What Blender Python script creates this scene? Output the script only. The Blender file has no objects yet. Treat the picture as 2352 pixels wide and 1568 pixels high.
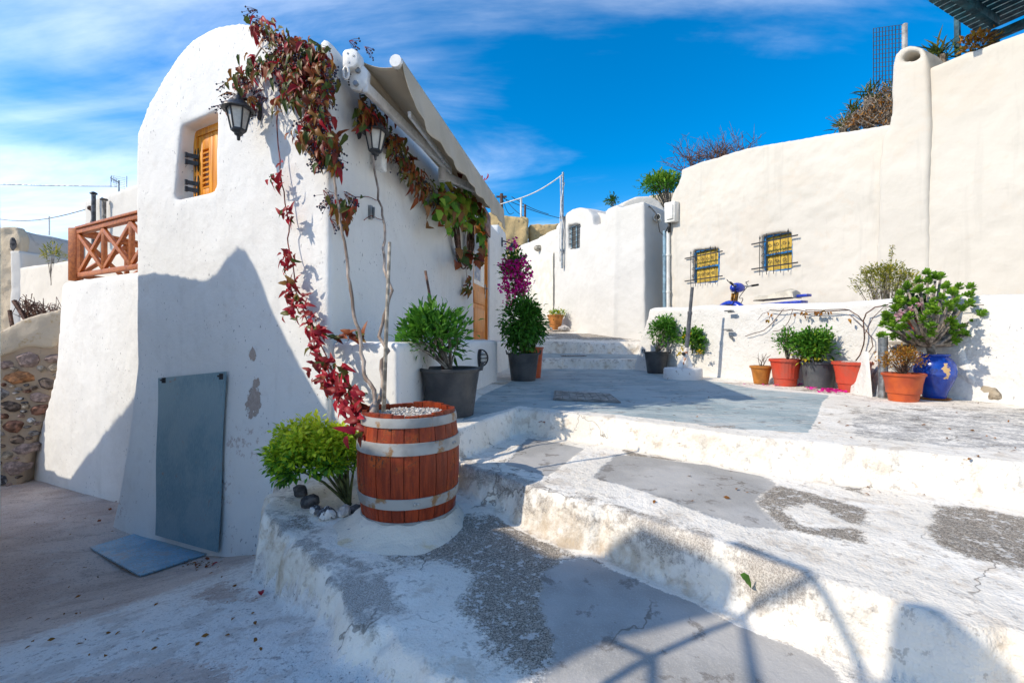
import bpy, bmesh, math, random
import numpy as np
from mathutils import Vector, Matrix, noise as mnoise

rad = math.radians
scene = bpy.context.scene
COL = scene.collection

# ---------------------------------------------------------------- camera, sky, sun, exposure
F, CX, CY, CZ = 1045.0, 1176.0, 776.0, 1.9        # focal length and principal row, in 2352-wide photo pixels; eye height
cam_d = bpy.data.cameras.new('camera')
cam = bpy.data.objects.new('camera', cam_d); COL.objects.link(cam)
cam.location = (0, 0, CZ); cam.rotation_euler = (rad(90), 0, 0)
cam_d.sensor_width = 36.0; cam_d.lens = F / 2352.0 * 36.0
cam_d.shift_y = -8.0 / 2352.0
cam_d.clip_start = 0.05; cam_d.clip_end = 3000
scene.camera = cam

SUN_AZ, SUN_EL = 19.0, 38.0                        # light travels towards azimuth 19 deg (from +x to +y), 38 deg down
LH = (math.cos(rad(SUN_AZ)), math.sin(rad(SUN_AZ)))
LDIR = Vector((LH[0]*math.cos(rad(SUN_EL)), LH[1]*math.cos(rad(SUN_EL)), -math.sin(rad(SUN_EL))))
sun_d = bpy.data.lights.new('sun', 'SUN'); sun = bpy.data.objects.new('sun', sun_d); COL.objects.link(sun)
sun_d.energy = 2.15; sun_d.angle = rad(0.53); sun_d.color = (1.0, 0.905, 0.755)
sun.rotation_euler = LDIR.to_track_quat('-Z', 'Y').to_euler()
sun.location = (-20, -8, 20)

world = bpy.data.worlds.new('World'); scene.world = world; world.use_nodes = True
wn, wl = world.node_tree.nodes, world.node_tree.links
wn.clear()
def WN(t, **kw):
    n = wn.new(t)
    for k, v in kw.items():
        if k.startswith('i_'):
            n.inputs[int(k[2:])].default_value = v
        else:
            setattr(n, k, v)
    return n
w_out = WN('ShaderNodeOutputWorld'); w_bg = WN('ShaderNodeBackground')
w_bg.inputs['Strength'].default_value = 0.15
w_sky = WN('ShaderNodeTexSky'); w_sky.sky_type = 'NISHITA'; w_sky.sun_disc = False
w_sky.sun_elevation = rad(SUN_EL)
w_sky.sun_rotation = math.atan2(-LH[0], -LH[1])    # towards the sun: opposite of the light's travel
w_sky.altitude = 200; w_sky.air_density = 1.0; w_sky.dust_density = 0.7; w_sky.ozone_density = 3.0
w_hsv = WN('ShaderNodeHueSaturation'); w_hsv.inputs['Saturation'].default_value = 1.5; w_hsv.inputs['Value'].default_value = 0.70
w_hsv.inputs['Hue'].default_value = 0.498
wl.new(w_sky.outputs[0], w_hsv.inputs['Color'])
# thin cirrus: noise on a plane far overhead, stretched along the wind
w_tc = WN('ShaderNodeTexCoord'); w_sep = WN('ShaderNodeSeparateXYZ'); wl.new(w_tc.outputs['Generated'], w_sep.inputs[0])
w_zz = WN('ShaderNodeMath', operation='MAXIMUM', i_1=0.0); wl.new(w_sep.outputs[2], w_zz.inputs[0])
w_za = WN('ShaderNodeMath', operation='ADD', i_1=0.22); wl.new(w_zz.outputs[0], w_za.inputs[0])
w_dx = WN('ShaderNodeMath', operation='DIVIDE'); wl.new(w_sep.outputs[0], w_dx.inputs[0]); wl.new(w_za.outputs[0], w_dx.inputs[1])
w_dy = WN('ShaderNodeMath', operation='DIVIDE'); wl.new(w_sep.outputs[1], w_dy.inputs[0]); wl.new(w_za.outputs[0], w_dy.inputs[1])
w_cmb = WN('ShaderNodeCombineXYZ'); wl.new(w_dx.outputs[0], w_cmb.inputs[0]); wl.new(w_dy.outputs[0], w_cmb.inputs[1])
w_map = WN('ShaderNodeMapping'); w_map.inputs['Rotation'].default_value = (0, 0, rad(32)); w_map.inputs['Scale'].default_value = (0.55, 1.5, 1)
w_map.inputs['Location'].default_value = (5.3, 7.7, 0.0)
wl.new(w_cmb.outputs[0], w_map.inputs[0])
w_n1 = WN('ShaderNodeTexNoise'); w_n1.inputs['Scale'].default_value = 0.85; w_n1.inputs['Detail'].default_value = 9; w_n1.inputs['Roughness'].default_value = 0.55; w_n1.inputs['Distortion'].default_value = 0.6
wl.new(w_map.outputs[0], w_n1.inputs['Vector'])
w_map2 = WN('ShaderNodeMapping'); w_map2.inputs['Rotation'].default_value = (0, 0, rad(40)); w_map2.inputs['Scale'].default_value = (1.1, 2.4, 1)
wl.new(w_cmb.outputs[0], w_map2.inputs[0])
w_n2 = WN('ShaderNodeTexNoise'); w_n2.inputs['Scale'].default_value = 1.0; w_n2.inputs['Detail'].default_value = 8; w_n2.inputs['Roughness'].default_value = 0.62; w_n2.inputs['Distortion'].default_value = 0.9
wl.new(w_map2.outputs[0], w_n2.inputs['Vector'])
w_mx = WN('ShaderNodeMath', operation='MULTIPLY_ADD', i_1=0.28); wl.new(w_n2.outputs['Fac'], w_mx.inputs[0]); wl.new(w_n1.outputs['Fac'], w_mx.inputs[2])
w_rmp = WN('ShaderNodeMapRange', interpolation_type='SMOOTHSTEP'); w_rmp.inputs['From Min'].default_value = 0.60; w_rmp.inputs['From Max'].default_value = 1.06
w_rmp.inputs['To Max'].default_value = 0.62
wl.new(w_mx.outputs[0], w_rmp.inputs['Value'])
# more cloud low over the horizon
w_hz = WN('ShaderNodeMapRange', interpolation_type='SMOOTHSTEP'); w_hz.inputs['From Min'].default_value = 0.36; w_hz.inputs['From Max'].default_value = 0.0
w_hz.inputs['To Max'].default_value = 0.34
wl.new(w_sep.outputs[2], w_hz.inputs['Value'])
wl.new(w_hz.outputs[0], (w_ad := WN('ShaderNodeMath', operation='ADD')).inputs[0]); wl.new(w_mx.outputs[0], w_ad.inputs[1]); wl.new(w_ad.outputs[0], w_rmp.inputs['Value'])
w_mix = WN('ShaderNodeMix', data_type='RGBA'); wl.new(w_rmp.outputs[0], w_mix.inputs[0]); wl.new(w_hsv.outputs[0], w_mix.inputs[6])
w_mix.inputs[7].default_value = (7.6, 7.6, 7.5, 1)
wl.new(w_mix.outputs[2], w_bg.inputs['Color']); wl.new(w_bg.outputs[0], w_out.inputs[0])

scene.view_settings.view_transform = 'Standard'; scene.view_settings.look = 'None'
scene.view_settings.gamma = 1.0; scene.view_settings.use_curve_mapping = False
scene.view_settings.exposure = 1.10
scene.render.engine = 'CYCLES'
scene.cycles.max_bounces = 8; scene.cycles.diffuse_bounces = 4
scene.cycles.use_denoising = True
scene.cycles.caustics_reflective = False; scene.cycles.caustics_refractive = False

# ---------------------------------------------------------------- geometry helpers
def ray(u, v): return Vector(((u-CX)/F, 1.0, -(v-CY)/F))
def atD(u, v, D): return Vector((0, 0, CZ)) + ray(u, v)*D
def atZ(u, v, z): return atD(u, v, (CZ-z)*F/(v-CY))
class Plane:
    """a vertical wall plane: origin, horizontal direction d, outward normal n"""
    def __init__(s, p0, d, nsign=1):
        s.p = Vector((p0[0], p0[1])); s.d = Vector(d[:2]).normalized()
        s.n = Vector((s.d.y, -s.d.x))*nsign
    def tz(s, u, v):
        r = (u-CX)/F
        t = (s.p.x - r*s.p.y)/(r*s.d.y - s.d.x)
        D = s.p.y + t*s.d.y
        return t, CZ - (v-CY)/F*D
    def P(s, t, z, out=0.0):
        q = s.p + s.d*t + s.n*out
        return Vector((q.x, q.y, z))
    def px(s, u, v, out=0.0):
        t, z = s.tz(u, v); return s.P(t, z, out)
    def M(s, t, z, out=0.0):
        """matrix: local x along wall, y into wall (away from outside), z up"""
        m = Matrix.Identity(4)
        m.col[0][:3] = (s.d.x, s.d.y, 0); m.col[1][:3] = (-s.n.x, -s.n.y, 0); m.col[2][:3] = (0, 0, 1)
        m.col[3][:3] = s.P(t, z, out)
        return m

def lnoise(x, y, sc, seed=0):
    x = np.asarray(x)*sc + seed*17.31; y = np.asarray(y)*sc + seed*9.77
    xi = np.floor(x).astype(np.int64); yi = np.floor(y).astype(np.int64); fx = x-xi; fy = y-yi
    fx = fx*fx*(3-2*fx); fy = fy*fy*(3-2*fy)
    def h(a, b):
        n = (a*374761393 + b*668265263 + seed*974634777) & 0x7fffffff
        n = ((n ^ (n >> 13))*1274126177) & 0x7fffffff
        return ((n ^ (n >> 16)) & 0xffff)/65535.0
    return (h(xi, yi)*(1-fx)+h(xi+1, yi)*fx)*(1-fy)+(h(xi, yi+1)*(1-fx)+h(xi+1, yi+1)*fx)*fy - 0.5
def fnoise(x, y, sc, seed=0, o=3):
    r = 0; a = 1.0
    for k in range(o):
        r = r + a*lnoise(x, y, sc*2**k, seed+k); a *= 0.5
    return r
def sstep(x, a, b):
    t = np.clip((np.asarray(x)-a)/(b-a), 0, 1); return t*t*(3-2*t)
def sdist(x, y, poly):
    """signed distance to a polygon, positive inside"""
    x = np.asarray(x, float); y = np.asarray(y, float)
    d2 = np.full(x.shape, 1e9); ins = np.zeros(x.shape, bool)
    n = len(poly)
    for i in range(n):
        ax, ay = poly[i]; bx, by = poly[(i+1) % n]
        ex, ey = bx-ax, by-ay; l2 = ex*ex+ey*ey+1e-12
        t = np.clip(((x-ax)*ex+(y-ay)*ey)/l2, 0, 1)
        d2 = np.minimum(d2, (x-ax-t*ex)**2+(y-ay-t*ey)**2)
        c = ((ay > y) != (by > y)) & (x < (bx-ax)*(y-ay)/((by-ay) if by != ay else 1e-12)+ax)
        ins ^= c
    return np.where(ins, 1, -1)*np.sqrt(d2)

def link(o, parent=None):
    COL.objects.link(o)
    if parent is not None:
        o.parent = parent
        o.matrix_parent_inverse = parent.matrix_basis.inverted()
    return o
def tag(o, label, cat=None, group=None, kind=None):
    if label: o['label'] = label
    if cat: o['category'] = cat
    if group: o['group'] = group
    if kind: o['kind'] = kind
    return o
def thing(name, loc, label, cat, group=None):
    o = bpy.data.objects.new(name, None); o.location = loc; o.empty_display_size = 0.05
    COL.objects.link(o)
    return tag(o, label, cat, group)
def mesh_np(name, V, Fq, mat=None, smooth=True):
    me = bpy.data.meshes.new(name)
    V = np.asarray(V, np.float32); Fq = np.asarray(Fq, np.int32); k = Fq.shape[1]
    me.vertices.add(len(V)); me.vertices.foreach_set('co', V.ravel())
    me.loops.add(Fq.size); me.loops.foreach_set('vertex_index', Fq.ravel())
    me.polygons.add(len(Fq)); me.polygons.foreach_set('loop_start', np.arange(0, Fq.size, k, dtype=np.int32))
    me.polygons.foreach_set('loop_total', np.full(len(Fq), k, np.int32))
    me.polygons.foreach_set('use_smooth', np.full(len(Fq), smooth, bool))
    me.update(calc_edges=True)
    if mat: me.materials.append(mat)
    return me
def attr(me, name, arr):
    arr = np.asarray(arr, np.float32)
    if arr.ndim == 1: arr = np.stack([arr, arr, arr, np.ones_like(arr)], 1)
    elif arr.shape[1] == 3: arr = np.concatenate([arr, np.ones((len(arr), 1), np.float32)], 1)
    a = me.color_attributes.new(name, 'FLOAT_COLOR', 'POINT'); a.data.foreach_set('color', arr.ravel())
def coords(me):
    a = np.empty(len(me.vertices)*3, np.float32); me.vertices.foreach_get('co', a); return a.reshape(-1, 3)

class MB:
    """collects shapes; build() links them as ONE mesh object"""
    def __init__(s): s.v = []; s.f = []
    def add(s, vs, fs):
        b = len(s.v); s.v.extend(Vector(p) for p in vs); s.f.extend([tuple(i+b for i in f) for f in fs]); return s
    def box(s, c, size, M=None, taper=1.0):
        x, y, z = (k/2 for k in size); c = Vector(c)
        vs = [Vector((sx*x*(taper if sz > 0 else 1), sy*y*(taper if sz > 0 else 1), sz*z))+c for sz in (-1, 1) for sy in (-1, 1) for sx in (-1, 1)]
        if M is not None: vs = [M @ p for p in vs]
        return s.add(vs, [(0, 2, 3, 1), (4, 5, 7, 6), (0, 1, 5, 4), (1, 3, 7, 5), (3, 2, 6, 7), (2, 0, 4, 6)])
    def prism(s, A, B):
        """two matching rings of points"""
        n = len(A)
        return s.add(list(A)+list(B), [tuple(range(n))[::-1], tuple(range(n, 2*n))]+[(i, (i+1) % n, n+(i+1) % n, n+i) for i in range(n)])
    def bar(s, a, b, w, h=None, up=(0, 0, 1)):
        a = Vector(a); b = Vector(b); h = w if h is None else h
        d = (b-a).normalized(); x = d.cross(Vector(up))
        if x.length < 1e-4: x = d.cross(Vector((1, 0, 0)))
        x.normalize(); y = x.cross(d)
        r = lambda p: [p-x*w/2-y*h/2, p+x*w/2-y*h/2, p+x*w/2+y*h/2, p-x*w/2+y*h/2]
        return s.prism(r(a), r(b))
    def tube(s, pts, rs, n=8, cap=True):
        pts = [Vector(p) for p in pts]
        if not hasattr(rs, '__len__'): rs = [rs]*len(pts)
        rings = []; x = None
        for i, p in enumerate(pts):
            d = (pts[min(i+1, len(pts)-1)]-pts[max(i-1, 0)])
            d = d.normalized() if d.length > 1e-9 else Vector((0, 0, 1))
            if x is None:
                x = d.orthogonal().normalized()
            x = (x-d*x.dot(d)); x = x.normalized() if x.length > 1e-6 else d.orthogonal().normalized()
            y = d.cross(x)
            rings.append([p+(x*math.cos(2*math.pi*k/n)+y*math.sin(2*math.pi*k/n))*rs[i] for k in range(n)])
        vs = [q for r in rings for q in r]; fs = []
        for i in range(len(pts)-1):
            for k in range(n):
                a, b = i*n+k, i*n+(k+1) % n
                fs.append((a, b, b+n, a+n))
        if cap: fs += [tuple(range(n))[::-1], tuple(range((len(pts)-1)*n, len(pts)*n))]
        return s.add(vs, fs)
    def lathe(s, prof, n=32, c=(0, 0, 0), M=None, a0=0.0, a1=2*math.pi, caps=True):
        full = abs(a1-a0-2*math.pi) < 1e-6; m = n if full else n+1
        vs = []
        for r, z in prof:
            for k in range(m):
                a = a0+(a1-a0)*k/n
                vs.append(Vector((r*math.cos(a), r*math.sin(a), z)))
        vs = [(M @ p if M is not None else p)+Vector(c) for p in vs]
        fs = []
        for i in range(len(prof)-1):
            for k in range(n):
                a = i*m+k; b = i*m+(k+1) % m
                fs.append((a, b, b+m, a+m))
        if full and caps:
            if prof[0][0] > 1e-5: fs.append(tuple(range(n))[::-1])
            if prof[-1][0] > 1e-5: fs.append(tuple(range((len(prof)-1)*m, len(prof)*m)))
        return s.add(vs, fs)
    def ball(s, c, r, n=8, sq=(1, 1, 1)):
        prof = [(math.sin(math.pi*i/n), -math.cos(math.pi*i/n)) for i in range(n+1)]
        vs = []; c = Vector(c)
        M = Matrix.Diagonal((r*sq[0], r*sq[1], r*sq[2]))
        return s.lathe([(max(a, 1e-4), b) for a, b in prof], max(6, int(n*1.5)), c, M)
    def mesh(s, name, mat=None, smooth=False):
        me = bpy.data.meshes.new(name); me.from_pydata([tuple(p) for p in s.v], [], s.f)
        bm = bmesh.new(); bm.from_mesh(me); bmesh.ops.recalc_face_normals(bm, faces=bm.faces); bm.to_mesh(me); bm.free()
        if smooth is True:
            me.polygons.foreach_set('use_smooth', np.ones(len(me.polygons), bool))
        elif smooth:
            me.polygons.foreach_set('use_smooth', np.ones(len(me.polygons), bool))
            try: me.set_sharp_from_angle(angle=rad(smooth))
            except Exception: pass
        if mat: me.materials.append(mat)
        return me
    def build(s, name, mat=None, parent=None, smooth=False, bevel=0.0, seg=2):
        me = s.mesh(name, mat, smooth)
        if bevel:
            bm = bmesh.new(); bm.from_mesh(me)
            es = [e for e in bm.edges if len(e.link_faces) == 2 and e.calc_face_angle(0) > rad(30)]
            bmesh.ops.bevel(bm, geom=es, offset=bevel, segments=seg, affect='EDGES', profile=0.5, clamp_overlap=True)
            bm.to_mesh(me); bm.free()
            me.polygons.foreach_set('use_smooth', np.ones(len(me.polygons), bool))
            try: me.set_sharp_from_angle(angle=rad(40))
            except Exception: pass
        return link(bpy.data.objects.new(name, me), parent)

def soft_solid(name, mb, cutters=(), voxel=0.035, iters=6, mat=None, parent=None, wob=0.006, wsc=1.6, seed=0, post=None):
    """overlapping closed solids (minus cutters) fused, softened and made slightly uneven: limewashed masonry"""
    o = link(bpy.data.objects.new(name+'_t', mb.mesh(name+'_t')))
    tmp = [o]
    for c in cutters:
        k = link(bpy.data.objects.new('cut', c.mesh('cut'))); tmp.append(k)
        m = o.modifiers.new('b', 'BOOLEAN'); m.operation = 'DIFFERENCE'; m.object = k; m.solver = 'EXACT'
    m = o.modifiers.new('r', 'REMESH'); m.mode = 'VOXEL'; m.voxel_size = voxel
    if iters:
        m = o.modifiers.new('s', 'SMOOTH'); m.factor = 0.5; m.iterations = iters
    dg = bpy.context.evaluated_depsgraph_get(); dg.update()
    me = bpy.data.meshes.new_from_object(o.evaluated_get(dg)); me.name = name
    for t in tmp:
        d = t.data; bpy.data.objects.remove(t); bpy.data.meshes.remove(d)
    V = coords(me).astype(np.float64)
    if wob:
        dx = fnoise(V[:, 1]+V[:, 0]*0.3, V[:, 2], wsc, seed+3); dy = fnoise(V[:, 0]-V[:, 1]*0.3, V[:, 2], wsc, seed+7)
        dz = fnoise(V[:, 0], V[:, 1], wsc, seed+11)
        V += np.stack([dx, dy, dz], 1)*wob*2.2
        dx = fnoise(V[:, 1], V[:, 2], 7.0, seed+5, 2); dy = fnoise(V[:, 0], V[:, 2], 7.0, seed+6, 2)
        V += np.stack([dx, dy, np.zeros_like(dx)], 1)*wob*0.7
    if post: V = post(V, me)
    me.vertices.foreach_set('co', V.astype(np.float32).ravel())
    me.materials.clear()
    if mat: me.materials.append(mat)
    me.polygons.foreach_set('use_smooth', np.ones(len(me.polygons), bool)); me.update()
    return link(bpy.data.objects.new(name, me), parent)

# ---------------------------------------------------------------- material helpers
class NT:
    def __init__(s, name):
        s.m = bpy.data.materials.new(name); s.m.use_nodes = True
        s.t = s.m.node_tree; s.t.nodes.clear()
        s.out = s.t.nodes.new('ShaderNodeOutputMaterial'); s.b = s.t.nodes.new('ShaderNodeBsdfPrincipled')
        s.t.links.new(s.b.outputs[0], s.out.inputs[0])
        s.tc = s.t.nodes.new('ShaderNodeTexCoord')
    def L(s, a, b): s.t.links.new(a, b)
    def noise(s, scale, detail=4, rough=0.55, dist=0.0, co=None, stretch=None, fac=True):
        n = s.t.nodes.new('ShaderNodeTexNoise'); n.inputs['Scale'].default_value = scale; n.inputs['Detail'].default_value = detail
        n.inputs['Roughness'].default_value = rough; n.inputs['Distortion'].default_value = dist
        c = co or s.tc.outputs['Object']
        if stretch:
            mp = s.t.nodes.new('ShaderNodeMapping'); mp.inputs['Scale'].default_value = stretch; s.L(c, mp.inputs[0]); c = mp.outputs[0]
        s.L(c, n.inputs['Vector'])
        if not fac: return n.outputs['Color']
        k = s.t.nodes.new('ShaderNodeMath'); k.operation = 'MULTIPLY_ADD'; k.use_clamp = True; k.inputs[1].default_value = 2.0; k.inputs[2].default_value = -0.5
        s.L(n.outputs['Fac'], k.inputs[0]); return k.outputs[0]
    def voro(s, scale, feature='F1', out='Distance'):
        n = s.t.nodes.new('ShaderNodeTexVoronoi'); n.feature = feature; n.inputs['Scale'].default_value = scale
        s.L(s.tc.outputs['Object'], n.inputs['Vector']); return n.outputs[out]
    def rng(s, x, a, b, lo=0.0, hi=1.0):
        n = s.t.nodes.new('ShaderNodeMapRange'); n.interpolation_type = 'SMOOTHSTEP'
        for k, v in zip(('From Min', 'From Max', 'To Min', 'To Max'), (a, b, lo, hi)): n.inputs[k].default_value = v
        s.L(x, n.inputs['Value']); return n.outputs[0]
    def math(s, op, a, b=None, c=None):
        n = s.t.nodes.new('ShaderNodeMath'); n.operation = op
        for i, x in enumerate((a, b, c)):
            if x is None: continue
            if isinstance(x, (int, float)): n.inputs[i].default_value = x
            else: s.L(x, n.inputs[i])
        return n.outputs[0]
    def mix(s, fac, a, b, mode='MIX'):
        n = s.t.nodes.new('ShaderNodeMix'); n.data_type = 'RGBA'; n.blend_type = mode
        for i, x in ((0, fac), (6, a), (7, b)):
            if isinstance(x, (int, float)): n.inputs[i].default_value = x
            elif isinstance(x, (tuple, list)): n.inputs[i].default_value = (*x[:3], 1)
            else: s.L(x, n.inputs[i])
        return n.outputs[2]
    def ramp(s, x, stops):
        n = s.t.nodes.new('ShaderNodeValToRGB'); e = n.color_ramp.elements
        while len(e) < len(stops): e.new(0.5)
        for k, (p, c) in enumerate(stops): e[k].position = p; e[k].color = (*c, 1)
        s.L(x, n.inputs[0]); return n.outputs[0]
    def attr(s, name, out='Color'):
        n = s.t.nodes.new('ShaderNodeAttribute'); n.attribute_name = name; return n.outputs[out]
    def sep(s, c):
        n = s.t.nodes.new('ShaderNodeSeparateColor'); s.L(c, n.inputs[0]); return n.outputs
    def bump(s, h, strength=0.3, dist=0.01, prev=None):
        n = s.t.nodes.new('ShaderNodeBump'); n.inputs['Strength'].default_value = strength; n.inputs['Distance'].default_value = dist
        s.L(h, n.inputs['Height'])
        if prev is not None: s.L(prev, n.inputs['Normal'])
        return n.outputs[0]
    def fin(s, color, rough=0.6, normal=None, metal=0.0, spec=0.4):
        for k, v in (('Base Color', color), ('Roughness', rough), ('Metallic', metal), ('Specular IOR Level', spec)):
            i = s.b.inputs[k]
            if isinstance(v, (int, float)): i.default_value = v
            elif isinstance(v, (tuple, list)): i.default_value = (*v[:3], 1)
            else: s.L(v, i)
        if normal is not None: s.L(normal, s.b.inputs['Normal'])
        return s.m
def simple(name, c, rough=0.5, var=0.15, sc=6.0, metal=0.0, bump=0.0, bsc=60.0, spec=0.4, c2=None, stretch=None):
    """a colour with a little uneven wear in tone, and fine relief"""
    t = NT(name)
    n = t.noise(sc, 5, 0.6, stretch=stretch)
    c2 = c2 or tuple(max(0, k*(1-2.2*var)) for k in c)
    col = t.mix(t.rng(n, 0.3, 0.72), c2, tuple(k*(1+0.25*var) for k in c))
    nm = t.bump(t.noise(bsc, 4, 0.6, stretch=stretch), bump, 0.004) if bump else None
    r = t.rng(t.noise(sc*2.3, 3), 0.3, 0.7, max(0.05, rough-0.1), min(1, rough+0.12))
    return t.fin(col, r, nm, metal, spec)

# ---------------------------------------------------------------- materials of the setting
def plaster(name, base, grain=0.35, lump=0.25, dirt=(0.45, 0.40, 0.34), dirt_amt=0.12, speck=True, lsc=9.0, peel=False, streak=0.0):
    t = NT(name)
    big = t.noise(0.9, 4, 0.6); mid = t.noise(5.0, 5, 0.65)
    c = t.mix(t.rng(big, 0.35, 0.7, 0, 1), tuple(k*0.95 for k in base), base)
    c = t.mix(t.rng(mid, 0.62, 0.82, 0, dirt_amt), c, dirt)
    if streak:
        sn = t.noise(1.0, 5, 0.65, 0.2, stretch=(5, 5, 0.45)); c = t.mix(t.rng(sn, 0.58, 0.85, 0, streak), c, tuple(k*0.72 for k in base))
        pt = t.noise(0.55, 5, 0.7, 0.5); c = t.mix(t.rng(pt, 0.60, 0.66, 0, streak*0.55), c, tuple(min(1, k*1.10) for k in base)); c = t.mix(t.rng(pt, 0.36, 0.30, 0, streak*0.6), c, dirt)
    if speck:
        v = t.noise(46.0, 2, 0.5, stretch=(1, 1, 0.55)); w = t.noise(2.2, 2)
        th = t.math('MULTIPLY', t.rng(v, 0.865, 0.91), t.rng(w, 0.35, 0.68))
        c = t.mix(t.math('MULTIPLY', th, 0.72), c, (0.16, 0.16, 0.18))
    nrm = t.bump(t.math('MULTIPLY_ADD', t.noise(lsc, 3, 0.6), lump, t.math('MULTIPLY', t.noise(130, 3, 0.7), grain*0.24)), 1.0, 0.014)
    if peel:
        a = t.sep(t.attr('peel'))
        e = t.math('ADD', a[0], t.math('MULTIPLY', t.math('SUBTRACT', t.noise(9.0, 6, 0.7), 0.5), 0.75))
        m = t.rng(e, 0.52, 0.55)
        c = t.mix(m, c, t.mix(t.noise(40, 4), (0.34, 0.27, 0.23), (0.46, 0.38, 0.33)))
        # scuffed, grainy foot of the wall
        e2 = t.math('ADD', a[1], t.math('MULTIPLY', t.math('SUBTRACT', t.noise(16.0, 6, 0.75), 0.5), 0.9))
        m2 = t.rng(e2, 0.56, 0.72)
        c = t.mix(t.math('MULTIPLY', m2, 0.8), c, (0.46, 0.37, 0.33))
        nrm = t.bump(t.math('SUBTRACT', 1.0, m), 0.9, 0.008, nrm)
    return t.fin(c, 0.85, nrm, 0, 0.2)
M_white = plaster('white_plaster', (0.785, 0.77, 0.735), peel=True, lump=0.30, grain=0.36, streak=0.16)
M_white2 = plaster('white_limewash_rough', (0.665, 0.645, 0.605), grain=0.5, lump=0.65, lsc=16.0, dirt_amt=0.18)
M_white3 = plaster('white_plaster_far', (0.625, 0.60, 0.555), grain=0.25, lump=0.3, speck=False)
M_cream = plaster('cream_plaster', (0.605, 0.562, 0.49), grain=0.3, lump=0.55, dirt=(0.60, 0.48, 0.36), dirt_amt=0.2, speck=False, lsc=3.2, streak=0.26)
M_cream2 = plaster('pale_plaster', (0.66, 0.61, 0.53), grain=0.3, lump=0.4, dirt_amt=0.2, speck=False, lsc=5.0)
M_ochre = plaster('weathered_masonry', (0.52, 0.38, 0.19), grain=0.6, lump=1.0, dirt=(0.16, 0.13, 0.10), dirt_amt=0.75, speck=False, lsc=7.0)
M_stonehouse = plaster('weathered_render', (0.60, 0.49, 0.35), grain=0.6, lump=0.9, dirt=(0.30, 0.25, 0.2), dirt_amt=0.5, speck=False, lsc=6.0)
M_greyvault = plaster('grey_vault_render', (0.52, 0.49, 0.45), grain=0.5, lump=0.7, dirt=(0.33, 0.30, 0.27), dirt_amt=0.5, speck=False, lsc=5.0)

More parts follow.
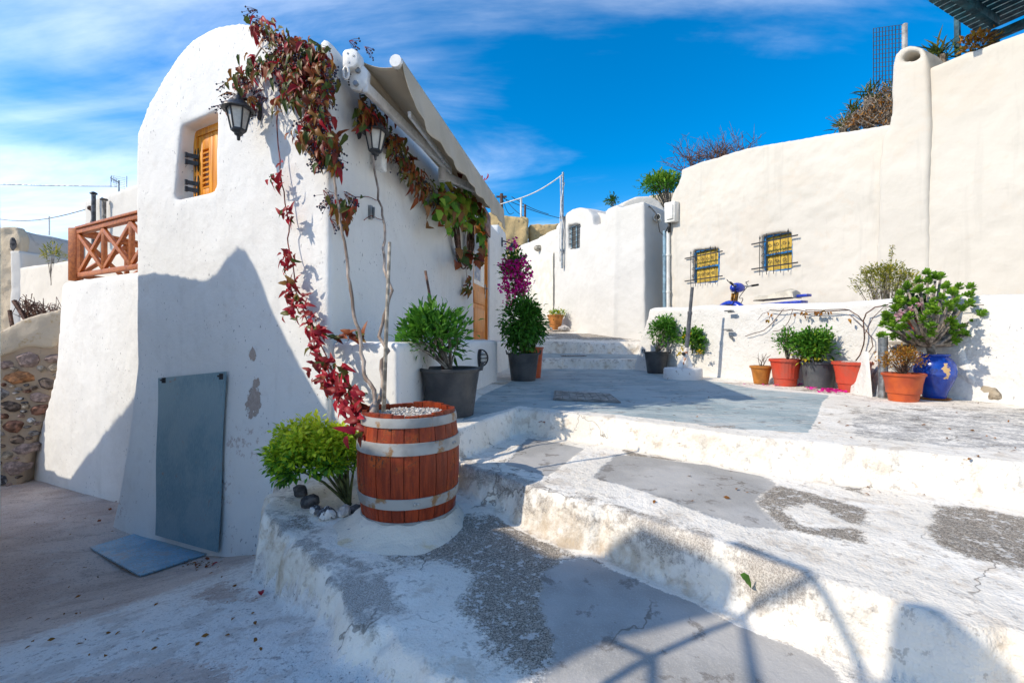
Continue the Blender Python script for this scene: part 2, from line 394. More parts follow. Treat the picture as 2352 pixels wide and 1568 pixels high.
def paving(name, rough_c=((0.14, 0.122, 0.10), (0.39, 0.335, 0.27)), base=None, base_dirt=0.5):
    """lime paint over concrete; attribute 'paint': r bare smooth concrete, g bare rough aggregate, b blue-grey floor paint"""
    t = NT(name)
    a = t.sep(t.attr('paint'))
    n1 = t.noise(7.0, 5, 0.68, 0.3); n2 = t.noise(24.0, 4, 0.7); n3 = t.noise(2.0, 3, 0.6); fine = t.noise(170, 2, 0.75)
    streak = t.noise(5.0, 6, 0.65, 0.4, stretch=(0.5, 4.0, 1))
    brk = t.math('ADD', t.math('MULTIPLY', t.math('SUBTRACT', n1, 0.5), 0.55), t.math('MULTIPLY', t.math('SUBTRACT', n2, 0.5), 0.35))
    if base is None:
        lime = t.mix(t.rng(n3, 0.35, 0.7), (0.75, 0.69, 0.595), (0.82, 0.765, 0.675))
        lime = t.mix(t.rng(n1, 0.56, 0.78, 0, base_dirt), lime, (0.52, 0.43, 0.33))
        lime = t.mix(t.rng(n2, 0.66, 0.80, 0, 0.55), lime, (0.36, 0.31, 0.26))
        wr = t.sep(t.attr('wear'))
        dm = t.rng(t.math('ADD', wr[0], t.math('MULTIPLY', brk, 0.8)), 0.36, 0.75, 0, 0.75)
        lime = t.mix(dm, lime, t.mix(n2, (0.40, 0.29, 0.17), (0.50, 0.40, 0.29)))
        gm = t.rng(t.math('ADD', wr[1], t.math('MULTIPLY', brk, 0.95)), 0.38, 0.62, 0, 0.85)
        lime = t.mix(gm, lime, t.mix(t.rng(fine, 0.3, 0.7), (0.24, 0.21, 0.18), (0.52, 0.47, 0.41)))
        c = lime
    else:
        c = t.mix(t.rng(n3, 0.3, 0.72), base[0], base[1])
        c = t.mix(t.rng(n1, 0.5, 0.75, 0, 0.6), c, base[2])
        c = t.mix(t.rng(fine, 0.60, 0.74, 0, 0.75), c, (0.50, 0.44, 0.42))
        c = t.mix(t.rng(t.noise(95, 3, 0.6), 0.36, 0.24, 0, 0.8), c, (0.07, 0.06, 0.06))
    mb = t.rng(t.math('ADD', a[2], t.math('MULTIPLY', brk, 0.5)), 0.46, 0.54)
    blue = t.mix(t.rng(n3, 0.32, 0.68), (0.30, 0.36, 0.365), (0.40, 0.455, 0.45))
    blue = t.mix(t.rng(streak, 0.58, 0.70, 0, 0.8), blue, (0.55, 0.52, 0.47))
    blue = t.mix(t.rng(n1, 0.66, 0.8, 0, 0.7), blue, (0.20, 0.20, 0.19))
    c = t.mix(mb, c, blue)
    mr = t.rng(t.math('ADD', t.math('ADD', a[1], t.math('MULTIPLY', brk, 0.9)), t.math('MULTIPLY', t.math('SUBTRACT', t.noise(70, 3, 0.8), 0.5), 0.45)), 0.40, 0.68)
    rg = t.mix(t.rng(fine, 0.34, 0.66), rough_c[0], rough_c[1])
    rg = t.mix(t.rng(t.noise(80, 4, 0.6), 0.62, 0.72, 0, 0.9), rg, (0.46, 0.42, 0.36))
    rg = t.mix(t.rng(n2, 0.63, 0.74, 0, 0.75), rg, (0.66, 0.63, 0.58))
    c = t.mix(mr, c, rg)
    ms = t.rng(t.math('ADD', t.math('ADD', a[0], t.math('MULTIPLY', brk, 0.6)), t.math('MULTIPLY', t.math('SUBTRACT', t.noise(70, 3, 0.8), 0.5), 0.35)), 0.42, 0.62)
    sm = t.mix(t.rng(n3, 0.3, 0.7), (0.335, 0.32, 0.295), (0.43, 0.41, 0.38))
    sm = t.mix(t.rng(n1, 0.66, 0.80, 0, 0.7), sm, (0.17, 0.15, 0.13))
    sm = t.mix(t.rng(fine, 0.62, 0.75, 0, 0.35), sm, (0.55, 0.53, 0.5))
    c = t.mix(ms, c, sm)
    # hairline cracks
    vc = t.t.nodes.new('ShaderNodeTexVoronoi'); vc.feature = 'DISTANCE_TO_EDGE'; vc.inputs['Scale'].default_value = 1.15
    nv = t.noise(3.0, 4, 0.6, fac=False); add = t.t.nodes.new('ShaderNodeVectorMath'); add.operation = 'MULTIPLY_ADD'
    t.L(nv, add.inputs[0]); add.inputs[1].default_value = (0.55, 0.55, 0.55); t.L(t.tc.outputs['Object'], add.inputs[2]); t.L(add.outputs[0], vc.inputs['Vector'])
    ck = t.math('MULTIPLY', t.rng(vc.outputs['Distance'], 0.009, 0.002), t.rng(t.noise(1.3, 3), 0.5, 0.62))
    c = t.mix(t.math('MULTIPLY', ck, 0.7), c, (0.15, 0.125, 0.10))
    hh = t.math('MULTIPLY_ADD', t.noise(11, 4, 0.7), 1.0, t.math('MULTIPLY', t.noise(90, 3, 0.75), 0.22))
    hh = t.math('MULTIPLY', hh, t.rng(a[0], 0.35, 0.7, 1.0, 0.3))
    nrm = t.bump(hh, 0.8, 0.013)
    return t.fin(c, 0.9, nrm, 0, 0.15)
M_pave = paving('limewashed_paving')

# ---------------------------------------------------------------- the ground: street, steps, terrace, upper lane
Z1, Z2, Z3 = 0.89, 1.10, 1.30
POLY1 = [(-1.72, 3.45), (-1.60, 3.08), (-1.39, 2.62), (-0.904, 2.07), (-0.60, 1.74), (-0.43, 1.59), (-0.36, 1.50), (-0.05, 1.21), (0.6, 0.55), (1.5, -0.4), (4, -3), (9, -3), (9, 6), (-1, 6), (-1.7, 3.9)]
POLY2 = [(-0.62, 3.22), (-0.33, 2.89), (0.149, 2.41), (0.78, 1.77), (1.34, 1.19), (2.5, 0.0), (4, -1.6), (9, -3), (9, 6), (-0.6, 6)]
POLY3 = [(-0.9, 2.98), (-0.36, 2.97), (0.04, 3.91), (0.73, 3.41), (1.4, 2.82), (2.44, 2.17), (3.6, 1.40), (6, -0.3), (9.5, -2), (9.5, 12), (-2, 12), (-1.0, 3.4)]
POLY4 = [(-3, 8.9), (1.0, 8.86), (2.3, 8.72), (9, 8.4), (9, 40), (-9, 40), (-9, 9)]
POLY5 = [(-3, 10.65), (1.2, 10.55), (2.4, 10.3), (9, 9.9), (9, 40), (-9, 40), (-9, 10.6)]
def street_z(x, y):
    s = 0.65*x - 0.76*y
    return np.interp(s, [-30, -12, -6.4, -5.4, -4.8, -4.2, -3.08, -1.76, -0.8, 2, 8], [-1.6, -0.25, -0.02, -0.01, 0.02, 0.14, 0.50, 0.76, 0.84, 0.86, 0.86])
def ground_z(x, y, noisy=True):
    x = np.asarray(x, float); y = np.asarray(y, float)
    k = 1.0 if noisy else 0.0
    z = street_z(x, y)
    if noisy:      # soften the gradient
        z = (street_z(x+0.25, y)+street_z(x-0.25, y)+street_z(x, y+0.25)+street_z(x, y-0.25)+z)/5
        z = z + 0.02*fnoise(x, y, 1.3, 2)
    e = fnoise(x, y, 2.4, 21)*0.06*k + fnoise(x, y, 9.0, 31, 2)*0.026*k
    chip = 0.11*np.clip(fnoise(x, y, 5.5, 99)-0.22, 0, 0.5)*k
    d1 = sdist(x, y, POLY1)+e*2.4-chip; d2 = sdist(x, y, POLY2)+e-chip; d3 = sdist(x, y, POLY3)+e*0.6-chip*0.5
    d4 = sdist(x, y, POLY4)+e; d5 = sdist(x, y, POLY5)+e
    t1 = Z1+0.012*fnoise(x, y, 1.7, 4)*k
    t1 = t1 + 0.07*sstep(sdist(x, y, POLY2), -0.45, 0.0)*sstep(-(0.72*x-0.69*y), 1.45, 2.2)
    t2 = Z2+0.014*fnoise(x, y, 1.9, 6)*k
    t3 = Z3+0.010*fnoise(x, y, 0.9, 8)*k
    w1 = 0.075+0.04*fnoise(x, y, 3.0, 41, 2)*k
    z = z+(t1-z)*sstep(d1, -w1, 0.02)
    z = z+(t2-z)*sstep(d2, -0.055, 0.012)
    z = z+(t3-z)*sstep(d3, -0.05, 0.012)
    t4 = 1.49+(y-8.85)*0.035+0.012*fnoise(x, y, 1.2, 9)*k
    t5 = np.minimum(1.80+(y-10.5)*0.105, 2.6)+0.012*fnoise(x, y, 1.2, 10)*k
    z = z+(t4-z)*sstep(d4, -0.06, 0.012)*sstep(x, -3.0, -2.6)
    z = z+(t5-z)*sstep(d5, -0.06, 0.012)*sstep(x, -3.0, -2.6)
    z = z + 0.010*fnoise(x, y, 8.0, 61, 3)*k*(0.35+0.65*sstep(d1, -0.5, -0.05)*(1-sstep(d1, 0.0, 0.5)))
    # dug bed for the bush between platform edge, house corner and barrel
    b = np.hypot((x+1.06)/0.26, (y-2.98)/0.30)
    z = z - 0.05*sstep(b, 1.0, 0.7)
    return z, (d1, d2, d3, d4, d5)
def steps_arr(*segs):
    a = [segs[0][0]]
    for s0, s1, st in segs:
        n = max(1, round((s1-s0)/st)); a += list(np.linspace(s0, s1, n+1)[1:])
    return np.array(a)
gx = steps_arr((-14, -7, 0.25), (-7, -2.2, 0.05), (-2.2, 2.6, 0.0145), (2.6, 5.0, 0.05), (5.0, 9.0, 0.4))
gy = steps_arr((-3, 0.6, 0.2), (0.6, 1.0, 0.04), (1.0, 4.1, 0.0145), (4.1, 8.55, 0.055), (8.55, 9.0, 0.02), (9.0, 10.2, 0.06), (10.2, 10.75, 0.022), (10.75, 16, 0.12))
GX, GY = np.meshgrid(gx, gy, indexing='ij'); NX, NY = GX.shape
GZ, GD = ground_z(GX, GY)
# painted regions, each outlined on the level it lies on
def region(level, pts, z): return level, [(p.x, p.y) for p in (atZ(u, v, z) for u, v in pts)]
def field(poly, w):
    return np.clip(0.5+sdist(GX, GY, poly)/(2*w), 0, 1)
PA = np.zeros((NX, NY, 3))
LV = np.zeros((NX, NY), int)
for k, d in enumerate(GD): LV = np.where(d > -0.03, k+1, LV)
LW = {k: sstep(GD[k-1], -0.01, 0.045)*(1-sstep(GD[k], -0.125, -0.07)) for k in (1, 2, 3, 4)}
def paint(ch, level, pts, z, w=0.06, val=1.0, sub=False):
    f = field([(p.x, p.y) for p in (atZ(u, v, z) for u, v in pts)], w)*val*LW[level]
    PA[..., ch] = np.maximum(0, PA[..., ch]-f) if sub else np.maximum(PA[..., ch], f)
# lowest landing
paint(1, 1, [(1010, 1185), (1170, 1195), (1230, 1160), (1330, 1275), (1330, 1345), (1330, 1440), (1330, 1490), (1330, 1568), (1160, 1560), (1070, 1445), (1030, 1385), (1080, 1320), (1010, 1290), (900, 1285), (870, 1255)], Z1, 0.10, 0.85)
paint(0, 1, [(1240, 1375), (1255, 1310), (1290, 1285), (1345, 1280), (1480, 1335), (1640, 1382), (1760, 1428), (1850, 1470), (1925, 1545), (1990, 1700), (1800, 2100), (1150, 2100), (1180, 1640), (1270, 1520), (1275, 1470), (1250, 1440)], Z1, 0.05)
paint(1, 1, [(1285, 1262), (1400, 1280), (1560, 1330), (1640, 1365), (1600, 1375), (1440, 1325), (1300, 1285)], Z1, 0.06, 0.72)
paint(1, 1, [(1860, 1440), (1900, 1440), (1965, 1510), (1990, 1568), (1940, 1568), (1900, 1500)], Z1, 0.06, 0.8)
paint(1, 1, [(640, 1180), (700, 1170), (740, 1195), (720, 1225), (650, 1215)], Z1, 0.06, 0.62)
paint(1, 1, [(800, 1290), (900, 1270), (960, 1300), (890, 1340), (830, 1330)], Z1, 0.08, 0.52)
# middle tread
paint(0, 2, [(1415, 1042), (1360, 1096), (1480, 1128), (1640, 1188), (1720, 1212), (1800, 1212), (1735, 1150), (1785, 1108), (1740, 1086), (1640, 1070), (1480, 1050)], Z2, 0.05)
paint(1, 2, [(1425, 1030), (1480, 1026), (1650, 1045), (1655, 1062), (1560, 1062), (1440, 1050)], Z2, 0.035, 0.9)
paint(1, 2, [(1770, 1110), (1860, 1128), (1992, 1168), (1985, 1248), (1900, 1238), (1800, 1212), (1735, 1152)], Z2, 0.05)
paint(1, 2, [(1790, 1166), (1860, 1153), (1968, 1210), (1850, 1208)], Z2, 0.05, 1.0, True)
paint(1, 2, [(1880, 1098), (1990, 1122), (1990, 1138), (1880, 1108)], Z2, 0.035, 0.8)
paint(1, 2, [(2140, 1160), (2250, 1168), (2420, 1200), (2420, 1330), (2180, 1272), (2130, 1245)], Z2, 0.06)
paint(0, 2, [(1212, 1004), (1345, 1030), (1258, 1094), (1160, 1068)], Z2, 0.035)
paint(1, 2, [(1700, 1092), (1742, 1094), (1746, 1118), (1715, 1122)], Z2, 0.06, 0.6)
paint(1, 2, [(1240, 1128), (1330, 1125), (1640, 1215), (1640, 1240), (1480, 1195), (1300, 1150)], Z2, 0.05, 0.50)
# terrace
paint(2, 3, [(1060, 964), (1100, 912), (1172, 877), (1240, 848), (1455, 846), (1560, 862), (1740, 893), (1905, 908), (1888, 925), (1876, 960), (1858, 992), (1700, 984), (1400, 950), (1280, 940), (1195, 932), (1120, 950)], Z3, 0.05)
paint(1, 3, [(1945, 935), (2100, 930), (2420, 938), (2420, 1042), (2200, 1030), (1945, 1000)], Z3, 0.06, 0.50)
paint(0, 3, [(1945, 950), (2130, 940), (2420, 950), (2420, 1042), (2200, 1030), (1945, 1000)], Z3, 0.06, 0.53)
paint(1, 3, [(1600, 978), (1640, 972), (1715, 974), (1690, 984), (1620, 985)], Z3, 0.06, 0.55)
paint(1, 3, [(1740, 888), (1900, 905), (2100, 926), (2420, 930), (2420, 915), (1900, 890)], Z3, 0.05, 0.5)
# small tread and upper lane
PA[..., 2] = np.maximum(PA[..., 2]*(1-sstep(GD[3], -0.12, -0.06)), LW[4]*sstep(GD[3], 0.05, 0.35))
PA[..., 1] = np.maximum(PA[..., 1]*(1-sstep(GD[3], -0.12, -0.06)), sstep(GD[4], 0.02, 0.08)*np.clip(0.25+0.5*sstep(GD[4], 0.15, 0.9)-0.9*sstep(fnoise(GX*0.5, GY, 0.9, 51), 0.0, 0.35), 0, 1))
# wear: r brown dirt on risers and under nosings, g grey worn nosing
WR = np.zeros((NX, NY, 3))
def ridge(d, a, b, c, e): return sstep(d, a, b)*(1-sstep(d, c, e))
n_w = 0.5+fnoise(GX, GY, 2.2, 71)
WR[..., 0] = np.maximum(WR[..., 0], ridge(GD[0], -0.30, -0.10, 0.0, 0.12)*np.clip(0.45+0.5*fnoise(GX, GY, 1.7, 72), 0, 1))
WR[..., 1] = np.maximum(WR[..., 1], ridge(GD[0], -0.03, 0.02, 0.10, 0.40)*np.clip(0.42+0.6*fnoise(GX, GY, 1.5, 73), 0, 1))
lft = sstep(-(0.72*GX-0.69*GY), -0.1, 0.9)
WR[..., 1] = np.maximum(WR[..., 1], ridge(GD[1], -0.06, -0.01, 0.06, 0.16)*np.clip(0.28+0.40*lft+0.5*fnoise(GX, GY, 1.6, 74), 0, 1))
WR[..., 0] = np.maximum(WR[..., 0], ridge(GD[1], -0.16, -0.06, -0.02, 0.05)*np.clip(0.22+0.38*lft+0.7*fnoise(GX, GY, 2.0, 75), 0, 1))
WR[..., 0] = np.maximum(WR[..., 0], ridge(GD[2], -0.20, -0.06, -0.02, 0.04)*np.clip(0.26+0.5*fnoise(GX, GY, 1.8, 76), 0, 1))
WR[..., 1] = np.maximum(WR[..., 1], ridge(GD[2], -0.03, 0.0, 0.02, 0.10)*np.clip(0.22+0.5*fnoise(GX, GY, 1.8, 77), 0, 1))
for k in (3, 4): WR[..., 0] = np.maximum(WR[..., 0], ridge(GD[k], -0.2, -0.06, 0.0, 0.1)*0.45); WR[..., 1] = np.maximum(WR[..., 1], ridge(GD[k], -0.03, 0.0, 0.05, 0.2)*0.45)
# street: lime apron along the platform, running down to the left
SA = [(-3.2, 1.55), (-2.3, 2.45), (-1.95, 3.15), (-1.85, 3.62), (-1.4, 3.5), (2, 3), (1, -3), (-0.3, 0.9), (-0.75, 1.35), (-1.35, 1.72), (-1.9, 1.75), (-2.6, 1.0)]
fs = np.clip(0.5-sdist(GX, GY, [(-1.80, 3.75), (-1.95, 3.10), (-2.05, 2.75), (-2.25, 2.35), (-2.7, 1.55), (-3.3, 0.8), (-4.2, -0.5), (2, -2), (2, 3), (-1, 4)])/0.40, 0, 1)
grey = field([(-2.05, 1.30), (-1.75, 1.62), (-1.25, 1.72), (-0.95, 1.55), (-0.80, 1.15), (-0.8, 0.3), (-2.4, 0.3)], 0.07)
ST = np.maximum(fs, grey*0.9)
grey2 = field([(-1.72, 2.70), (-1.45, 2.45), (-1.3, 2.25), (-1.5, 2.25), (-1.75, 2.45)], 0.08)*0.75
ST = np.maximum(ST, grey2)
# street material: channel g = lime wear, inverted below
VID = np.arange(NX*NY).reshape(NX, NY)
VA = np.stack([GX, GY, GZ], -1).reshape(-1, 3)
quads = np.stack([VID[:-1, :-1], VID[1:, :-1], VID[1:, 1:], VID[:-1, 1:]], -1).reshape(-1, 4)
lvq = np.stack([LV[:-1, :-1], LV[1:, :-1], LV[1:, 1:], LV[:-1, 1:]], -1).max(-1).ravel()
def ground_piece(name, lv, mat, paintarr, label):
    q = quads[lvq == lv]; ids, inv = np.unique(q, return_inverse=True)
    me = mesh_np(name, VA[ids], inv.reshape(-1, 4), mat)
    attr(me, 'paint', paintarr.reshape(-1, 3)[ids]); attr(me, 'wear', WR.reshape(-1, 3)[ids])
    return tag(link(bpy.data.objects.new(name, me)), label, kind='structure')
PS = np.zeros_like(PA); PS[..., 0] = 1-ST        # r = lime over bare street
def street_mat():
    t = NT('street_concrete_lime')
    a = t.sep(t.attr('paint'))
    n1 = t.noise(6.0, 5, 0.7, 0.3); n2 = t.noise(26.0, 4, 0.72); n3 = t.noise(1.6, 3, 0.6); fine = t.noise(170, 2, 0.75)
    streak = t.noise(2.4, 6, 0.65, 0.5, stretch=(1.2, 2.6, 1))
    c = t.mix(t.rng(n3, 0.3, 0.72), (0.53, 0.41, 0.345), (0.65, 0.53, 0.455))
    c = t.mix(t.rng(streak, 0.52, 0.72, 0, 0.55), c, (0.41, 0.31, 0.26))
    c = t.mix(t.rng(n1, 0.60, 0.78, 0, 0.45), c, (0.62, 0.56, 0.51))
    c = t.mix(t.rng(t.noise(70, 3, 0.8), 0.58, 0.80, 0, 0.7), c, (0.68, 0.60, 0.55))
    c = t.mix(t.rng(t.noise(55, 3, 0.8), 0.36, 0.20, 0, 0.8), c, (0.13, 0.105, 0.10))
    lime = t.mix(t.rng(n1, 0.48, 0.72, 0, 0.6), (0.80, 0.75, 0.69), (0.55, 0.47, 0.41))
    lime = t.mix(t.rng(n2, 0.66, 0.82, 0, 0.7), lime, (0.34, 0.28, 0.25))
    lime = t.mix(t.rng(t.noise(60, 3, 0.8), 0.30, 0.16, 0, 0.8), lime, (0.22, 0.19, 0.18))
    brk = t.math('ADD', t.math('MULTIPLY', t.math('SUBTRACT', n1, 0.5), 0.7), t.math('MULTIPLY', t.math('SUBTRACT', n2, 0.5), 0.75))
    brk = t.math('ADD', brk, t.math('MULTIPLY', t.math('SUBTRACT', t.noise(80, 4, 0.7), 0.5), 0.5))
    m = t.rng(t.math('ADD', a[0], brk), 0.40, 0.66)
    c = t.mix(m, c, lime)
    nrm = t.bump(t.math('MULTIPLY_ADD', t.noise(9, 4, 0.65), 1.0, t.math('MULTIPLY', t.noise(75, 4, 0.78), 0.3)), 0.7, 0.02)
    return t.fin(c, 0.9, nrm, 0, 0.15)
M_street = street_mat()
ground_piece('street', 0, M_street, PS, 'brown-grey concrete street sloping up to limewashed apron')
ground_piece('lower_landing', 1, M_pave, PA, 'limewashed lower landing under the barrel with bare concrete patch')
ground_piece('middle_step', 2, M_pave, PA, 'wide limewashed middle step with bare concrete patches')
ground_piece('terrace', 3, M_pave, PA, 'terrace floor, grey-blue paint on the left and bare on the right')
ground_piece('small_step', 4, M_pave, PA, 'first small whitewashed step at the lane')
ground_piece('upper_lane', 5, M_pave, PA, 'upper lane climbing between the white houses')
M_earth = simple('dry_earth', (0.30, 0.25, 0.19), 0.95, 0.2, 0.3, bump=0.5, bsc=4)
g = MB(); R = 900
g.add([(-R, -R, -2.2), (R, -R, -2.2), (R, R, -2.2), (-R, R, -2.2)], [(0, 1, 2, 3)])
tag(g.build('ground', M_earth), 'dry earth ground around the village', kind='structure')
# raised yard behind the low wall
g = MB(); yard = [(2.55, 8.9), (4.75, 4.3), (7.2, -0.6), (12, 1.0), (6.5, 9.5), (4.2, 11.2)]
g.prism([(x, y, 0.5) for x, y in yard], [(x, y, 1.55) for x, y in yard])
tag(g.build('raised_yard', M_cream2), 'raised yard behind the low white wall', kind='structure')

def gz(x, y):
    i = min(max(int(np.searchsorted(gx, x))-1, 0), NX-2); j = min(max(int(np.searchsorted(gy, y))-1, 0), NY-2)
    a = min(max((x-gx[i])/(gx[i+1]-gx[i]), 0), 1); b = min(max((y-gy[j])/(gy[j+1]-gy[j]), 0), 1)
    return float((GZ[i, j]*(1-a)+GZ[i+1, j]*a)*(1-b)+(GZ[i, j+1]*(1-a)+GZ[i+1, j+1]*a)*b)
def hit(u, v):
    """first point where a photo pixel's line of sight meets the ground"""
    D = 0.7; p = atD(u, v, D)
    while D < 16:
        p = atD(u, v, D)
        if p.z <= gz(p.x, p.y): break
        D += 0.006 if D < 4 else 0.02
    return p
# ---------------------------------------------------------------- wall planes
dF = Vector((-1976.0, 1045.0)).normalized()
fac0 = Plane((-2.64, 4.06), dF, 1)
tc = fac0.tz(757, 600)[0]
C0 = fac0.p + fac0.d*tc                                  # the house corner
FAC = Plane(C0, dF, 1)
if FAC.n.y > 0: FAC.n = -FAC.n
dS = Vector((180.0, 1045.0)).normalized()
SID = Plane(C0, dS, 1)
if SID.n.x < 0: SID.n = -SID.n
ANX = Plane((-4.64, 5.38), dF);  ANX.n = FAC.n.copy()
dW = Vector((0.44, -0.9)).normalized()
LOW = Plane((2.28, 8.7), dW);  LOW.n = -LOW.n if LOW.n.x > 0 else LOW.n
CRM = Plane((3.66, 10.5), dW); CRM.n = LOW.n.copy()
K1 = (F and ((1412-CX)/F*11.6, 11.6))
WH1 = Plane(K1, (-0.44, 0.9)); WH1.n = LOW.n.copy()
def pxs(pl, pts, out=0.0): return [pl.px(u, v, out) for u, v in pts]
def slab(mb, pl, pts, o0, o1):
    """polygon outlined on a wall plane, given thickness between two offsets"""
    return mb.prism(pxs(pl, pts, 0) if o0 == 0 else [p+Vector((pl.n.x, pl.n.y, 0))*o0 for p in pxs(pl, pts)], [p+Vector((pl.n.x, pl.n.y, 0))*o1 for p in pxs(pl, pts)])

# ---------------------------------------------------------------- vaulted white house
HL = 6.55
house_out = [(757, 1500), (757, 92), (741, 86), (722, 116), (700, 112), (668, 92), (630, 70), (590, 56), (550, 51), (510, 54), (475, 66), (440, 90), (408, 125), (375, 175), (345, 232), (326, 276), (314, 305), (312, 640), (312, 1500)]
tzs = [FAC.tz(u, v) for u, v in house_out]
tzs = [(t, max(z, -0.5)) for t, z in tzs]
hs = MB()
A = [FAC.P(t, z) for t, z in tzs]; B = [p+Vector((dS.x, dS.y, 0))*HL for p in A]
hs.prism(A, B)
win_px = [(415, 290), (496, 252), (494, 436), (397, 458)]
cw = MB(); cw.prism(pxs(FAC, win_px, 0.2), pxs(FAC, win_px, -0.16))
td0, td1 = SID.tz(1089, 700)[0], SID.tz(1124, 700)[0]
def arch(t0, t1, z0, z1, rise, n=8):
    pts = [(t0, z0), (t1, z0)]; c = (t0+t1)/2; w = (t1-t0)/2
    for k in range(n+1):
        a = math.pi*k/n; pts.append((c+w*math.cos(a), z1-rise+rise*math.sin(a)))
    return pts
DOORZ = 1.86
dap = arch(td0-0.03, td1+0.03, DOORZ, 4.0, 0.32)
cd = MB(); cd.prism([SID.P(t, z, 0.2) for t, z in dap], [SID.P(t, z, -0.10) for t, z in dap])
def house_post(V, me):
    # flared foot of the facade, and worn/peeling marks
    rel = V[:, :2]-np.array(C0); tt = rel @ np.array(dF); oo = rel @ np.array(FAC.n)
    near = sstep(oo, -0.7, -0.05)
    k = np.clip((1.7-V[:, 2])/1.7, 0, 1.3)**1.6
    V[:, 0] += FAC.n.x*k*0.16*near; V[:, 1] += FAC.n.y*k*0.16*near
    lft = sstep(tt, 2.3, 2.9)*near
    V[:, 0] += dF.x*k*0.10*lft; V[:, 1] += dF.y*k*0.10*lft
    rgt = sstep(tt, 0.6, 0.0)*near
    peel = np.zeros(len(V)); foot = np.zeros(len(V))
    def blob(u, v, ru, rv, tilt=0.0, amp=0.8):
        t0, z0 = FAC.tz(u, v); t1, z1 = FAC.tz(u+ru, v); t2, z2 = FAC.tz(u, v+rv)
        a = abs(t1-t0); b = abs(z2-z0)
        dx = (tt-t0)/a; dz = (V[:, 2]-z0)/b
        dx, dz = dx*math.cos(tilt)-dz*math.sin(tilt), dx*math.sin(tilt)+dz*math.cos(tilt)
        return amp*np.exp(-0.8*(dx*dx+dz*dz))*(oo > -0.1)
    for b in ((580, 815, 13, 22, 0.2), (583, 918, 24, 46, -0.25), (590, 880, 10, 20, 0), (507, 960, 7, 22, 0), (508, 1070, 8, 22, 0)):
        peel = np.maximum(peel, blob(*b))
    for b in ((560, 1010, 70, 60, 0, 0.60), (540, 1120, 40, 100, 0, 0.58), (600, 1030, 40, 70, 0, 0.52), (320, 1150, 60, 70, 0, 0.50), (560, 1230, 60, 40, 0, 0.5)):
        foot = np.maximum(foot, blob(*b))
    attr(me, 'peel', np.stack([peel, foot, foot*0], 1))
    return V
house = thing('vaulted_house', (C0.x, C0.y, 0), 'white vaulted house with red vine over its corner and orange shutters', 'house')
soft_solid('wall', hs, (cw, cd), 0.024, 8, M_white, house, wob=0.006, post=house_post)
fw = MB(); fa = [(6.4, 0.9), (6.4, 4.32), (7.25, 4.32), (7.4, 3.5), (8.7, 3.4), (8.7, 0.9)]
fw.prism([SID.P(t, z, 0.0) for t, z in fa], [SID.P(t, z, -0.5) for t, z in fa])
soft_solid('rear_wall', fw, (), 0.04, 6, M_white, house, wob=0.006, seed=3)
# bench ledge along the side wall
e = -dF; e_bench = -dF
led = MB()
LZ = 1.872
L0 = C0 + e*0.02 - dS*0.02; LWD = 0.66
def q3(p, z): return (p.x, p.y, z)
la = C0 - Vector(SID.n)*0.2 + dS*0.12; lb = C0 + e*LWD ; lc = lb + dS*3.35; ld = C0 + dS*3.45 - Vector(SID.n)*0.2
led.prism([q3(p, 0.6) for p in (la, lb, lc, ld)], [q3(p, LZ) for p in (la, lb, lc, ld)])
l2 = [C0+dS*3.2-Vector(SID.n)*0.25, C0+dS*3.2+Vector(SID.n)*0.34, C0+dS*6.0+Vector(SID.n)*0.34, C0+dS*6.0-Vector(SID.n)*0.25]
led.prism([q3(p, 0.6) for p in l2], [q3(p, DOORZ-0.01) for p in l2])
soft_solid('bench', led, (), 0.03, 8, M_white, house, wob=0.006, seed=4)

# annex below the balcony, and battered foot of it
anx = MB()
slab(anx, ANX, [(345, 616), (141, 648), (139, 705), (128, 850), (92, 985), (46, 1090), (20, 1160), (345, 1250)], -1.4, 0.0)
annex = tag(soft_solid('white_annex', anx, (), 0.04, 5, M_white, None, wob=0.008, seed=9), 'white rendered annex wall under the wooden balcony', 'building')

# rubble wall at the far left
STW = Plane((-6.85, 6.36), (-0.95, -0.31)); STW.n = -STW.n if STW.n.y > 0 else STW.n
rub = MB()
slab(rub, STW, [(158, 706), (100, 722), (45, 742), (0, 766), (-120, 830), (-260, 900), (-260, 1330), (-20, 1190), (48, 1110), (84, 1005), (132, 860)], -0.55, 0.0)
rubble = thing('rubble_wall', STW.px(0, 1130), 'rubble stone wall with plastered sloping top at the left edge', 'wall')
M_rub = plaster('rubble_mortar', (0.46, 0.35, 0.25), grain=0.7, lump=0.9, dirt=(0.25, 0.2, 0.16), dirt_amt=0.6, speck=False, lsc=9)
soft_solid('mortar', rub, (), 0.045, 3, M_rub, rubble, wob=0.015, seed=12, wsc=3)
cap = MB()
slab(cap, STW, [(156, 704), (100, 719), (45, 739), (0, 763), (-120, 827), (-260, 897), (-260, 950), (-60, 870), (0, 822), (60, 800), (118, 800), (140, 780)], -0.60, 0.035)
soft_solid('plaster_cap', cap, (), 0.035, 5, plaster('cap_render', (0.58, 0.49, 0.37), grain=0.7, lump=0.8, dirt=(0.42, 0.30, 0.16), dirt_amt=0.8, speck=True, lsc=6), rubble, wob=0.014, seed=13, wsc=3)

# low white wall by the pots
low = MB()
low.prism([LOW.P(-0.06, 0.9, 0.05), LOW.P(7.9, 0.9, 0.05), LOW.P(7.9, 0.9, -0.36), LOW.P(0.1, 0.9, -0.36)],
          [LOW.P(0.42, 2.44, -0.05), LOW.P(7.9, 2.24, -0.05), LOW.P(7.9, 2.24, -0.33), LOW.P(0.45, 2.44, -0.30)])
lowwall = tag(soft_solid('low_wall', low, (), 0.04, 9, M_white2, None, wob=0.02, seed=15, wsc=1.2), 'low rough whitewashed wall behind the row of pots', 'wall')

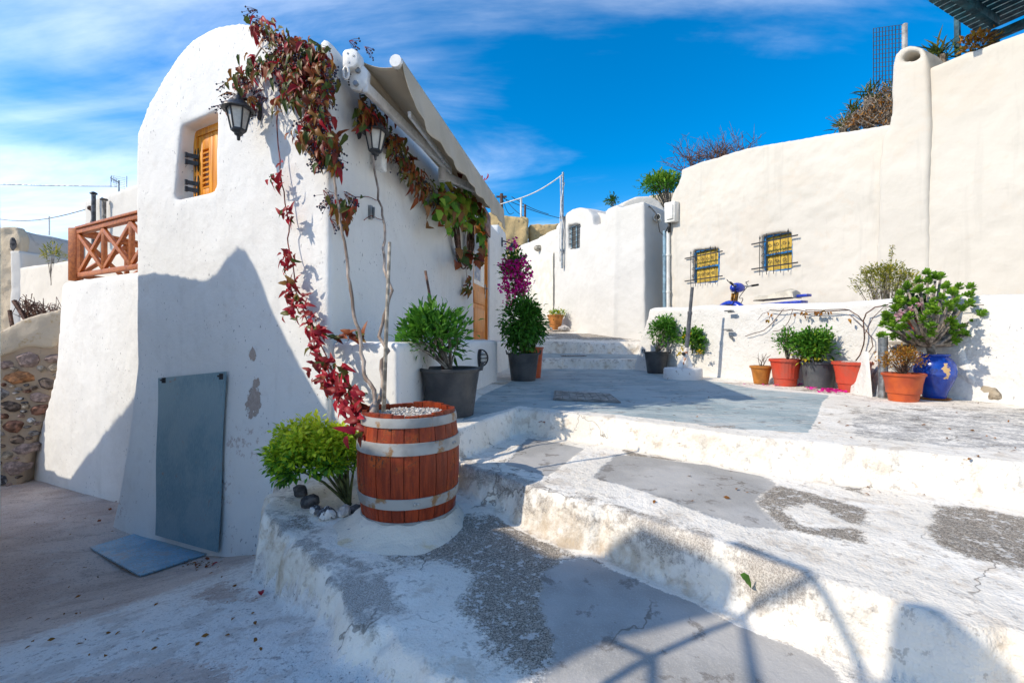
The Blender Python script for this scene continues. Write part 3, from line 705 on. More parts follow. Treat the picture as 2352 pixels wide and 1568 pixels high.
# cream house on the right
crm_out = [(1530, 900), (1534, 480), (1546, 445), (1560, 420), (1564, 392), (1600, 376), (1730, 339), (1900, 306), (2046, 281), (2046, 700), (2046, 900)]
w1_px = [(1589, 576), (1649, 570), (1647, 648), (1590, 652)]
w2_px = [(1747, 541), (1815, 531), (1817, 619), (1748, 624)]
cream = thing('cream_house', CRM.P(0, 1.5), 'long cream house wall with chimney and two blue grilled windows', 'house')
cm = MB(); slab(cm, CRM, crm_out[:-2]+[(2060, 281), (2060, 900)], -2.6, 0.0)
c1 = MB(); c1.prism(pxs(CRM, w1_px, 0.2), pxs(CRM, w1_px, -0.16))
c2 = MB(); c2.prism(pxs(CRM, w2_px, 0.2), pxs(CRM, w2_px, -0.16))
soft_solid('wall', cm, (c1, c2), 0.03, 5, M_cream, cream, wob=0.02, seed=20, wsc=0.9)
cm = MB(); slab(cm, CRM, [(2080, 900), (2080, 172), (2138, 152), (2352, 72), (2700, -55), (3300, -280), (3300, 1100)], -2.6, 0.02)
soft_solid('wall', cm, (), 0.05, 6, M_cream, cream, wob=0.02, seed=20, wsc=0.9)
cm = MB(); slab(cm, CRM, [(2028, 320), (2044, 290), (2051, 262), (2054, 160), (2060, 130), (2076, 110), (2100, 102), (2122, 108), (2136, 124), (2140, 150), (2140, 900), (2010, 900), (2022, 500)], -0.5, 0.07)
cf = MB(); slab(cf, CRM, [(2073, 143), (2081, 126), (2100, 116), (2117, 121), (2124, 134), (2116, 137)], -0.36, 0.4)
soft_solid('chimney', cm, (cf,), 0.035, 8, M_cream, cream, wob=0.015, seed=21, wsc=0.9)

# white house at the end of the lane
wh = MB()
wh1 = [(1190, 800), (1190, 564), (1276, 531), (1279, 516), (1292, 502), (1300, 491), (1313, 481), (1330, 476), (1347, 480), (1358, 494), (1362, 518), (1384, 511), (1393, 478), (1416, 469), (1412, 820)]
slab(wh, WH1, wh1, -1.2, 0.0)
K1v = Vector(K1)
def gp(u, D): return Vector(((u-CX)/F*D, D))
ft = [K1v+Vector((0.02, 0.05)), gp(1482, 10.9), gp(1512, 11.25), gp(1545, 11.9), gp(1500, 13.2), K1v+Vector((0.3, 1.3))]
zt = CZ+(CY-470)/F*11.3
wh.prism([(p.x, p.y, 1.2) for p in ft], [(p.x*1.0-0.03, p.y, zt-0.03*i) for i, p in enumerate(ft)])
cwn = MB(); wpx = [(1304, 519), (1331, 514), (1331, 570), (1304, 574)]
cwn.prism(pxs(WH1, wpx, 0.3), pxs(WH1, wpx, -0.16))
lane = thing('lane_house', (K1[0], K1[1], 2.0), 'white flat-roofed house with arched parapet at the end of the lane', 'house')
soft_solid('wall', wh, (cwn,), 0.045, 6, M_white3, lane, wob=0.012, seed=25)
# vaults on its roof
def vault_solid(front, dvec, seg=None):
    b = [p+Vector(dvec) for p in front]; m = MB(); m.prism(front, b); return m
vt = MB()
fr = [atD(1425, 740, 12.9), atD(1425, 472, 12.9), atD(1440, 460, 12.9), atD(1465, 450, 12.9), atD(1492, 448, 12.9), atD(1512, 458, 12.9), atD(1524, 474, 12.9), atD(1535, 490, 12.9), atD(1535, 740, 12.9)]
vt.prism(fr, [p+Vector((-1.2, 3.6, 0.0)) for p in fr])
soft_solid('roof_vault', vt, (), 0.05, 3, M_cream2, lane, wob=0.01, seed=26)
vt = MB()
fr = [WH1.px(u, v, -0.25) for u, v in ((1205, 640), (1206, 560), (1225, 541), (1250, 528), (1280, 515), (1296, 520), (1300, 640))]
vt.prism(fr, [p+Vector((3.2, 1.2, 0)) for p in fr])
soft_solid('roof_vault', vt, (), 0.05, 3, M_cream2, lane, wob=0.01, seed=27)
vt = MB()
fr = [WH1.px(u, v, -0.3) for u, v in ((1330, 640), (1330, 481), (1350, 484), (1375, 492), (1395, 505), (1395, 640))]
vt.prism(fr, [p+Vector((3.0, 1.4, 0.0)) for p in fr])
soft_solid('roof_vault', vt, (), 0.05, 2, M_cream2, lane, wob=0.01, seed=28)

# ochre masonry walls up the hill
om = MB()
OPL = Plane(atD(1200, 500, 19).to_2d(), (1, -0.12)); OPL.n = Vector((0, -1))
slab(om, OPL, [(1120, 640), (1120, 487), (1212, 499), (1212, 640)], -1.5, 0.0)
tag(soft_solid('masonry_house', om, (), 0.07, 2, M_ochre, None, wob=0.04, seed=30, wsc=3), 'weathered ochre masonry house behind the awning tip', 'house')
om = MB()
slab(om, OPL, [(1216, 640), (1216, 505), (1340, 503), (1340, 640)], -1.5, -1.6+0.9)
tag(soft_solid('masonry_house', om, (), 0.07, 2, M_ochre, None, wob=0.04, seed=31, wsc=3), 'weathered ochre masonry house behind the tall pole', 'house')
om = MB()
OP2 = Plane(atD(1510, 460, 15).to_2d(), (1, -0.1)); OP2.n = Vector((0, -1))
slab(om, OP2, [(1488, 740), (1490, 450), (1520, 444), (1560, 442), (1600, 470), (1600, 740)], -1.0, 0.0)
tag(soft_solid('masonry_house', om, (), 0.06, 2, M_stonehouse, None, wob=0.03, seed=32, wsc=3), 'pale stone parapet between grey vault and cream house', 'house')

# houses behind the balcony
vh = thing('stone_vault_house', (-13, 11, 0), 'old stone house with grey barrel vault at far left', 'house')
fr = [atD(-70, 800, 11.2), atD(-70, 600, 11.2), atD(-60, 565, 11.2), atD(-38, 540, 11.2), atD(-10, 524, 11.2), atD(18, 518, 11.2), atD(36, 522, 11.2), atD(46, 540, 11.2), atD(50, 560, 11.2), atD(50, 800, 11.2)]
vv = MB(); vv.prism(fr, [p+Vector((0, 0.25, 0)) for p in fr])
soft_solid('front_wall', vv, (), 0.06, 2, M_stonehouse, vh, wob=0.03, seed=35, wsc=3)
fr2 = [p+Vector((-0.03, 0.12, -0.04)) for p in fr]
vv = MB(); vv.prism(fr2, [p+Vector((0, 6.0, 0)) for p in fr2])
soft_solid('vault', vv, (), 0.06, 2, M_greyvault, vh, wob=0.015, seed=36)
fr3 = [atD(51, 575, 11.15), atD(51, 800, 11.15), atD(20, 800, 11.15), atD(20, 575, 11.15)]
vv = MB(); vv.prism(fr3, [p+Vector((0.06, 6.0, -0.1)) for p in fr3])
soft_solid('side_wall', vv, (), 0.06, 2, M_white3, vh, wob=0.015, seed=37)
om = MB()
slab(om, STW, [(-400, 1200), (-400, 560), (-60, 555), (0, 553), (18, 556), (24, 600), (24, 1200)], -9.0, -8.0)
tag(soft_solid('masonry_house', om, (), 0.09, 2, M_ochre, None, wob=0.05, seed=38, wsc=2), 'ochre masonry house at the far left edge of the view', 'house')
PCW = Plane(atD(157, 650, 9.0).to_2d(), dF); PCW.n = FAC.n.copy()
om = MB(); slab(om, PCW, [(46, 900), (46, 614), (157, 598), (345, 570), (345, 900)], -0.35, 0.0)
tag(soft_solid('parapet_wall', om, (), 0.045, 3, M_cream2, None, wob=0.01, seed=39), 'pale plastered parapet wall behind the wooden balcony', 'wall')
FLH = Plane(atD(193, 500, 11.5).to_2d(), dF); FLH.n = FAC.n.copy()
flat = thing('flat_roof_house', FLH.px(250, 640), 'white flat-roofed house with two flue pipes behind the balcony', 'house')
om = MB(); slab(om, FLH, [(193, 900), (193, 462), (312, 424), (420, 390), (420, 900)], -4.0, 0.0)
soft_solid('wall', om, (), 0.06, 3, M_white3, flat, wob=0.012, seed=40)

# neighbouring house across the street, out of frame on the left: it throws the shade over the street and the facade foot
SHX = -5.0
def back(p, X=SHX):
    """where the edge that throws a shadow on p stands: follow the sunlight back to the plane x = X"""
    k = (p.x-X)/LDIR.x
    return Vector(p)-LDIR*k
efac = [back(FAC.px(u, v)) for u, v in ((300, 642), (312, 630), (350, 622), (400, 627), (440, 636), (470, 640), (497, 622), (520, 588), (545, 560), (565, 574), (590, 620), (620, 700), (655, 770), (690, 835), (730, 905), (775, 975))]
ebar = [back(atD(u, v, D)) for u, v, D in ((860, 1040, 2.42), (960, 1085, 2.24))]
eg = [back(hit(u, v)) for u, v in ((1180, 1222), (1280, 1282), (1335, 1274), (1420, 1232), (1472, 1200), (1600, 1255), (1660, 1290), (1695, 1318), (1640, 1372), (1430, 1468), (1200, 1572))]
sil = efac+[p-Vector((0, 0, 0.7)) for p in ebar+eg]
ys = [p.y for p in sil]; keep = []
for p in sil:
    if not keep or p.y < keep[-1].y-0.01: keep.append(p)
first = Vector((SHX, keep[0].y+0.03, keep[0].z-0.35))
ring = [Vector((SHX, keep[0].y+0.03, -0.6)), first]+keep+[Vector((SHX, keep[-1].y-0.03, -0.6))]
nb = MB(); nb.prism(ring, [p+Vector((-0.45, -0.16, 0)) for p in ring])
tag(soft_solid('neighbour_house', nb, (), 0.035, 1, M_white2, None, wob=0.0), 'whitewashed wall of the neighbouring house across the street', 'house')
ea = [back(ANX.px(u, v), -8.0) for u, v in ((60, 1055), (160, 1095), (230, 1000), (300, 915), (316, 890))]  # unseen wall added as caster, its top traced back from the annex shade edge
ring = [Vector((-8, ea[0].y+0.6, -1)), Vector((-8, ea[0].y+0.6, ea[0].z))]+ea+[ea[-1]+Vector((0, -1.2, 0.8)), Vector((-8, ea[-1].y-1.2, -1))]
nb = MB(); nb.prism(ring, [p+Vector((-0.4, -0.15, 0)) for p in ring])
tag(soft_solid('annex_shade_wall', nb, (), 0.05, 1, M_white2, None, wob=0.0), 'unseen sloping wall added to shade the foot of the annex', 'wall')
NX2 = -3.5  # second unseen caster, added nearer for crisper shade on barrel and landing
sil = [back(p, NX2) for p in (efac[-3:]+ebar+eg)]; keep = []
for p in sil:
    if not keep or p.y < keep[-1].y-0.005: keep.append(p)
ring = [Vector((NX2, keep[0].y+0.03, -0.4)), Vector((NX2, keep[0].y+0.03, keep[0].z-0.05))]+keep+[Vector((NX2, keep[-1].y-0.02, -0.4))]
nb = MB(); nb.prism(ring, [p+Vector((-0.3, -0.10, 0)) for p in ring])
tag(soft_solid('landing_shade_wall', nb, (), 0.03, 1, M_white2, None, wob=0.0), 'unseen whitewashed wall added to shade the landing and barrel', 'wall')

# ---------------------------------------------------------------- object materials
def wood(name, c, dark, rough=0.45, sc=(60, 60, 2.2), bump=0.25):
    t = NT(name)
    n = t.noise(1.0, 5, 0.6, 0.6, stretch=sc); b = t.noise(3.0, 3)
    col = t.mix(t.rng(n, 0.35, 0.68), dark, c); col = t.mix(t.rng(b, 0.35, 0.75, 0, 0.35), col, tuple(k*1.25 for k in c))
    return t.fin(col, rough, t.bump(n, bump, 0.004), 0, 0.4)
M_orange = wood('orange_varnished_wood', (0.80, 0.32, 0.012), (0.60, 0.19, 0.006))
M_doorwood = wood('door_varnished_wood', (0.74, 0.27, 0.03), (0.54, 0.16, 0.014))
M_rail = wood('red_brown_rail_wood', (0.44, 0.125, 0.022), (0.29, 0.068, 0.011), 0.5, sc=(25, 25, 25))
M_black = simple('black_iron', (0.022, 0.021, 0.023), 0.45, 0.3, 20, bump=0.2, spec=0.5)
M_lamp = simple('black_lamp_metal', (0.045, 0.047, 0.052), 0.42, 0.2, 20, bump=0.15)
def glassy(name, c, rough=0.25):
    t = NT(name); n = t.noise(14, 3)
    return t.fin(t.mix(t.rng(n, 0.3, 0.7), tuple(k*0.82 for k in c), c), rough, None, 0, 0.5)
M_lampglass = glassy('frosted_lamp_glass', (0.60, 0.58, 0.53))
M_sheet = None
t = NT('blue_grey_sheet_metal'); n = t.noise(30, 4, 0.6, stretch=(6, 6, 0.6)); b = t.noise(2.0, 4)
c_ = t.mix(t.rng(n, 0.3, 0.7), (0.15, 0.26, 0.31), (0.21, 0.335, 0.385)); c_ = t.mix(t.rng(b, 0.4, 0.75, 0, 0.5), c_, (0.29, 0.385, 0.415))
c_ = t.mix(t.rng(t.noise(9, 6, 0.75, 0.6), 0.74, 0.86, 0, 0.7), c_, (0.30, 0.19, 0.12)); c_ = t.mix(t.rng(t.noise(1.0, 3, 0.6, stretch=(160, 160, 3)), 0.78, 0.9, 0, 0.5), c_, (0.45, 0.48, 0.48))
M_sheet = t.fin(c_, 0.5, t.bump(t.noise(60, 4), 0.15, 0.003), 0.25, 0.4)
t = NT('blue_floor_sheet'); n = t.noise(70, 3, 0.7); b = t.noise(5.0, 5, 0.6)
c_ = t.mix(t.rng(b, 0.3, 0.7), (0.20, 0.38, 0.50), (0.30, 0.47, 0.57)); c_ = t.mix(t.rng(n, 0.60, 0.68, 0, 0.8), c_, (0.30, 0.22, 0.16)); c_ = t.mix(t.rng(b, 0.6, 0.8, 0, 0.7), c_, (0.40, 0.37, 0.35))
M_sheet2 = t.fin(c_, 0.55, t.bump(n, 0.25, 0.003), 0.1, 0.4)
t = NT('awning_canvas'); n = t.noise(3.0, 4)
c_ = t.mix(t.rng(n, 0.3, 0.7), (0.60, 0.525, 0.405), (0.68, 0.60, 0.475))
M_canvas = t.fin(c_, 0.8, t.bump(t.noise(400, 2), 0.15, 0.002), 0, 0.2)
tr = t.t.nodes.new('ShaderNodeBsdfTranslucent'); tr.inputs[0].default_value = (0.52, 0.46, 0.37, 1)
mx = t.t.nodes.new('ShaderNodeMixShader'); mx.inputs[0].default_value = 0.28
t.L(t.b.outputs[0], mx.inputs[1]); t.L(tr.outputs[0], mx.inputs[2]); t.L(mx.outputs[0], t.out.inputs[0])
M_whitemetal = simple('white_powder_coat', (0.76, 0.755, 0.73), 0.35, 0.06, 8, spec=0.5)
M_steel = simple('galvanised_steel', (0.34, 0.36, 0.375), 0.4, 0.18, 16, metal=0.75, spec=0.5)
M_pvc = simple('white_pvc', (0.74, 0.72, 0.66), 0.4, 0.08, 6)
M_cable = simple('black_cable', (0.02, 0.02, 0.02), 0.5, 0.1)
M_greycable = simple('grey_cable', (0.25, 0.25, 0.27), 0.5, 0.1)
M_whitecable = simple('white_cable', (0.68, 0.66, 0.62), 0.5, 0.1)

def PO(pl, u, v, out):
    """pixel on the plane standing 'out' in front of the wall; returns (t, z, point)"""
    q = Plane(pl.p+pl.n*out, pl.d); q.n = pl.n.copy()
    t, z = q.tz(u, v); return t, z, q.P(t, z)

# ---------------------------------------------------------------- shuttered window of the vaulted house
wt0, wzb = FAC.tz(496, 436); wt1, wzt = FAC.tz(415, 290); _, wzb2 = FAC.tz(397, 458)
zb, ztp = min(wzb, wzb2)-0.05, wzt+0.04; t0w, t1w = wt0-0.03, wt1+0.03
fr = MB(); mw = (t0w+t1w)/2; of = -0.135
def fbar(mb, ta, tb, za, zc, o0, o1):
    mb.prism([FAC.P(ta, za, o0), FAC.P(tb, za, o0), FAC.P(tb, zc, o0), FAC.P(ta, zc, o0)], [FAC.P(ta, za, o1), FAC.P(tb, za, o1), FAC.P(tb, zc, o1), FAC.P(ta, zc, o1)])
fbar(fr, t0w, t1w, ztp-0.10, ztp, -0.20, -0.125); fbar(fr, t1w-0.07, t1w, zb, ztp-0.10, -0.20, -0.125); fbar(fr, t0w, t0w+0.07, zb, ztp-0.10, -0.20, -0.125)
fbar(fr, t0w+0.07, t1w-0.07, zb, zb+0.05, -0.20, -0.125)
fr.build('window_frame', M_orange, house, bevel=0.004)
for sgn in (1, -1):
    a, b = (mw+0.004, t1w-0.075) if sgn > 0 else (t0w+0.075, mw-0.004)
    sh = MB(); z0, z1 = zb+0.055, ztp-0.105; lw = (b-a)
    la_, lb_ = a+lw*0.26, b-lw*0.30
    fbar(sh, a, la_, z0, z1, -0.168, -0.132); fbar(sh, lb_, b, z0, z1, -0.168, -0.132)
    mb_, mt_ = (z1-z0)*0.17, (z1-z0)*0.22
    fbar(sh, la_, lb_, z0, z0+mb_, -0.168, -0.132); fbar(sh, la_, lb_, z1-mt_, z1, -0.168, -0.132)
    fbar(sh, la_, lb_, z0+mb_, z1-mt_, -0.172, -0.166)
    so = sh.build('shutter', M_orange, house, bevel=0.003)
    ns = 8; hh = (z1-mt_-z0-mb_)/ns
    for k in range(ns):
        sl = MB(); zc = z0+mb_+hh*(k+0.5)
        sl.prism([FAC.P(la_, zc-hh*0.45, -0.130), FAC.P(lb_, zc-hh*0.45, -0.130), FAC.P(lb_, zc+hh*0.30, -0.166), FAC.P(la_, zc+hh*0.30, -0.166)],
                 [FAC.P(la_, zc-hh*0.25, -0.128), FAC.P(lb_, zc-hh*0.25, -0.128), FAC.P(lb_, zc+hh*0.50, -0.164), FAC.P(la_, zc+hh*0.50, -0.164)])
        sl.build('slat', M_orange, so)
    if sgn > 0:
        for zc in (z0+(z1-z0)*0.64, z0+(z1-z0)*0.22):
            hg = MB()
            for dz in (0.035, -0.03):
                hg.prism([FAC.P(b+0.035, zc+dz-0.018, -0.05), FAC.P(b+0.065, zc+dz-0.018, -0.05), FAC.P(b+0.065, zc+dz+0.018, -0.05), FAC.P(b+0.035, zc+dz+0.018, -0.05)],
                         [FAC.P(b-0.02, zc+dz-0.026, -0.125), FAC.P(b+0.0, zc+dz-0.026, -0.125), FAC.P(b+0.0, zc+dz+0.010, -0.125), FAC.P(b-0.02, zc+dz+0.010, -0.125)])
                hg.tube([FAC.P(b+0.05, zc+dz-0.024, -0.05), FAC.P(b+0.05, zc+dz+0.024, -0.05)], 0.014, 8)
            for tt, dd in ((b-0.01, 0.0), (b+0.035, 0.0)):
                ring = [(0, 0.115), (0.010, 0.085), (0.006, 0.07), (0.016, 0.045), (0.010, 0.0), (0.016, -0.045), (0.006, -0.07), (0.010, -0.085), (0, -0.115)]
                full = ring+[(-x, z) for x, z in ring[-2:0:-1]]
                hg.prism([FAC.P(tt+x, zc+z, -0.130) for x, z in full], [FAC.P(tt+x, zc+z, -0.122) for x, z in full])
            hg.build('hinge', M_black, so)

# ---------------------------------------------------------------- metal sheets by the facade foot
NU, NV = 14, 24; V = []
for j in range(NV+1):
    for i in range(NU+1):
        a, b = i/NU, j/NV
        u = (363+(516-363)*a)*(1-b)+(356+(499-356)*a)*b; v = (868+(853-868)*a)*(1-b)+(1228+(1268-1228)*a)*b
        out = 0.030+0.165*max(0.0, (1.7-1.5*(1-b))/1.7)**1.6 + 0.006*math.sin(a*3.1)*math.sin(b*5.0)
        if i == 0 or i == NU: u += 1.2*math.sin(b*9+i)
        V.append(PO(FAC, u, v, out)[2])
V2 = [p-Vector((FAC.n.x, FAC.n.y, 0))*0.012 for p in V]; nv = len(V); fs = []
W = NU+1
for j in range(NV):
    for i in range(NU):
        a = j*W+i; fs.append((a, a+1, a+1+W, a+W)); fs.append((nv+a, nv+a+W, nv+a+1+W, nv+a+1))
for i in range(NU): fs.append((i, nv+i, nv+i+1, i+1)); k = NV*W+i; fs.append((k, k+1, nv+k+1, nv+k))
for j in range(NV): k = j*W; fs.append((k, k+W, nv+k+W, nv+k)); k += NU; fs.append((k, nv+k, nv+k+W, k+W))
sheet = thing('metal_sheet', V[-W], 'tall blue-grey metal sheet standing against the house facade', 'metal sheet')
m_ = MB(); m_.add(V+V2, fs); m_.build('panel', M_sheet, sheet, smooth=40)
for u, v in ((376, 872), (508, 863)):
    p = PO(FAC, u, v, 0.085)[2]; m_ = MB(); m_.bar(p+Vector((0, 0, 0.02)), p-Vector((0, 0, 0.03)), 0.012, 0.03); m_.tube([p, p+Vector((FAC.n.x, FAC.n.y, 0))*0.03], 0.008, 6)
    m_.build('hook', M_black, sheet)
cor = [hit(u, v) for u, v in ((207, 1262), (352, 1219), (496, 1268), (322, 1326))]
V = []; NU = 10
for j in range(NU+1):
    for i in range(NU+1):
        a, b = i/NU, j/NU
        p = (cor[0]*(1-a)+cor[1]*a)*(1-b)+(cor[3]*(1-a)+cor[2]*a)*b
        V.append(Vector((p.x, p.y, max(p.z, gz(p.x, p.y))+0.018)))
W = NU+1; nv = len(V); V2 = [p-Vector((0, 0, 0.012)) for p in V]; fs = []
for j in range(NU):
    for i in range(NU):
        a = j*W+i; fs.append((a, a+1, a+1+W, a+W)); fs.append((nv+a, nv+a+W, nv+a+1+W, nv+a+1))
for i in range(NU): fs.append((i, nv+i, nv+i+1, i+1)); k = NU*W+i; fs.append((k, k+1, nv+k+1, nv+k)); k = i*W; fs.append((k, k+W, nv+k+W, nv+k)); k += NU; fs.append((k, nv+k, nv+k+W, k+W))
m_ = MB(); m_.add(V+V2, fs)
tag(m_.build('metal_sheet', M_sheet2, smooth=40), 'light blue spotted metal sheet lying flat on the street', 'metal sheet')

# ---------------------------------------------------------------- lanterns
def make_lantern(pl, wall_uv, lamp_uv, out, label, s=1.0, drop=0.0, size=1.0):
    wp = pl.px(*wall_uv); lt, lz, lp = PO(pl, lamp_uv[0], lamp_uv[1], out)
    L = thing('wall_lantern', wp, label, 'lantern', 'black wall lanterns')
    n3 = Vector((pl.n.x, pl.n.y, 0)); d3 = Vector((pl.d.x, pl.d.y, 0)); up = Vector((0, 0, 1)); k = size
    b = MB()
    ring = [(0, 0.115), (0.022, 0.075), (0.026, 0.0), (0.022, -0.075), (0, -0.115), (-0.022, -0.075), (-0.026, 0.0), (-0.022, 0.075)]
    b.prism([wp+d3*x*k+up*z*k-n3*0.01 for x, z in ring], [wp+d3*x*0.75*k+up*z*0.9*k+n3*0.028 for x, z in ring])
    b.build('backplate', M_lamp, L, bevel=0.004)
    top = lp+up*0.165*k
    a = MB(); a0 = wp+n3*0.02+up*0.02*k
    pts = [a0, a0+n3*0.03+up*0.0, a0.lerp(top, 0.45)+up*0.005*k, top-up*0.02*k]
    a.tube(pts, [0.018*k, 0.017*k, 0.014*k, 0.012*k], 8); a.lathe([(0.016*k, -0.03*k), (0.020*k, 0.0), (0.012*k, 0.02*k), (0.016*k, 0.03*k), (0.004*k, 0.06*k)], 12, top)
    a.build('arm', M_lamp, L, smooth=50)
    h = MB(); h.lathe([(0.014*k, 0.165*k), (0.030*k, 0.150*k), (0.040*k, 0.120*k), (0.072*k, 0.105*k), (0.085*k, 0.075*k), (0.118*k, 0.055*k), (0.120*k, 0.048*k), (0.060*k, 0.052*k)], 24, lp)
    h.build('hood', M_lamp, L, smooth=40)
    fr_ = MB(); ang0 = 0.35
    for i in range(6):
        an = ang0+i*math.pi/3; o1 = Vector((math.cos(an), math.sin(an), 0))
        fr_.bar(lp+o1*0.086*k+up*0.058*k, lp+o1*0.052*k-up*0.105*k, 0.011*k, 0.011*k)
    fr_.lathe([(0.056*k, -0.100*k), (0.058*k, -0.112*k), (0.046*k, -0.122*k), (0.034*k, -0.130*k), (0.030*k, -0.145*k), (0.014*k, -0.155*k), (0.012*k, -0.185*k), (0.002*k, -0.19*k)], 6, lp, Matrix.Rotation(ang0, 3, 'Z'))
    fr_.build('cage', M_lamp, L, bevel=0.002, seg=1)
    for i in range(6):
        a0_, a1_ = ang0+i*math.pi/3, ang0+(i+1)*math.pi/3
        q = []
        for an, r, z in ((a0_, 0.080, 0.052), (a1_, 0.080, 0.052), (a1_, 0.049, -0.100), (a0_, 0.049, -0.100)):
            q.append(lp+Vector((math.cos(an)*r, math.sin(an)*r, z))*k)
        c = sum(q, Vector())/4; c.z = 0; inn = (Vector((lp.x, lp.y, 0))-c).normalized()*0.004
        p = MB(); p.prism(q, [x+inn for x in q]); p.build('pane', M_lampglass, L)
    return L
make_lantern(FAC, (598, 248), (548, 268), 0.20, 'black wall lantern beside the shuttered window on the sunlit facade')
make_lantern(SID, (822, 292), (862, 318), 0.17, 'black wall lantern wrapped in red creeper under the awning', size=0.96)
make_lantern(SID, (1030, 478), (1056, 492), 0.17, 'black wall lantern half hidden in green leaves above the twig wreath', size=0.9)
make_lantern(SID, (1152, 556), (1176, 575), 0.22, 'small black wall lantern above the pink bougainvillea', size=0.95)

# ---------------------------------------------------------------- front door
door = MB(); d0, d1 = td0+0.06, td1-0.06; DO = -0.06
pts = arch(d0, d1, DOORZ+0.02, 3.93, 0.30)
door.prism([SID.P(t_, z, DO) for t_, z in pts], [SID.P(t_, z, DO-0.05) for t_, z in pts])
dr = door.build('door', M_doorwood, house, bevel=0.004)
fr_ = MB()
def sbar(mb, ta, tb, za, zc, o0, o1):
    mb.prism([SID.P(ta, za, o0), SID.P(tb, za, o0), SID.P(tb, zc, o0), SID.P(ta, zc, o0)], [SID.P(ta, za, o1), SID.P(tb, za, o1), SID.P(tb, zc, o1), SID.P(ta, zc, o1)])
outer = arch(td0-0.02, td1+0.02, DOORZ, 3.99, 0.32, 12); inner = arch(td0+0.055, td1-0.055, DOORZ, 3.92, 0.29, 12)
n_ = len(outer); vs = [SID.P(t_, z, -0.035) for t_, z in outer]+[SID.P(t_, z, -0.035) for t_, z in inner]+[SID.P(t_, z, -0.12) for t_, z in outer]+[SID.P(t_, z, -0.12) for t_, z in inner]
fs = []
for i in range(1, n_):
    j = (i+1) % n_
    fs += [(i, j, n_+j, n_+i), (2*n_+i, 3*n_+i, 3*n_+j, 2*n_+j), (i, 2*n_+i, 2*n_+j, j), (n_+i, n_+j, 3*n_+j, 3*n_+i)]
fr_.add(vs, fs); fr_.build('door_frame', M_doorwood, house, smooth=35)
for za, zc in ((DOORZ+0.14, 2.42), (2.50, 2.72)):
    p = MB(); sbar(p, d0+0.12, d1-0.12, za, zc, DO-0.01, DO+0.018); p.build('panel', M_doorwood, dr, bevel=0.012)
M_panel_glass = glassy('door_glass', (0.33, 0.36, 0.38), 0.08)
gl = MB(); pts = arch(d0+0.13, d1-0.13, 2.84, 3.78, 0.24)
gl.prism([SID.P(t_, z, DO+0.004) for t_, z in pts], [SID.P(t_, z, DO-0.02) for t_, z in pts]); gl.build('pane', M_panel_glass, dr)
M_tile_print = simple('faded_notice_paper', (0.62, 0.58, 0.52), 0.7, 0.3, 9, c2=(0.30, 0.34, 0.42))
nt = MB(); sbar(nt, d0+0.20, d1-0.42, 2.92, 3.42, DO+0.008, DO+0.006); nt.build('notice', M_tile_print, dr)
hd = MB(); hp = SID.P(d1-0.06, 2.83, DO)
n3 = Vector((SID.n.x, SID.n.y, 0)); s3 = Vector((SID.d.x, SID.d.y, 0))
hd.box((0, 0, 0), (0.045, 0.012, 0.26), SID.M(d1-0.06, 2.78, DO+0.006)); hd.tube([hp, hp+n3*0.06, hp+n3*0.065-s3*0.12], 0.011, 8)
hd.build('handle', M_steel, dr, bevel=0.003)
bd = MB(); q = [(1111, 470), (1127, 497), (1127, 546), (1111, 522)]
bd.prism([PO(SID, u, v, 0.035)[2] for u, v in q], [PO(SID, u, v, 0.035)[2]-n3*0.03 for u, v in q])
tag(bd.build('door_board', simple('dark_red_board', (0.20, 0.075, 0.05), 0.6, 0.3, 5), bevel=0.003), 'dark red board on the wall above the front door', 'board')

# ---------------------------------------------------------------- folding awning
AW0, AW1 = 0.06, 3.98
_, rz, _ = PO(SID, 786, 112, 0.13); _, fz, _ = PO(SID, 914, 148, 0.50)
awn = thing('awning', SID.P(0.1, rz, 0.02), 'half-folded beige canvas awning along the side wall', 'awning')
m_ = MB(); m_.tube([SID.P(AW0+0.10, rz, 0.13), SID.P(AW1, rz, 0.13)], 0.052, 20); m_.build('roller', M_canvas, awn, smooth=50)
m_ = MB()
prof = [(-0.065, -0.06), (-0.065, 0.045), (-0.045, 0.07), (0.02, 0.072), (0.06, 0.045), (0.068, 0.0), (0.06, -0.05), (0.03, -0.075), (-0.03, -0.078)]
m_.prism([SID.P(AW0, rz+z, 0.13+x) for x, z in prof], [SID.P(AW0+0.10, rz+z, 0.13+x) for x, z in prof])
cap_o = m_.build('end_cap', M_whitemetal, awn, bevel=0.012, seg=3)
for x, z in ((-0.02, 0.035), (0.03, 0.01), (-0.01, -0.035)):
    m_ = MB(); m_.tube([SID.P(AW0-0.004, rz+z, 0.13+x), SID.P(AW0+0.01, rz+z, 0.13+x)], 0.008, 8); m_.build('screw', M_steel, cap_o)
m_ = MB(); m_.tube([SID.P(AW1, rz, 0.13), SID.P(AW1+0.08, rz, 0.13)], 0.07, 16); m_.build('end_cap', M_whitemetal, awn, smooth=40)
m_ = MB()      # eyelet for the crank
rp = PO(SID, 795, 168, 0.10)[2]; ringp = [rp+n3*(0.022*math.cos(a))+Vector((0, 0, 0.045*math.sin(a))) for a in np.linspace(0, 2*math.pi, 17)]
m_.tube(ringp, 0.010, 8); m_.build('crank_eye', M_whitemetal, awn, smooth=60)
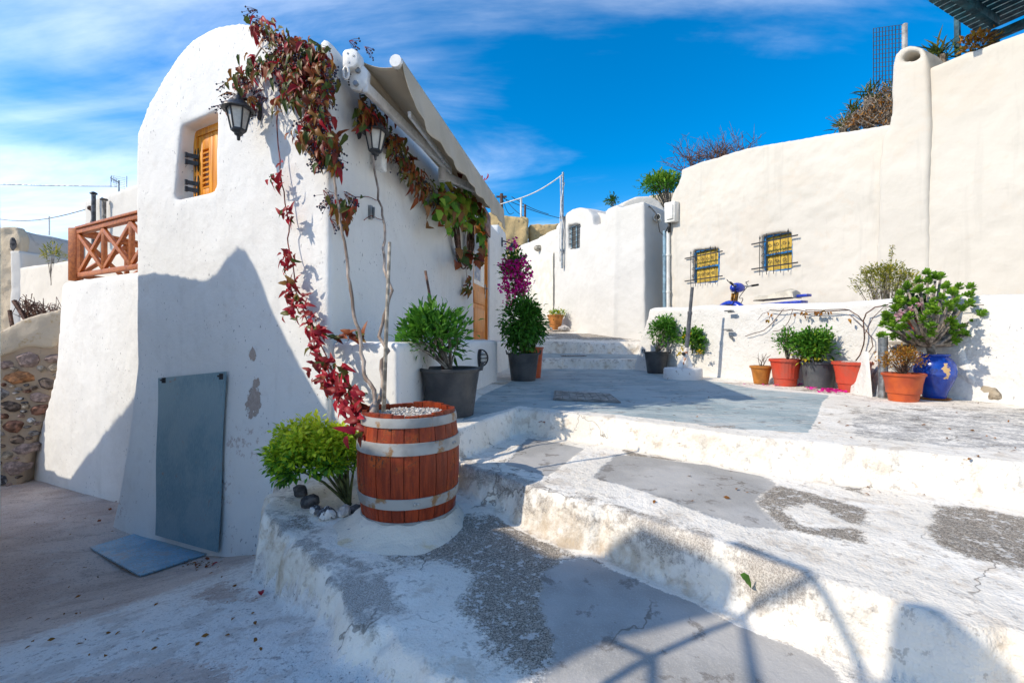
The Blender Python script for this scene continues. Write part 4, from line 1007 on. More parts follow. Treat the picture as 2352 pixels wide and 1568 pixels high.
# bracket plate
bt, bz, _ = PO(SID, 818, 183, 0.14)
m_ = MB(); prof = [(-0.10, 0.14), (-0.06, 0.145), (-0.03, 0.10), (0.06, 0.09), (0.095, 0.05), (0.09, -0.06), (0.03, -0.10), (-0.04, -0.08), (-0.085, -0.01), (-0.11, 0.08)]
m_.prism([SID.P(bt-0.02, bz+z, 0.15+x) for x, z in prof], [SID.P(bt+0.035, bz+z, 0.15+x) for x, z in prof])
br = m_.build('bracket', M_whitemetal, awn, bevel=0.008)
for x, z in ((0.02, 0.05), (0.005, -0.05)):
    m_ = MB(); m_.tube([SID.P(bt-0.045, bz+z, 0.15+x), SID.P(bt-0.01, bz+z, 0.15+x)], 0.020, 6); m_.build('bolt', M_steel, br)
for k in range(5):
    a = 2.4+0.28*k; m_ = MB(); pz = bz-0.0+0.075*math.sin(a)-0.02; px_ = 0.15+0.06*math.cos(a)
    m_.tube([SID.P(bt-0.024, pz, px_), SID.P(bt-0.012, pz, px_)], 0.007, 8); m_.build('slot', M_black, br)
# folding arms
def arm(pts, w, h):
    m = MB()
    for a, b in zip(pts[:-1], pts[1:]): m.bar(a, b, w, h)
    return m
aA = PO(SID, 838, 200, 0.22)[2]; aB = PO(SID, 1034, 392, 0.30)[2]; aC = PO(SID, 1016, 402, 0.27)[2]; aD = SID.P(AW1-0.05, PO(SID, 1150, 478, 0.40)[1], 0.40)
m_ = arm([aA, aB], 0.05, 0.085); m_.build('arm', M_whitemetal, awn, bevel=0.012, seg=3)
m_ = arm([aB+Vector((0, 0, 0.03)), PO(SID, 940, 262, 0.44)[2]], 0.03, 0.05); m_.build('arm', M_whitemetal, awn, bevel=0.008)
m_ = arm([aC, aD], 0.055, 0.10); m_.build('arm', M_whitemetal, awn, bevel=0.014, seg=3)
m_ = MB(); m_.tube([aC-Vector((0, 0, 0.07)), aC+Vector((0, 0, 0.07))], 0.045, 12); m_.build('elbow', M_whitemetal, awn, smooth=40)
# front bar, canvas, valance
m_ = MB(); m_.tube([SID.P(AW0+0.02, fz, 0.50), SID.P(AW1+0.03, fz, 0.50)], 0.034, 14); fb = m_.build('front_bar', M_canvas, awn, smooth=40)
m_ = MB(); m_.tube([SID.P(AW0-0.02, fz, 0.50), SID.P(AW0+0.02, fz, 0.50)], 0.045, 16); m_.build('end_cap', M_whitemetal, awn, smooth=40)
nt_, nc = 120, 8; V = []; fs = []
for i in range(nt_+1):
    t_ = AW0+0.10+(AW1-AW0-0.12)*i/nt_
    for j in range(nc+1):
        a = j/nc; o = 0.13+0.37*a; z = rz+0.052+(fz+0.034-rz-0.052)*a-0.05*math.sin(math.pi*a)*(0.7+0.3*math.sin(t_*2.1))
        V.append(SID.P(t_, z, o))
W = nc+1
fs = [(i*W+j, i*W+j+1, (i+1)*W+j+1, (i+1)*W+j) for i in range(nt_) for j in range(nc)]
m_ = MB(); m_.add(V, fs); cv = m_.build('canvas', M_canvas, awn, smooth=True)
sd = cv.modifiers.new('thick', 'SOLIDIFY'); sd.thickness = 0.004
nt_, nc = 220, 12; V = []
for i in range(nt_+1):
    t_ = AW0+0.01+(AW1-AW0+0.10)*i/nt_; ph = t_/0.42
    drop = 0.30+0.022*abs(math.sin(math.pi*ph))
    for j in range(nc+1):
        a = j/nc
        o = 0.535+0.03*a+0.012*a*math.sin(t_*7.3+0.6)+0.007*a*math.sin(t_*15.1+2)+0.05*a*a*max(0, 1-(t_-AW0)/0.5)
        V.append(SID.P(t_, fz+0.03-drop*a, o))
W = nc+1; fs = [(i*W+j, i*W+j+1, (i+1)*W+j+1, (i+1)*W+j) for i in range(nt_) for j in range(nc)]
m_ = MB(); m_.add(V, fs); vl = m_.build('valance', M_canvas, awn, smooth=True)
sd = vl.modifiers.new('thick', 'SOLIDIFY'); sd.thickness = 0.003

# flood-light box and cable clips on the side wall
fl = thing('floodlight', PO(SID, 876, 372, 0.0)[2], 'small grey floodlight below the creeper lantern', 'floodlight')
m_ = MB(); q = PO(SID, 875, 372, 0.09)
m_.box((0, 0, 0), (0.10, 0.07, 0.16), SID.M(q[0], q[1], 0.09)); m_.build('housing', M_whitemetal, fl, bevel=0.015, seg=3)
m_ = MB(); m_.bar(SID.P(q[0], q[1]+0.09, 0.09), SID.P(q[0]+0.28, q[1]+0.12, 0.02), 0.02, 0.03); m_.build('bracket', M_whitemetal, fl)
for u, v, lb in ((851, 488, 'small steel cleat on the shaded side wall beside the bare stem'), (983, 470, 'small steel cleat on the side wall left of the wreath leaves')):
    q = PO(SID, u, v, 0.012); m_ = MB(); m_.box((0, 0, 0), (0.035, 0.03, 0.12), SID.M(q[0], q[1], 0.012)); m_.box((0.012, -0.02, 0), (0.008, 0.03, 0.10), SID.M(q[0], q[1], 0.012))
    tag(m_.build('wall_cleat', M_steel, bevel=0.003), lb, 'cleat')

# ---------------------------------------------------------------- wooden balcony rail
bal = thing('balcony_railing', ANX.px(230, 640), 'red-brown wooden balcony railing with crossed braces', 'railing')
def brail(p0, p1, w, h): m = MB(); m.bar(p0, p1, w, h); return m
bo = -0.03
def bp(u, v, o=bo): return ANX.px(u, v, 0)+Vector((ANX.n.x, ANX.n.y, 0))*o
def face(o, u_post, tl, tr, bl, brr, back_off):
    pass
zt_, zb_ = ANX.tz(160, 534)[1], ANX.tz(160, 641)[1]
ta_, tb_ = ANX.tz(163, 600)[0], ANX.tz(330, 600)[0]
H = zt_-zb_
def AP(t_, z, o=0.0): return ANX.P(t_, z, o-0.05)
def rail_side(f, t0, t1, npan, post=True):
    L_ = t1-t0
    for z, w, h in ((zt_, 0.07, 0.06), (zb_+0.05, 0.05, 0.055)):
        brail(f(t0, z), f(t1, z), w, h).build('rail', M_rail, bal, bevel=0.004)
    brail(f(t0, zt_+0.045), f(t1, zt_+0.045), 0.11, 0.03).build('handrail', M_rail, bal, bevel=0.004)
    for k in range(npan+1):
        t_ = t0+L_*k/npan
        if k == 0 and post: continue
        brail(f(t_, zb_+0.07), f(t_, zt_-0.03), 0.045, 0.045).build('upright', M_rail, bal, bevel=0.003)
    for k in range(npan):
        a, b = t0+L_*k/npan, t0+L_*(k+1)/npan
        brail(f(a, zb_+0.08), f(b, zt_-0.04), 0.04, 0.05).build('brace', M_rail, bal, bevel=0.003)
        q0, q1 = f(a, zt_-0.04), f(b, zb_+0.08); off = Vector((ANX.n.x, ANX.n.y, 0))*0.006
        brail(q0+off, q1+off, 0.038, 0.05).build('brace', M_rail, bal, bevel=0.003)
pan = (ANX.tz(210, 600)[0]-ANX.tz(272, 600)[0])
up0 = ANX.tz(172, 600)[0]
npn = 3
rail_side(lambda t_, z: AP(t_, z), up0, up0-3*abs(pan)*0.98, 3)
brail(AP(ta_, zb_-0.02), AP(ta_, zt_+0.06), 0.11, 0.11).build('post', M_rail, bal, bevel=0.006)
brail(AP(up0, zb_+0.07), AP(up0, zt_-0.03), 0.045, 0.045).build('upright', M_rail, bal)
bk = Vector((dS.x, dS.y, 0))
rail_side(lambda t_, z: AP(ta_, z)+bk*t_+Vector((0, 0, 0)), 0.06, 1.9, 3, False)
e_ = AP(ta_, 0)+bk*1.9
rail_side(lambda t_, z: Vector((e_.x, e_.y, z))+Vector((-dF.x, -dF.y, 0))*t_, 0.0, 2.6, 3, False)

# ---------------------------------------------------------------- barrel planter
rng = random.Random(7); nrng = np.random.default_rng(7)
t = NT('barrel_stain'); n = t.noise(1.0, 5, 0.65, 0.5, stretch=(38, 38, 3.0)); b = t.noise(6, 5, 0.7); sp = t.noise(60, 4, 0.7)
c_ = t.mix(t.rng(n, 0.3, 0.7), (0.17, 0.022, 0.006), (0.30, 0.042, 0.010))
c_ = t.mix(t.rng(b, 0.52, 0.75, 0, 0.7), c_, (0.42, 0.085, 0.014))
c_ = t.mix(t.math('MULTIPLY', t.rng(b, 0.56, 0.72), t.rng(sp, 0.5, 0.66, 0, 0.9)), c_, (0.06, 0.03, 0.02))
oi = t.t.nodes.new('ShaderNodeObjectInfo'); c_ = t.mix(t.rng(oi.outputs['Random'], 0.0, 1.0, 0.0, 0.55), c_, t.mix(0.6, c_, (0.10, 0.02, 0.01)))
dr_ = t.noise(1.0, 5, 0.7, 0.3, stretch=(30, 30, 5)); c_ = t.mix(t.rng(dr_, 0.72, 0.9, 0, 0.7), c_, (0.09, 0.035, 0.02))
M_stave = t.fin(c_, t.rng(b, 0.3, 0.7, 0.40, 0.65), t.bump(t.math('MULTIPLY_ADD', n, 0.6, sp), 0.4, 0.004), 0, 0.28)
t = NT('galvanised_hoop'); b = t.noise(9, 5, 0.7); n = t.noise(4, 4)
c_ = t.mix(t.rng(n, 0.3, 0.7), (0.22, 0.22, 0.21), (0.36, 0.355, 0.335)); c_ = t.mix(t.rng(b, 0.58, 0.78, 0, 0.9), c_, (0.26, 0.13, 0.04))
M_hoop = t.fin(c_, 0.55, t.bump(b, 0.2, 0.003), 0.15, 0.35)
BC = Vector(((940-CX)/F*2.5, 2.5, 0)); BZ0, BZ1 = 0.965, 1.515
def brad(z):
    f = (z-BZ0)/(BZ1-BZ0); return 0.247+0.026*math.sin(math.pi*min(max(f, 0), 1))
barrel = thing('wine_barrel', (BC.x, BC.y, BZ0), 'red-brown wooden barrel with pale metal hoops used as planter', 'barrel')
NS = 22; zz = np.linspace(BZ0, BZ1, 13)
for k in range(NS):
    w = 0.5+0.18*math.sin(k*2.7); a0 = 2*math.pi*(k+0.10*math.sin(k*1.7))/NS; a1 = 2*math.pi*(k+1+0.10*math.sin((k+1)*1.7))/NS
    g_ = 0.0016/0.26; a0 += g_; a1 -= g_; top = 0.006*math.sin(k*5.1); pro = 0.0012*math.sin(k*3.3)
    V = []; fs = []; NA = 4
    for z in zz:
        z2 = z+(top if z == zz[-1] else 0)
        for r_ in (0.0, -0.024):
            for i in range(NA+1):
                a = a0+(a1-a0)*i/NA; edge_ = 0.002 if i in (0, NA) and r_ == 0 else 0
                R_ = brad(z)+r_+pro-edge_; V.append((BC.x+R_*math.cos(a), BC.y+R_*math.sin(a), z2))
    W = 2*(NA+1)
    for i in range(len(zz)-1):
        for j in range(NA):
            q = i*W+j; fs.append((q, q+1, q+1+W, q+W)); q = i*W+NA+1+j; fs.append((q, q+W, q+1+W, q+1))
        q = i*W; fs.append((q, q+W, q+W+NA+1, q+NA+1)); q = i*W+NA; fs.append((q, q+NA+1, q+NA+1+W, q+W))
    for base in (0, (len(zz)-1)*W):
        fs += [(base+j, base+j+1, base+NA+2+j, base+NA+1+j) for j in range(NA)]
    m = MB(); m.add(V, fs); m.build('stave', M_stave, barrel, smooth=35)
for za, zb2 in ((1.452, 1.500), (1.318, 1.380), (1.050, 1.106), (0.955, 0.985)):
    m = MB(); pr = [(brad(za)+0.0015, za), (brad(za)+0.0055, za+0.002), ((brad(za)+brad(zb2))/2+0.007, (za+zb2)/2), (brad(zb2)+0.0055, zb2-0.002), (brad(zb2)+0.0015, zb2)]
    m.lathe(pr, 72, (BC.x, BC.y, 0), caps=False); ho = m.build('hoop', M_hoop, barrel, smooth=40)
    if 1.3 < za < 1.4 or 1.0 < za < 1.1:
        aa = -0.35 if za > 1.2 else -1.22
        for dz in (-0.035, 0.035):
            a = aa+dz; R_ = brad((za+zb2)/2)+0.007; m = MB(); m.ball((BC.x+R_*math.cos(a), BC.y+R_*math.sin(a), (za+zb2)/2), 0.008, 6); m.build('rivet', M_hoop, ho, smooth=True)
m = MB(); m.lathe([(0.222, 1.0), (0.246, 1.24), (0.224, 1.455), (0.219, 1.470), (0.002, 1.475)], 40, (BC.x, BC.y, 0)); m.build('soil', simple('dry_potting_soil', (0.16, 0.125, 0.09), 0.95, 0.3, 12, bump=0.6), barrel)
M_pebble = simple('pale_gravel', (0.62, 0.57, 0.50), 0.85, 0.3, 60, c2=(0.22, 0.19, 0.16), bump=0.3)
def pebbles(name, c, R_, n, size, mat, parent, sd=1, zfun=None, sq=(0.6, 1)):
    r = random.Random(sd); m = MB()
    for _ in range(n):
        a, q = r.random()*2*math.pi, R_*math.sqrt(r.random()); x, y = c[0]+q*math.cos(a), c[1]+q*math.sin(a)
        s_ = size*(0.5+r.random()); z = c[2]+s_*0.3 if zfun is None else zfun(x, y)+s_*0.3
        rot = Matrix.Rotation(r.random()*6, 3, 'Z') @ Matrix.Rotation(r.random()*0.8, 3, 'X') @ Matrix.Diagonal((s_, s_*(0.6+0.4*r.random()), s_*0.6))
        pts = [rot @ Vector(v) for v in ((1, 0, 0), (-1, 0.1, 0), (0.1, 1, 0), (0, -1, 0.1), (0.1, 0, 1), (0, 0, -1))]
        m.add([p+Vector((x, y, z)) for p in pts], [(0, 2, 4), (2, 1, 4), (1, 3, 4), (3, 0, 4), (2, 0, 5), (1, 2, 5), (3, 1, 5), (0, 3, 5)])
    o = m.build(name, mat, parent); o['kind'] = 'stuff'; return o
pebbles('gravel', (BC.x, BC.y, 1.476), 0.212, 900, 0.014, M_pebble, barrel)
# mortar skirt the barrel sits in
V = []; fs = []; NA = 64; prof = [(0.235, 0.985), (0.252, 0.975), (0.268, 0.955), (0.285, 0.93), (0.315, 0.905), (0.365, 0.885), (0.43, 0.855)]
for i in range(NA):
    a = 2*math.pi*i/NA
    wv = 1+0.09*mnoise.noise(Vector((math.cos(a)*1.6, math.sin(a)*1.6, 3)))
    for j, (r_, z) in enumerate(prof):
        k = (j/6.0); R_ = r_*(1+(wv-1)*k*1.6)+0.06*k*max(0, math.cos(a-3.6)); zz_ = z+0.016*mnoise.noise(Vector((math.cos(a)*4, math.sin(a)*4, j*0.5)))*(1 if j < 3 else 0.6)
        V.append((BC.x+R_*math.cos(a), BC.y+R_*math.sin(a), zz_))
n_ = len(prof)
fs = [(i*n_+j, ((i+1) % NA)*n_+j, ((i+1) % NA)*n_+j+1, i*n_+j+1) for i in range(NA) for j in range(n_-1)]
m = MB(); m.add(V, fs); m.build('mortar_base', plaster('cream_mortar', (0.66, 0.60, 0.50), grain=0.5, lump=0.5, dirt=(0.50, 0.32, 0.05), dirt_amt=0.35, lsc=14), barrel, smooth=True)

# ---------------------------------------------------------------- foliage helpers
def leaf_mat(name, cols, trans=0.3, rough=0.45):
    """cols: ramp over each leaf's own random value; veins not modelled"""
    t = NT(name); a = t.attr('tint', 'Fac')
    c = t.ramp(a, [(i/(len(cols)-1), k) for i, k in enumerate(cols)])
    c = t.mix(t.rng(t.noise(30, 3), 0.3, 0.7, 0, 0.35), c, t.mix(0.5, c, (0.02, 0.03, 0.01)))
    t.fin(c, rough, None, 0, 0.2)
    tr = t.t.nodes.new('ShaderNodeBsdfTranslucent'); t.L(c, tr.inputs[0])
    mx = t.t.nodes.new('ShaderNodeMixShader'); mx.inputs[0].default_value = trans
    t.L(t.b.outputs[0], mx.inputs[1]); t.L(tr.outputs[0], mx.inputs[2]); t.L(mx.outputs[0], t.out.inputs[0])
    return t.m
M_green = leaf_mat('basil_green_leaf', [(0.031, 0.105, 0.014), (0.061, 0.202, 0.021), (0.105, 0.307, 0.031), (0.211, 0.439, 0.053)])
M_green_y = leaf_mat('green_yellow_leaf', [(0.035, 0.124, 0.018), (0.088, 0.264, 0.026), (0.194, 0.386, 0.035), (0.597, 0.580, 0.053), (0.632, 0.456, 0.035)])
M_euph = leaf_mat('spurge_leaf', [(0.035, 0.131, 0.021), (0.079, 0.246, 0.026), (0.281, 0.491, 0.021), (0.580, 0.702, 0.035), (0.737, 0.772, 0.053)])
M_dark = leaf_mat('dark_leaf', [(0.021, 0.061, 0.014), (0.053, 0.131, 0.021), (0.088, 0.194, 0.031)])
M_bloom = leaf_mat('magenta_bract', [(0.70, 0.012, 0.28), (0.88, 0.03, 0.40), (0.90, 0.08, 0.50)], 0.45)
M_dry = leaf_mat('dry_rust_leaf', [(0.162, 0.068, 0.016), (0.378, 0.149, 0.020), (0.567, 0.270, 0.041), (0.297, 0.230, 0.041)])
M_gold = leaf_mat('golden_green_leaf', [(0.105, 0.150, 0.021), (0.264, 0.281, 0.035), (0.456, 0.386, 0.053)])
M_red = leaf_mat('crimson_creeper_leaf', [(0.20, 0.010, 0.022), (0.38, 0.014, 0.03), (0.52, 0.022, 0.045), (0.30, 0.03, 0.03)], 0.35)
M_rust = leaf_mat('russet_creeper_leaf', [(0.115, 0.024, 0.016), (0.230, 0.041, 0.019), (0.324, 0.101, 0.024), (0.176, 0.135, 0.027), (0.068, 0.101, 0.020)], 0.3)
M_olive = leaf_mat('olive_creeper_leaf', [(0.053, 0.131, 0.021), (0.088, 0.220, 0.029), (0.150, 0.299, 0.035), (0.281, 0.211, 0.035), (0.211, 0.061, 0.035)], 0.3)
M_wreath = leaf_mat('round_green_creeper_leaf', [(0.058, 0.156, 0.019), (0.111, 0.286, 0.026), (0.195, 0.416, 0.039), (0.364, 0.442, 0.052), (0.260, 0.117, 0.039)], 0.3)
M_berry = simple('blue_black_berry', (0.025, 0.03, 0.075), 0.4, 0.3, 30)
M_bark = simple('pale_vine_bark', (0.40, 0.32, 0.26), 0.85, 0.3, 10, c2=(0.17, 0.12, 0.09), bump=0.6, bsc=40, stretch=(1, 1, 0.25))
M_twig = simple('brown_twig', (0.16, 0.085, 0.06), 0.8, 0.3, 20)
M_redtwig = simple('red_vine_twig', (0.26, 0.05, 0.04), 0.7, 0.3, 20)
M_stem = simple('green_stem', (0.14, 0.16, 0.05), 0.7, 0.3, 12)
M_greybark = simple('grey_shrub_bark', (0.30, 0.25, 0.20), 0.9, 0.3, 18, bump=0.5)

def norm(a): return a/(np.linalg.norm(a, axis=1, keepdims=True)+1e-9)
def leaf_cloud(name, P, D, L, mat, parent=None, wid=0.42, fold=0.25, droop=0.25, tint=None, seed=0, stuff=True):
    """one mesh of many folded leaf blades: P base points, D axis directions, L lengths"""
    r = np.random.default_rng(seed); n = len(P); D = norm(D)
    up = np.tile([0, 0, 1.0], (n, 1))+r.normal(0, 0.45, (n, 3)); X = norm(np.cross(D, up)); N = np.cross(X, D)
    L = np.asarray(L).reshape(-1, 1); Wd = L*wid*0.5
    base = P; m1 = P+D*L*0.30-N*L*droop*0.05; mid = P+D*L*0.55-N*(L*droop*0.25); tip = P+D*L-N*L*droop
    lf = P+D*L*0.42+X*Wd+N*(L*fold*0.30-L*droop*0.15); rt = P+D*L*0.42-X*Wd+N*(L*fold*0.30-L*droop*0.15)
    lf2 = P+D*L*0.72+X*Wd*0.72+N*(L*fold*0.18-L*droop*0.5); rt2 = P+D*L*0.72-X*Wd*0.72+N*(L*fold*0.18-L*droop*0.5)
    V = np.stack([base, lf, lf2, tip, rt2, rt, mid], 1).reshape(-1, 3)
    o = (np.arange(n)*7)[:, None]
    T = np.array([[0, 6, 1], [1, 6, 2], [2, 6, 3], [3, 6, 4], [4, 6, 5], [5, 6, 0]])
    Fc = (o[:, :, None]+T[None]).reshape(-1, 3)
    me = mesh_np(name, V, Fc, mat, smooth=False)
    tv = r.random(n) if tint is None else np.asarray(tint)
    attr(me, 'tint', np.repeat(np.clip(tv, 0, 1), 7))
    ob = link(bpy.data.objects.new(name, me), parent)
    if stuff: ob['kind'] = 'stuff'
    return ob
def curvy(a, b, n=6, amp=0.03, seed=0, sag=0.0):
    r = random.Random(seed); a = Vector(a); b = Vector(b); out = []; L_ = (b-a).length
    o1 = Vector((r.gauss(0, 1), r.gauss(0, 1), r.gauss(0, 1)))*amp; o2 = Vector((r.gauss(0, 1), r.gauss(0, 1), r.gauss(0, 1)))*amp*0.6
    for i in range(n+1):
        f = i/n; out.append(a.lerp(b, f)+o1*math.sin(math.pi*f)+o2*math.sin(2*math.pi*f)-Vector((0, 0, sag*math.sin(math.pi*f))))
    return out
def shrub(name, base, crown, label, cat, mat, ncl=26, per=60, cr=0.07, L=0.045, seed=1, stem=0.008, stem_mat=None, wid=0.42, shape=None, outw=1.0, nst=None, tint=None, droop=0.25, group=None, top_up=0.5, low=0.0, radial=0.0):
    """crown = (centre xyz, radii xyz): twigs to clump centres, leaf blades round each clump"""
    r = np.random.default_rng(seed); c = np.array(crown[0]); R = np.array(crown[1]); base = Vector(base)
    T = thing(name, base, label, cat, group)
    d = norm(r.normal(0, 1, (ncl, 3))); d[:, 2] = np.where(d[:, 2] < -0.55-low, -d[:, 2], d[:, 2])
    q = d*(r.random((ncl, 1))**0.45)*0.88
    if shape: q = shape(q, r)
    cen = c+q*R
    st = MB()
    for k in range(min(ncl, nst or ncl)):
        e_ = Vector(cen[k]); mid = base.lerp(e_, 0.45); mid.z = base.z+(e_.z-base.z)*0.72
        st.tube([(base*(1-f)+mid*f)*(1-f)+(mid*(1-f)+e_*f)*f+Vector(r.normal(0, 0.012*R[0], 3)) for f in (0, 0.2, 0.4, 0.6, 0.8, 1.0)], [stem*(1-0.16*i) for i in range(6)], 5)
    st.build('stems', stem_mat or M_stem, T, smooth=True)
    P = (cen[:, None, :]+r.normal(0, 1, (ncl, per, 3))*cr*np.array([1, 1, 0.9])).reshape(-1, 3)
    out = norm((P-c)/R)
    Dv = out*outw+np.array([0, 0, top_up])+r.normal(0, 0.55, P.shape)
    if radial: Dv = Dv*(1-radial)+radial*1.6*norm(P-np.repeat(cen, per, 0))
    Ls = L*(0.55+0.75*r.random(len(P)))
    tv = r.random(len(P)) if tint is None else tint(P, c, R, r)
    leaf_cloud('foliage', P, Dv, Ls, mat, T, wid, 0.25, droop, tv, seed)
    return T
def pot(name, c, rb, rt, h, mat, label, cat='plant pot', rim=0.012, ribs=0, handles=False, soil=True, band=None, group=None, foot=0.0):
    c = Vector(c); T = thing(name, c, label, cat, group); th = 0.012
    pr = [(rb, 0), (rb+(rt-rb)*0.3, h*0.3), (rb+(rt-rb)*0.62, h*0.62), (rt, h-rim*2.2), (rt+rim, h-rim*2.0), (rt+rim*1.1, h-rim*0.4), (rt+rim*0.5, h), (rt-th*0.4, h), (rt-th, h-0.01), (rt-th-0.008, h*0.80), (0.002, h*0.80)]
    if band: pr = [(rb, 0), (rb+(rt-rb)*band*0.8, h*band-0.004), (rb+(rt-rb)*band+0.008, h*band+0.003)]+[p for p in pr[1:] if p[1] > h*band+0.02 or p[0] < 0.01 or p[0] < rt*0.97 and p[1] > h*0.7]
    n = max(40, ribs*4 or 0); m = MB(); m.lathe([(r, z) for r, z in pr], n, c)
    if ribs:
        for v in m.v:
            dx, dy = v.x-c.x, v.y-c.y; r_ = math.hypot(dx, dy); f = (v.z-c.z)/h
            if r_ > rb*0.8 and 0.32 < f < 0.93 and r_ > 0.6*rt:
                k = 1+0.010*(1 if math.cos(math.atan2(dy, dx)*ribs) > 0 else -1); v.x = c.x+dx*k; v.y = c.y+dy*k
    m.build('body', mat, T, smooth=40)
    if soil:
        s_ = MB(); s_.lathe([(0.002, h*0.885), (rt*0.6, h*0.88), (rt-th-0.002, h*0.865), (rt-th-0.006, h*0.8)], 24, c)
        s_.build('soil', M_soil, T, smooth=True)
    if handles:
        for sg in (handles if isinstance(handles, tuple) else (0.0, math.pi)):
            d_ = Vector((math.cos(sg), math.sin(sg), 0)); s_ = Vector((-d_.y, d_.x, 0)); hm = MB(); R0 = rt+rim
            pts = [c+d_*(R0)+s_*0.06+Vector((0, 0, h-0.02)), c+d_*(R0+0.012)+s_*0.055+Vector((0, 0, h+0.035)), c+d_*(R0+0.015)-s_*0.055+Vector((0, 0, h+0.035)), c+d_*(R0)-s_*0.06+Vector((0, 0, h-0.02))]
            hm.tube(pts, 0.009, 8); hm.build('handle', mat, T, smooth=50)
    return T
M_soil = simple('dark_soil', (0.09, 0.065, 0.045), 0.95, 0.3, 20, bump=0.6)
M_blackpot = simple('black_plastic_pot', (0.035, 0.037, 0.040), 0.5, 0.25, 5, c2=(0.065, 0.065, 0.065), bump=0.15)
M_greypot = simple('worn_grey_plastic_pot', (0.055, 0.062, 0.072), 0.5, 0.2, 5, c2=(0.095, 0.10, 0.105), bump=0.15)
M_redpot = simple('red_plastic_pot', (0.50, 0.055, 0.025), 0.45, 0.12, 5, c2=(0.40, 0.075, 0.045), bump=0.1)
M_orangepot = simple('orange_plastic_pot', (0.47, 0.085, 0.018), 0.45, 0.12, 5, c2=(0.36, 0.06, 0.02), bump=0.1)
M_terra = simple('terracotta', (0.50, 0.19, 0.045), 0.8, 0.15, 8, bump=0.3)
M_tan = simple('tan_plastic_pot', (0.42, 0.155, 0.022), 0.5, 0.15, 6, bump=0.2)
M_blueglaze = None
t = NT('chipped_blue_glaze'); n = t.noise(5.0, 5, 0.6); b = t.noise(7.0, 6, 0.65, 0.4)
c_ = t.mix(t.rng(n, 0.3, 0.7), (0.005, 0.035, 0.26), (0.012, 0.075, 0.42))
ch = t.math('MULTIPLY', t.rng(t.math('MULTIPLY', b, t.sep(t.attr('chip'))[0]), 0.42, 0.46), 1.0); c_ = t.mix(ch, c_, (0.55, 0.36, 0.16))
M_blueglaze = t.fin(c_, t.mix(ch, (0.18, 0.18, 0.18), (0.8, 0.8, 0.8)), t.bump(n, 0.1, 0.005), 0, 0.5)

# ---------------------------------------------------------------- creeper growing from the barrel
vine = thing('creeper_vine', (BC.x-0.16, BC.y, 1.44), 'red-leaved creeper climbing from the barrel over the house corner', 'climbing plant')
vr = random.Random(11)
def pD(u, v, D): return atD(u, v, D)
def stem_path(pts, n=3):
    out = []
    for a, b in zip(pts[:-1], pts[1:]):
        for i in range(n): out.append(a.lerp(b, i/n)+Vector((vr.gauss(0, 1), vr.gauss(0, 1), vr.gauss(0, 1)))*0.0035)
    out.append(pts[-1]); return out
def dcurve(D0, D1, k): return D0+(D1-D0)*k
A_px = [(857, 955), (858, 935), (861, 896), (842, 872), (832, 832), (828, 772), (812, 727), (806, 667), (798, 618), (794, 570), (784, 526), (778, 481), (770, 433), (764, 385), (762, 340), (756, 290), (748, 230), (742, 180)]
B_px = [(860, 955), (864, 930), (880, 892), (878, 828), (892, 806), (870, 772), (884, 723), (900, 667), (884, 618), (882, 570), (884, 514), (870, 457), (860, 389), (856, 344), (850, 310), (836, 270), (828, 225), (822, 190)]
def along(pxs_, Da, Db, ra, rb, knots=True):
    P_ = []
    for i, (u, v) in enumerate(pxs_):
        f = i/(len(pxs_)-1); D = Da+(Db-Da)*min(1, f*1.35)**0.8; P_.append(pD(u, v, D))
    sp = stem_path(P_, 3); n = len(sp)
    rs = [(ra+(rb-ra)*i/(n-1))*(1+0.22*vr.random()*(1 if i % 3 == 0 else 0.2)) for i in range(n)]
    return sp, rs
spA, rsA = along(A_px, 2.48, 3.28, 0.0125, 0.006); m = MB(); m.tube(spA, rsA, 8); m.build('stem', M_bark, vine, smooth=True)
spB, rsB = along(B_px, 2.46, 3.75, 0.0135, 0.006); m = MB(); m.tube(spB, rsB, 8); m.build('stem', M_bark, vine, smooth=True)
m = MB(); m.tube([pD(858, 965, 2.47), pD(859, 945, 2.475), pD(861, 925, 2.48)], [0.03, 0.026, 0.02], 10); m.build('root_collar', M_bark, vine, smooth=True)
C_px = [(632, 235, .07), (636, 300, .05), (645, 400, .05), (652, 440, .05), (664, 520, .05), (661, 560, .06), (672, 600, .07), (678, 660, .08), (705, 735, .10), (740, 795, .14), (765, 855, .22), (795, 900, .38), (830, 945, .55)]
C_pts = [PO(FAC, u, v, o)[2] for u, v, o in C_px]
m = MB(); m.tube(stem_path(C_pts, 3), 0.005, 6); m.build('stem', M_redtwig, vine, smooth=True)
D_pts = [PO(FAC, u, v, 0.06)[2] for u, v in ((690, 120), (640, 150), (600, 110), (575, 150), (560, 190), (565, 230))]
m = MB(); m.tube(stem_path(D_pts, 3), 0.006, 6); m.build('stem', M_bark, vine, smooth=True)
S_px = [(828, 225), (850, 255), (880, 290), (905, 330), (930, 372), (960, 405), (990, 438), (1015, 455), (1045, 480)]
S_pts = [PO(SID, u, v, 0.10)[2] for u, v in S_px]
m = MB(); m.tube(stem_path(S_pts, 3), 0.006, 6); m.build('stem', M_twig, vine, smooth=True)
m = MB(); m.tube(stem_path([PO(SID, u, v, 0.03)[2] for u, v in ((872, 462), (846, 452), (815, 452), (790, 440))], 3), 0.0035, 5); m.tube(stem_path([PO(SID, u, v, 0.03)[2] for u, v in ((884, 510), (866, 500), (850, 496), (836, 506))], 3), 0.0035, 5)
m.build('stem', M_redtwig, vine, smooth=True)
cane = MB(); cane.tube([pD(881, 945, 2.44), pD(888, 740, 2.55), pD(895, 557, 2.66)], [0.012, 0.011, 0.010], 8)
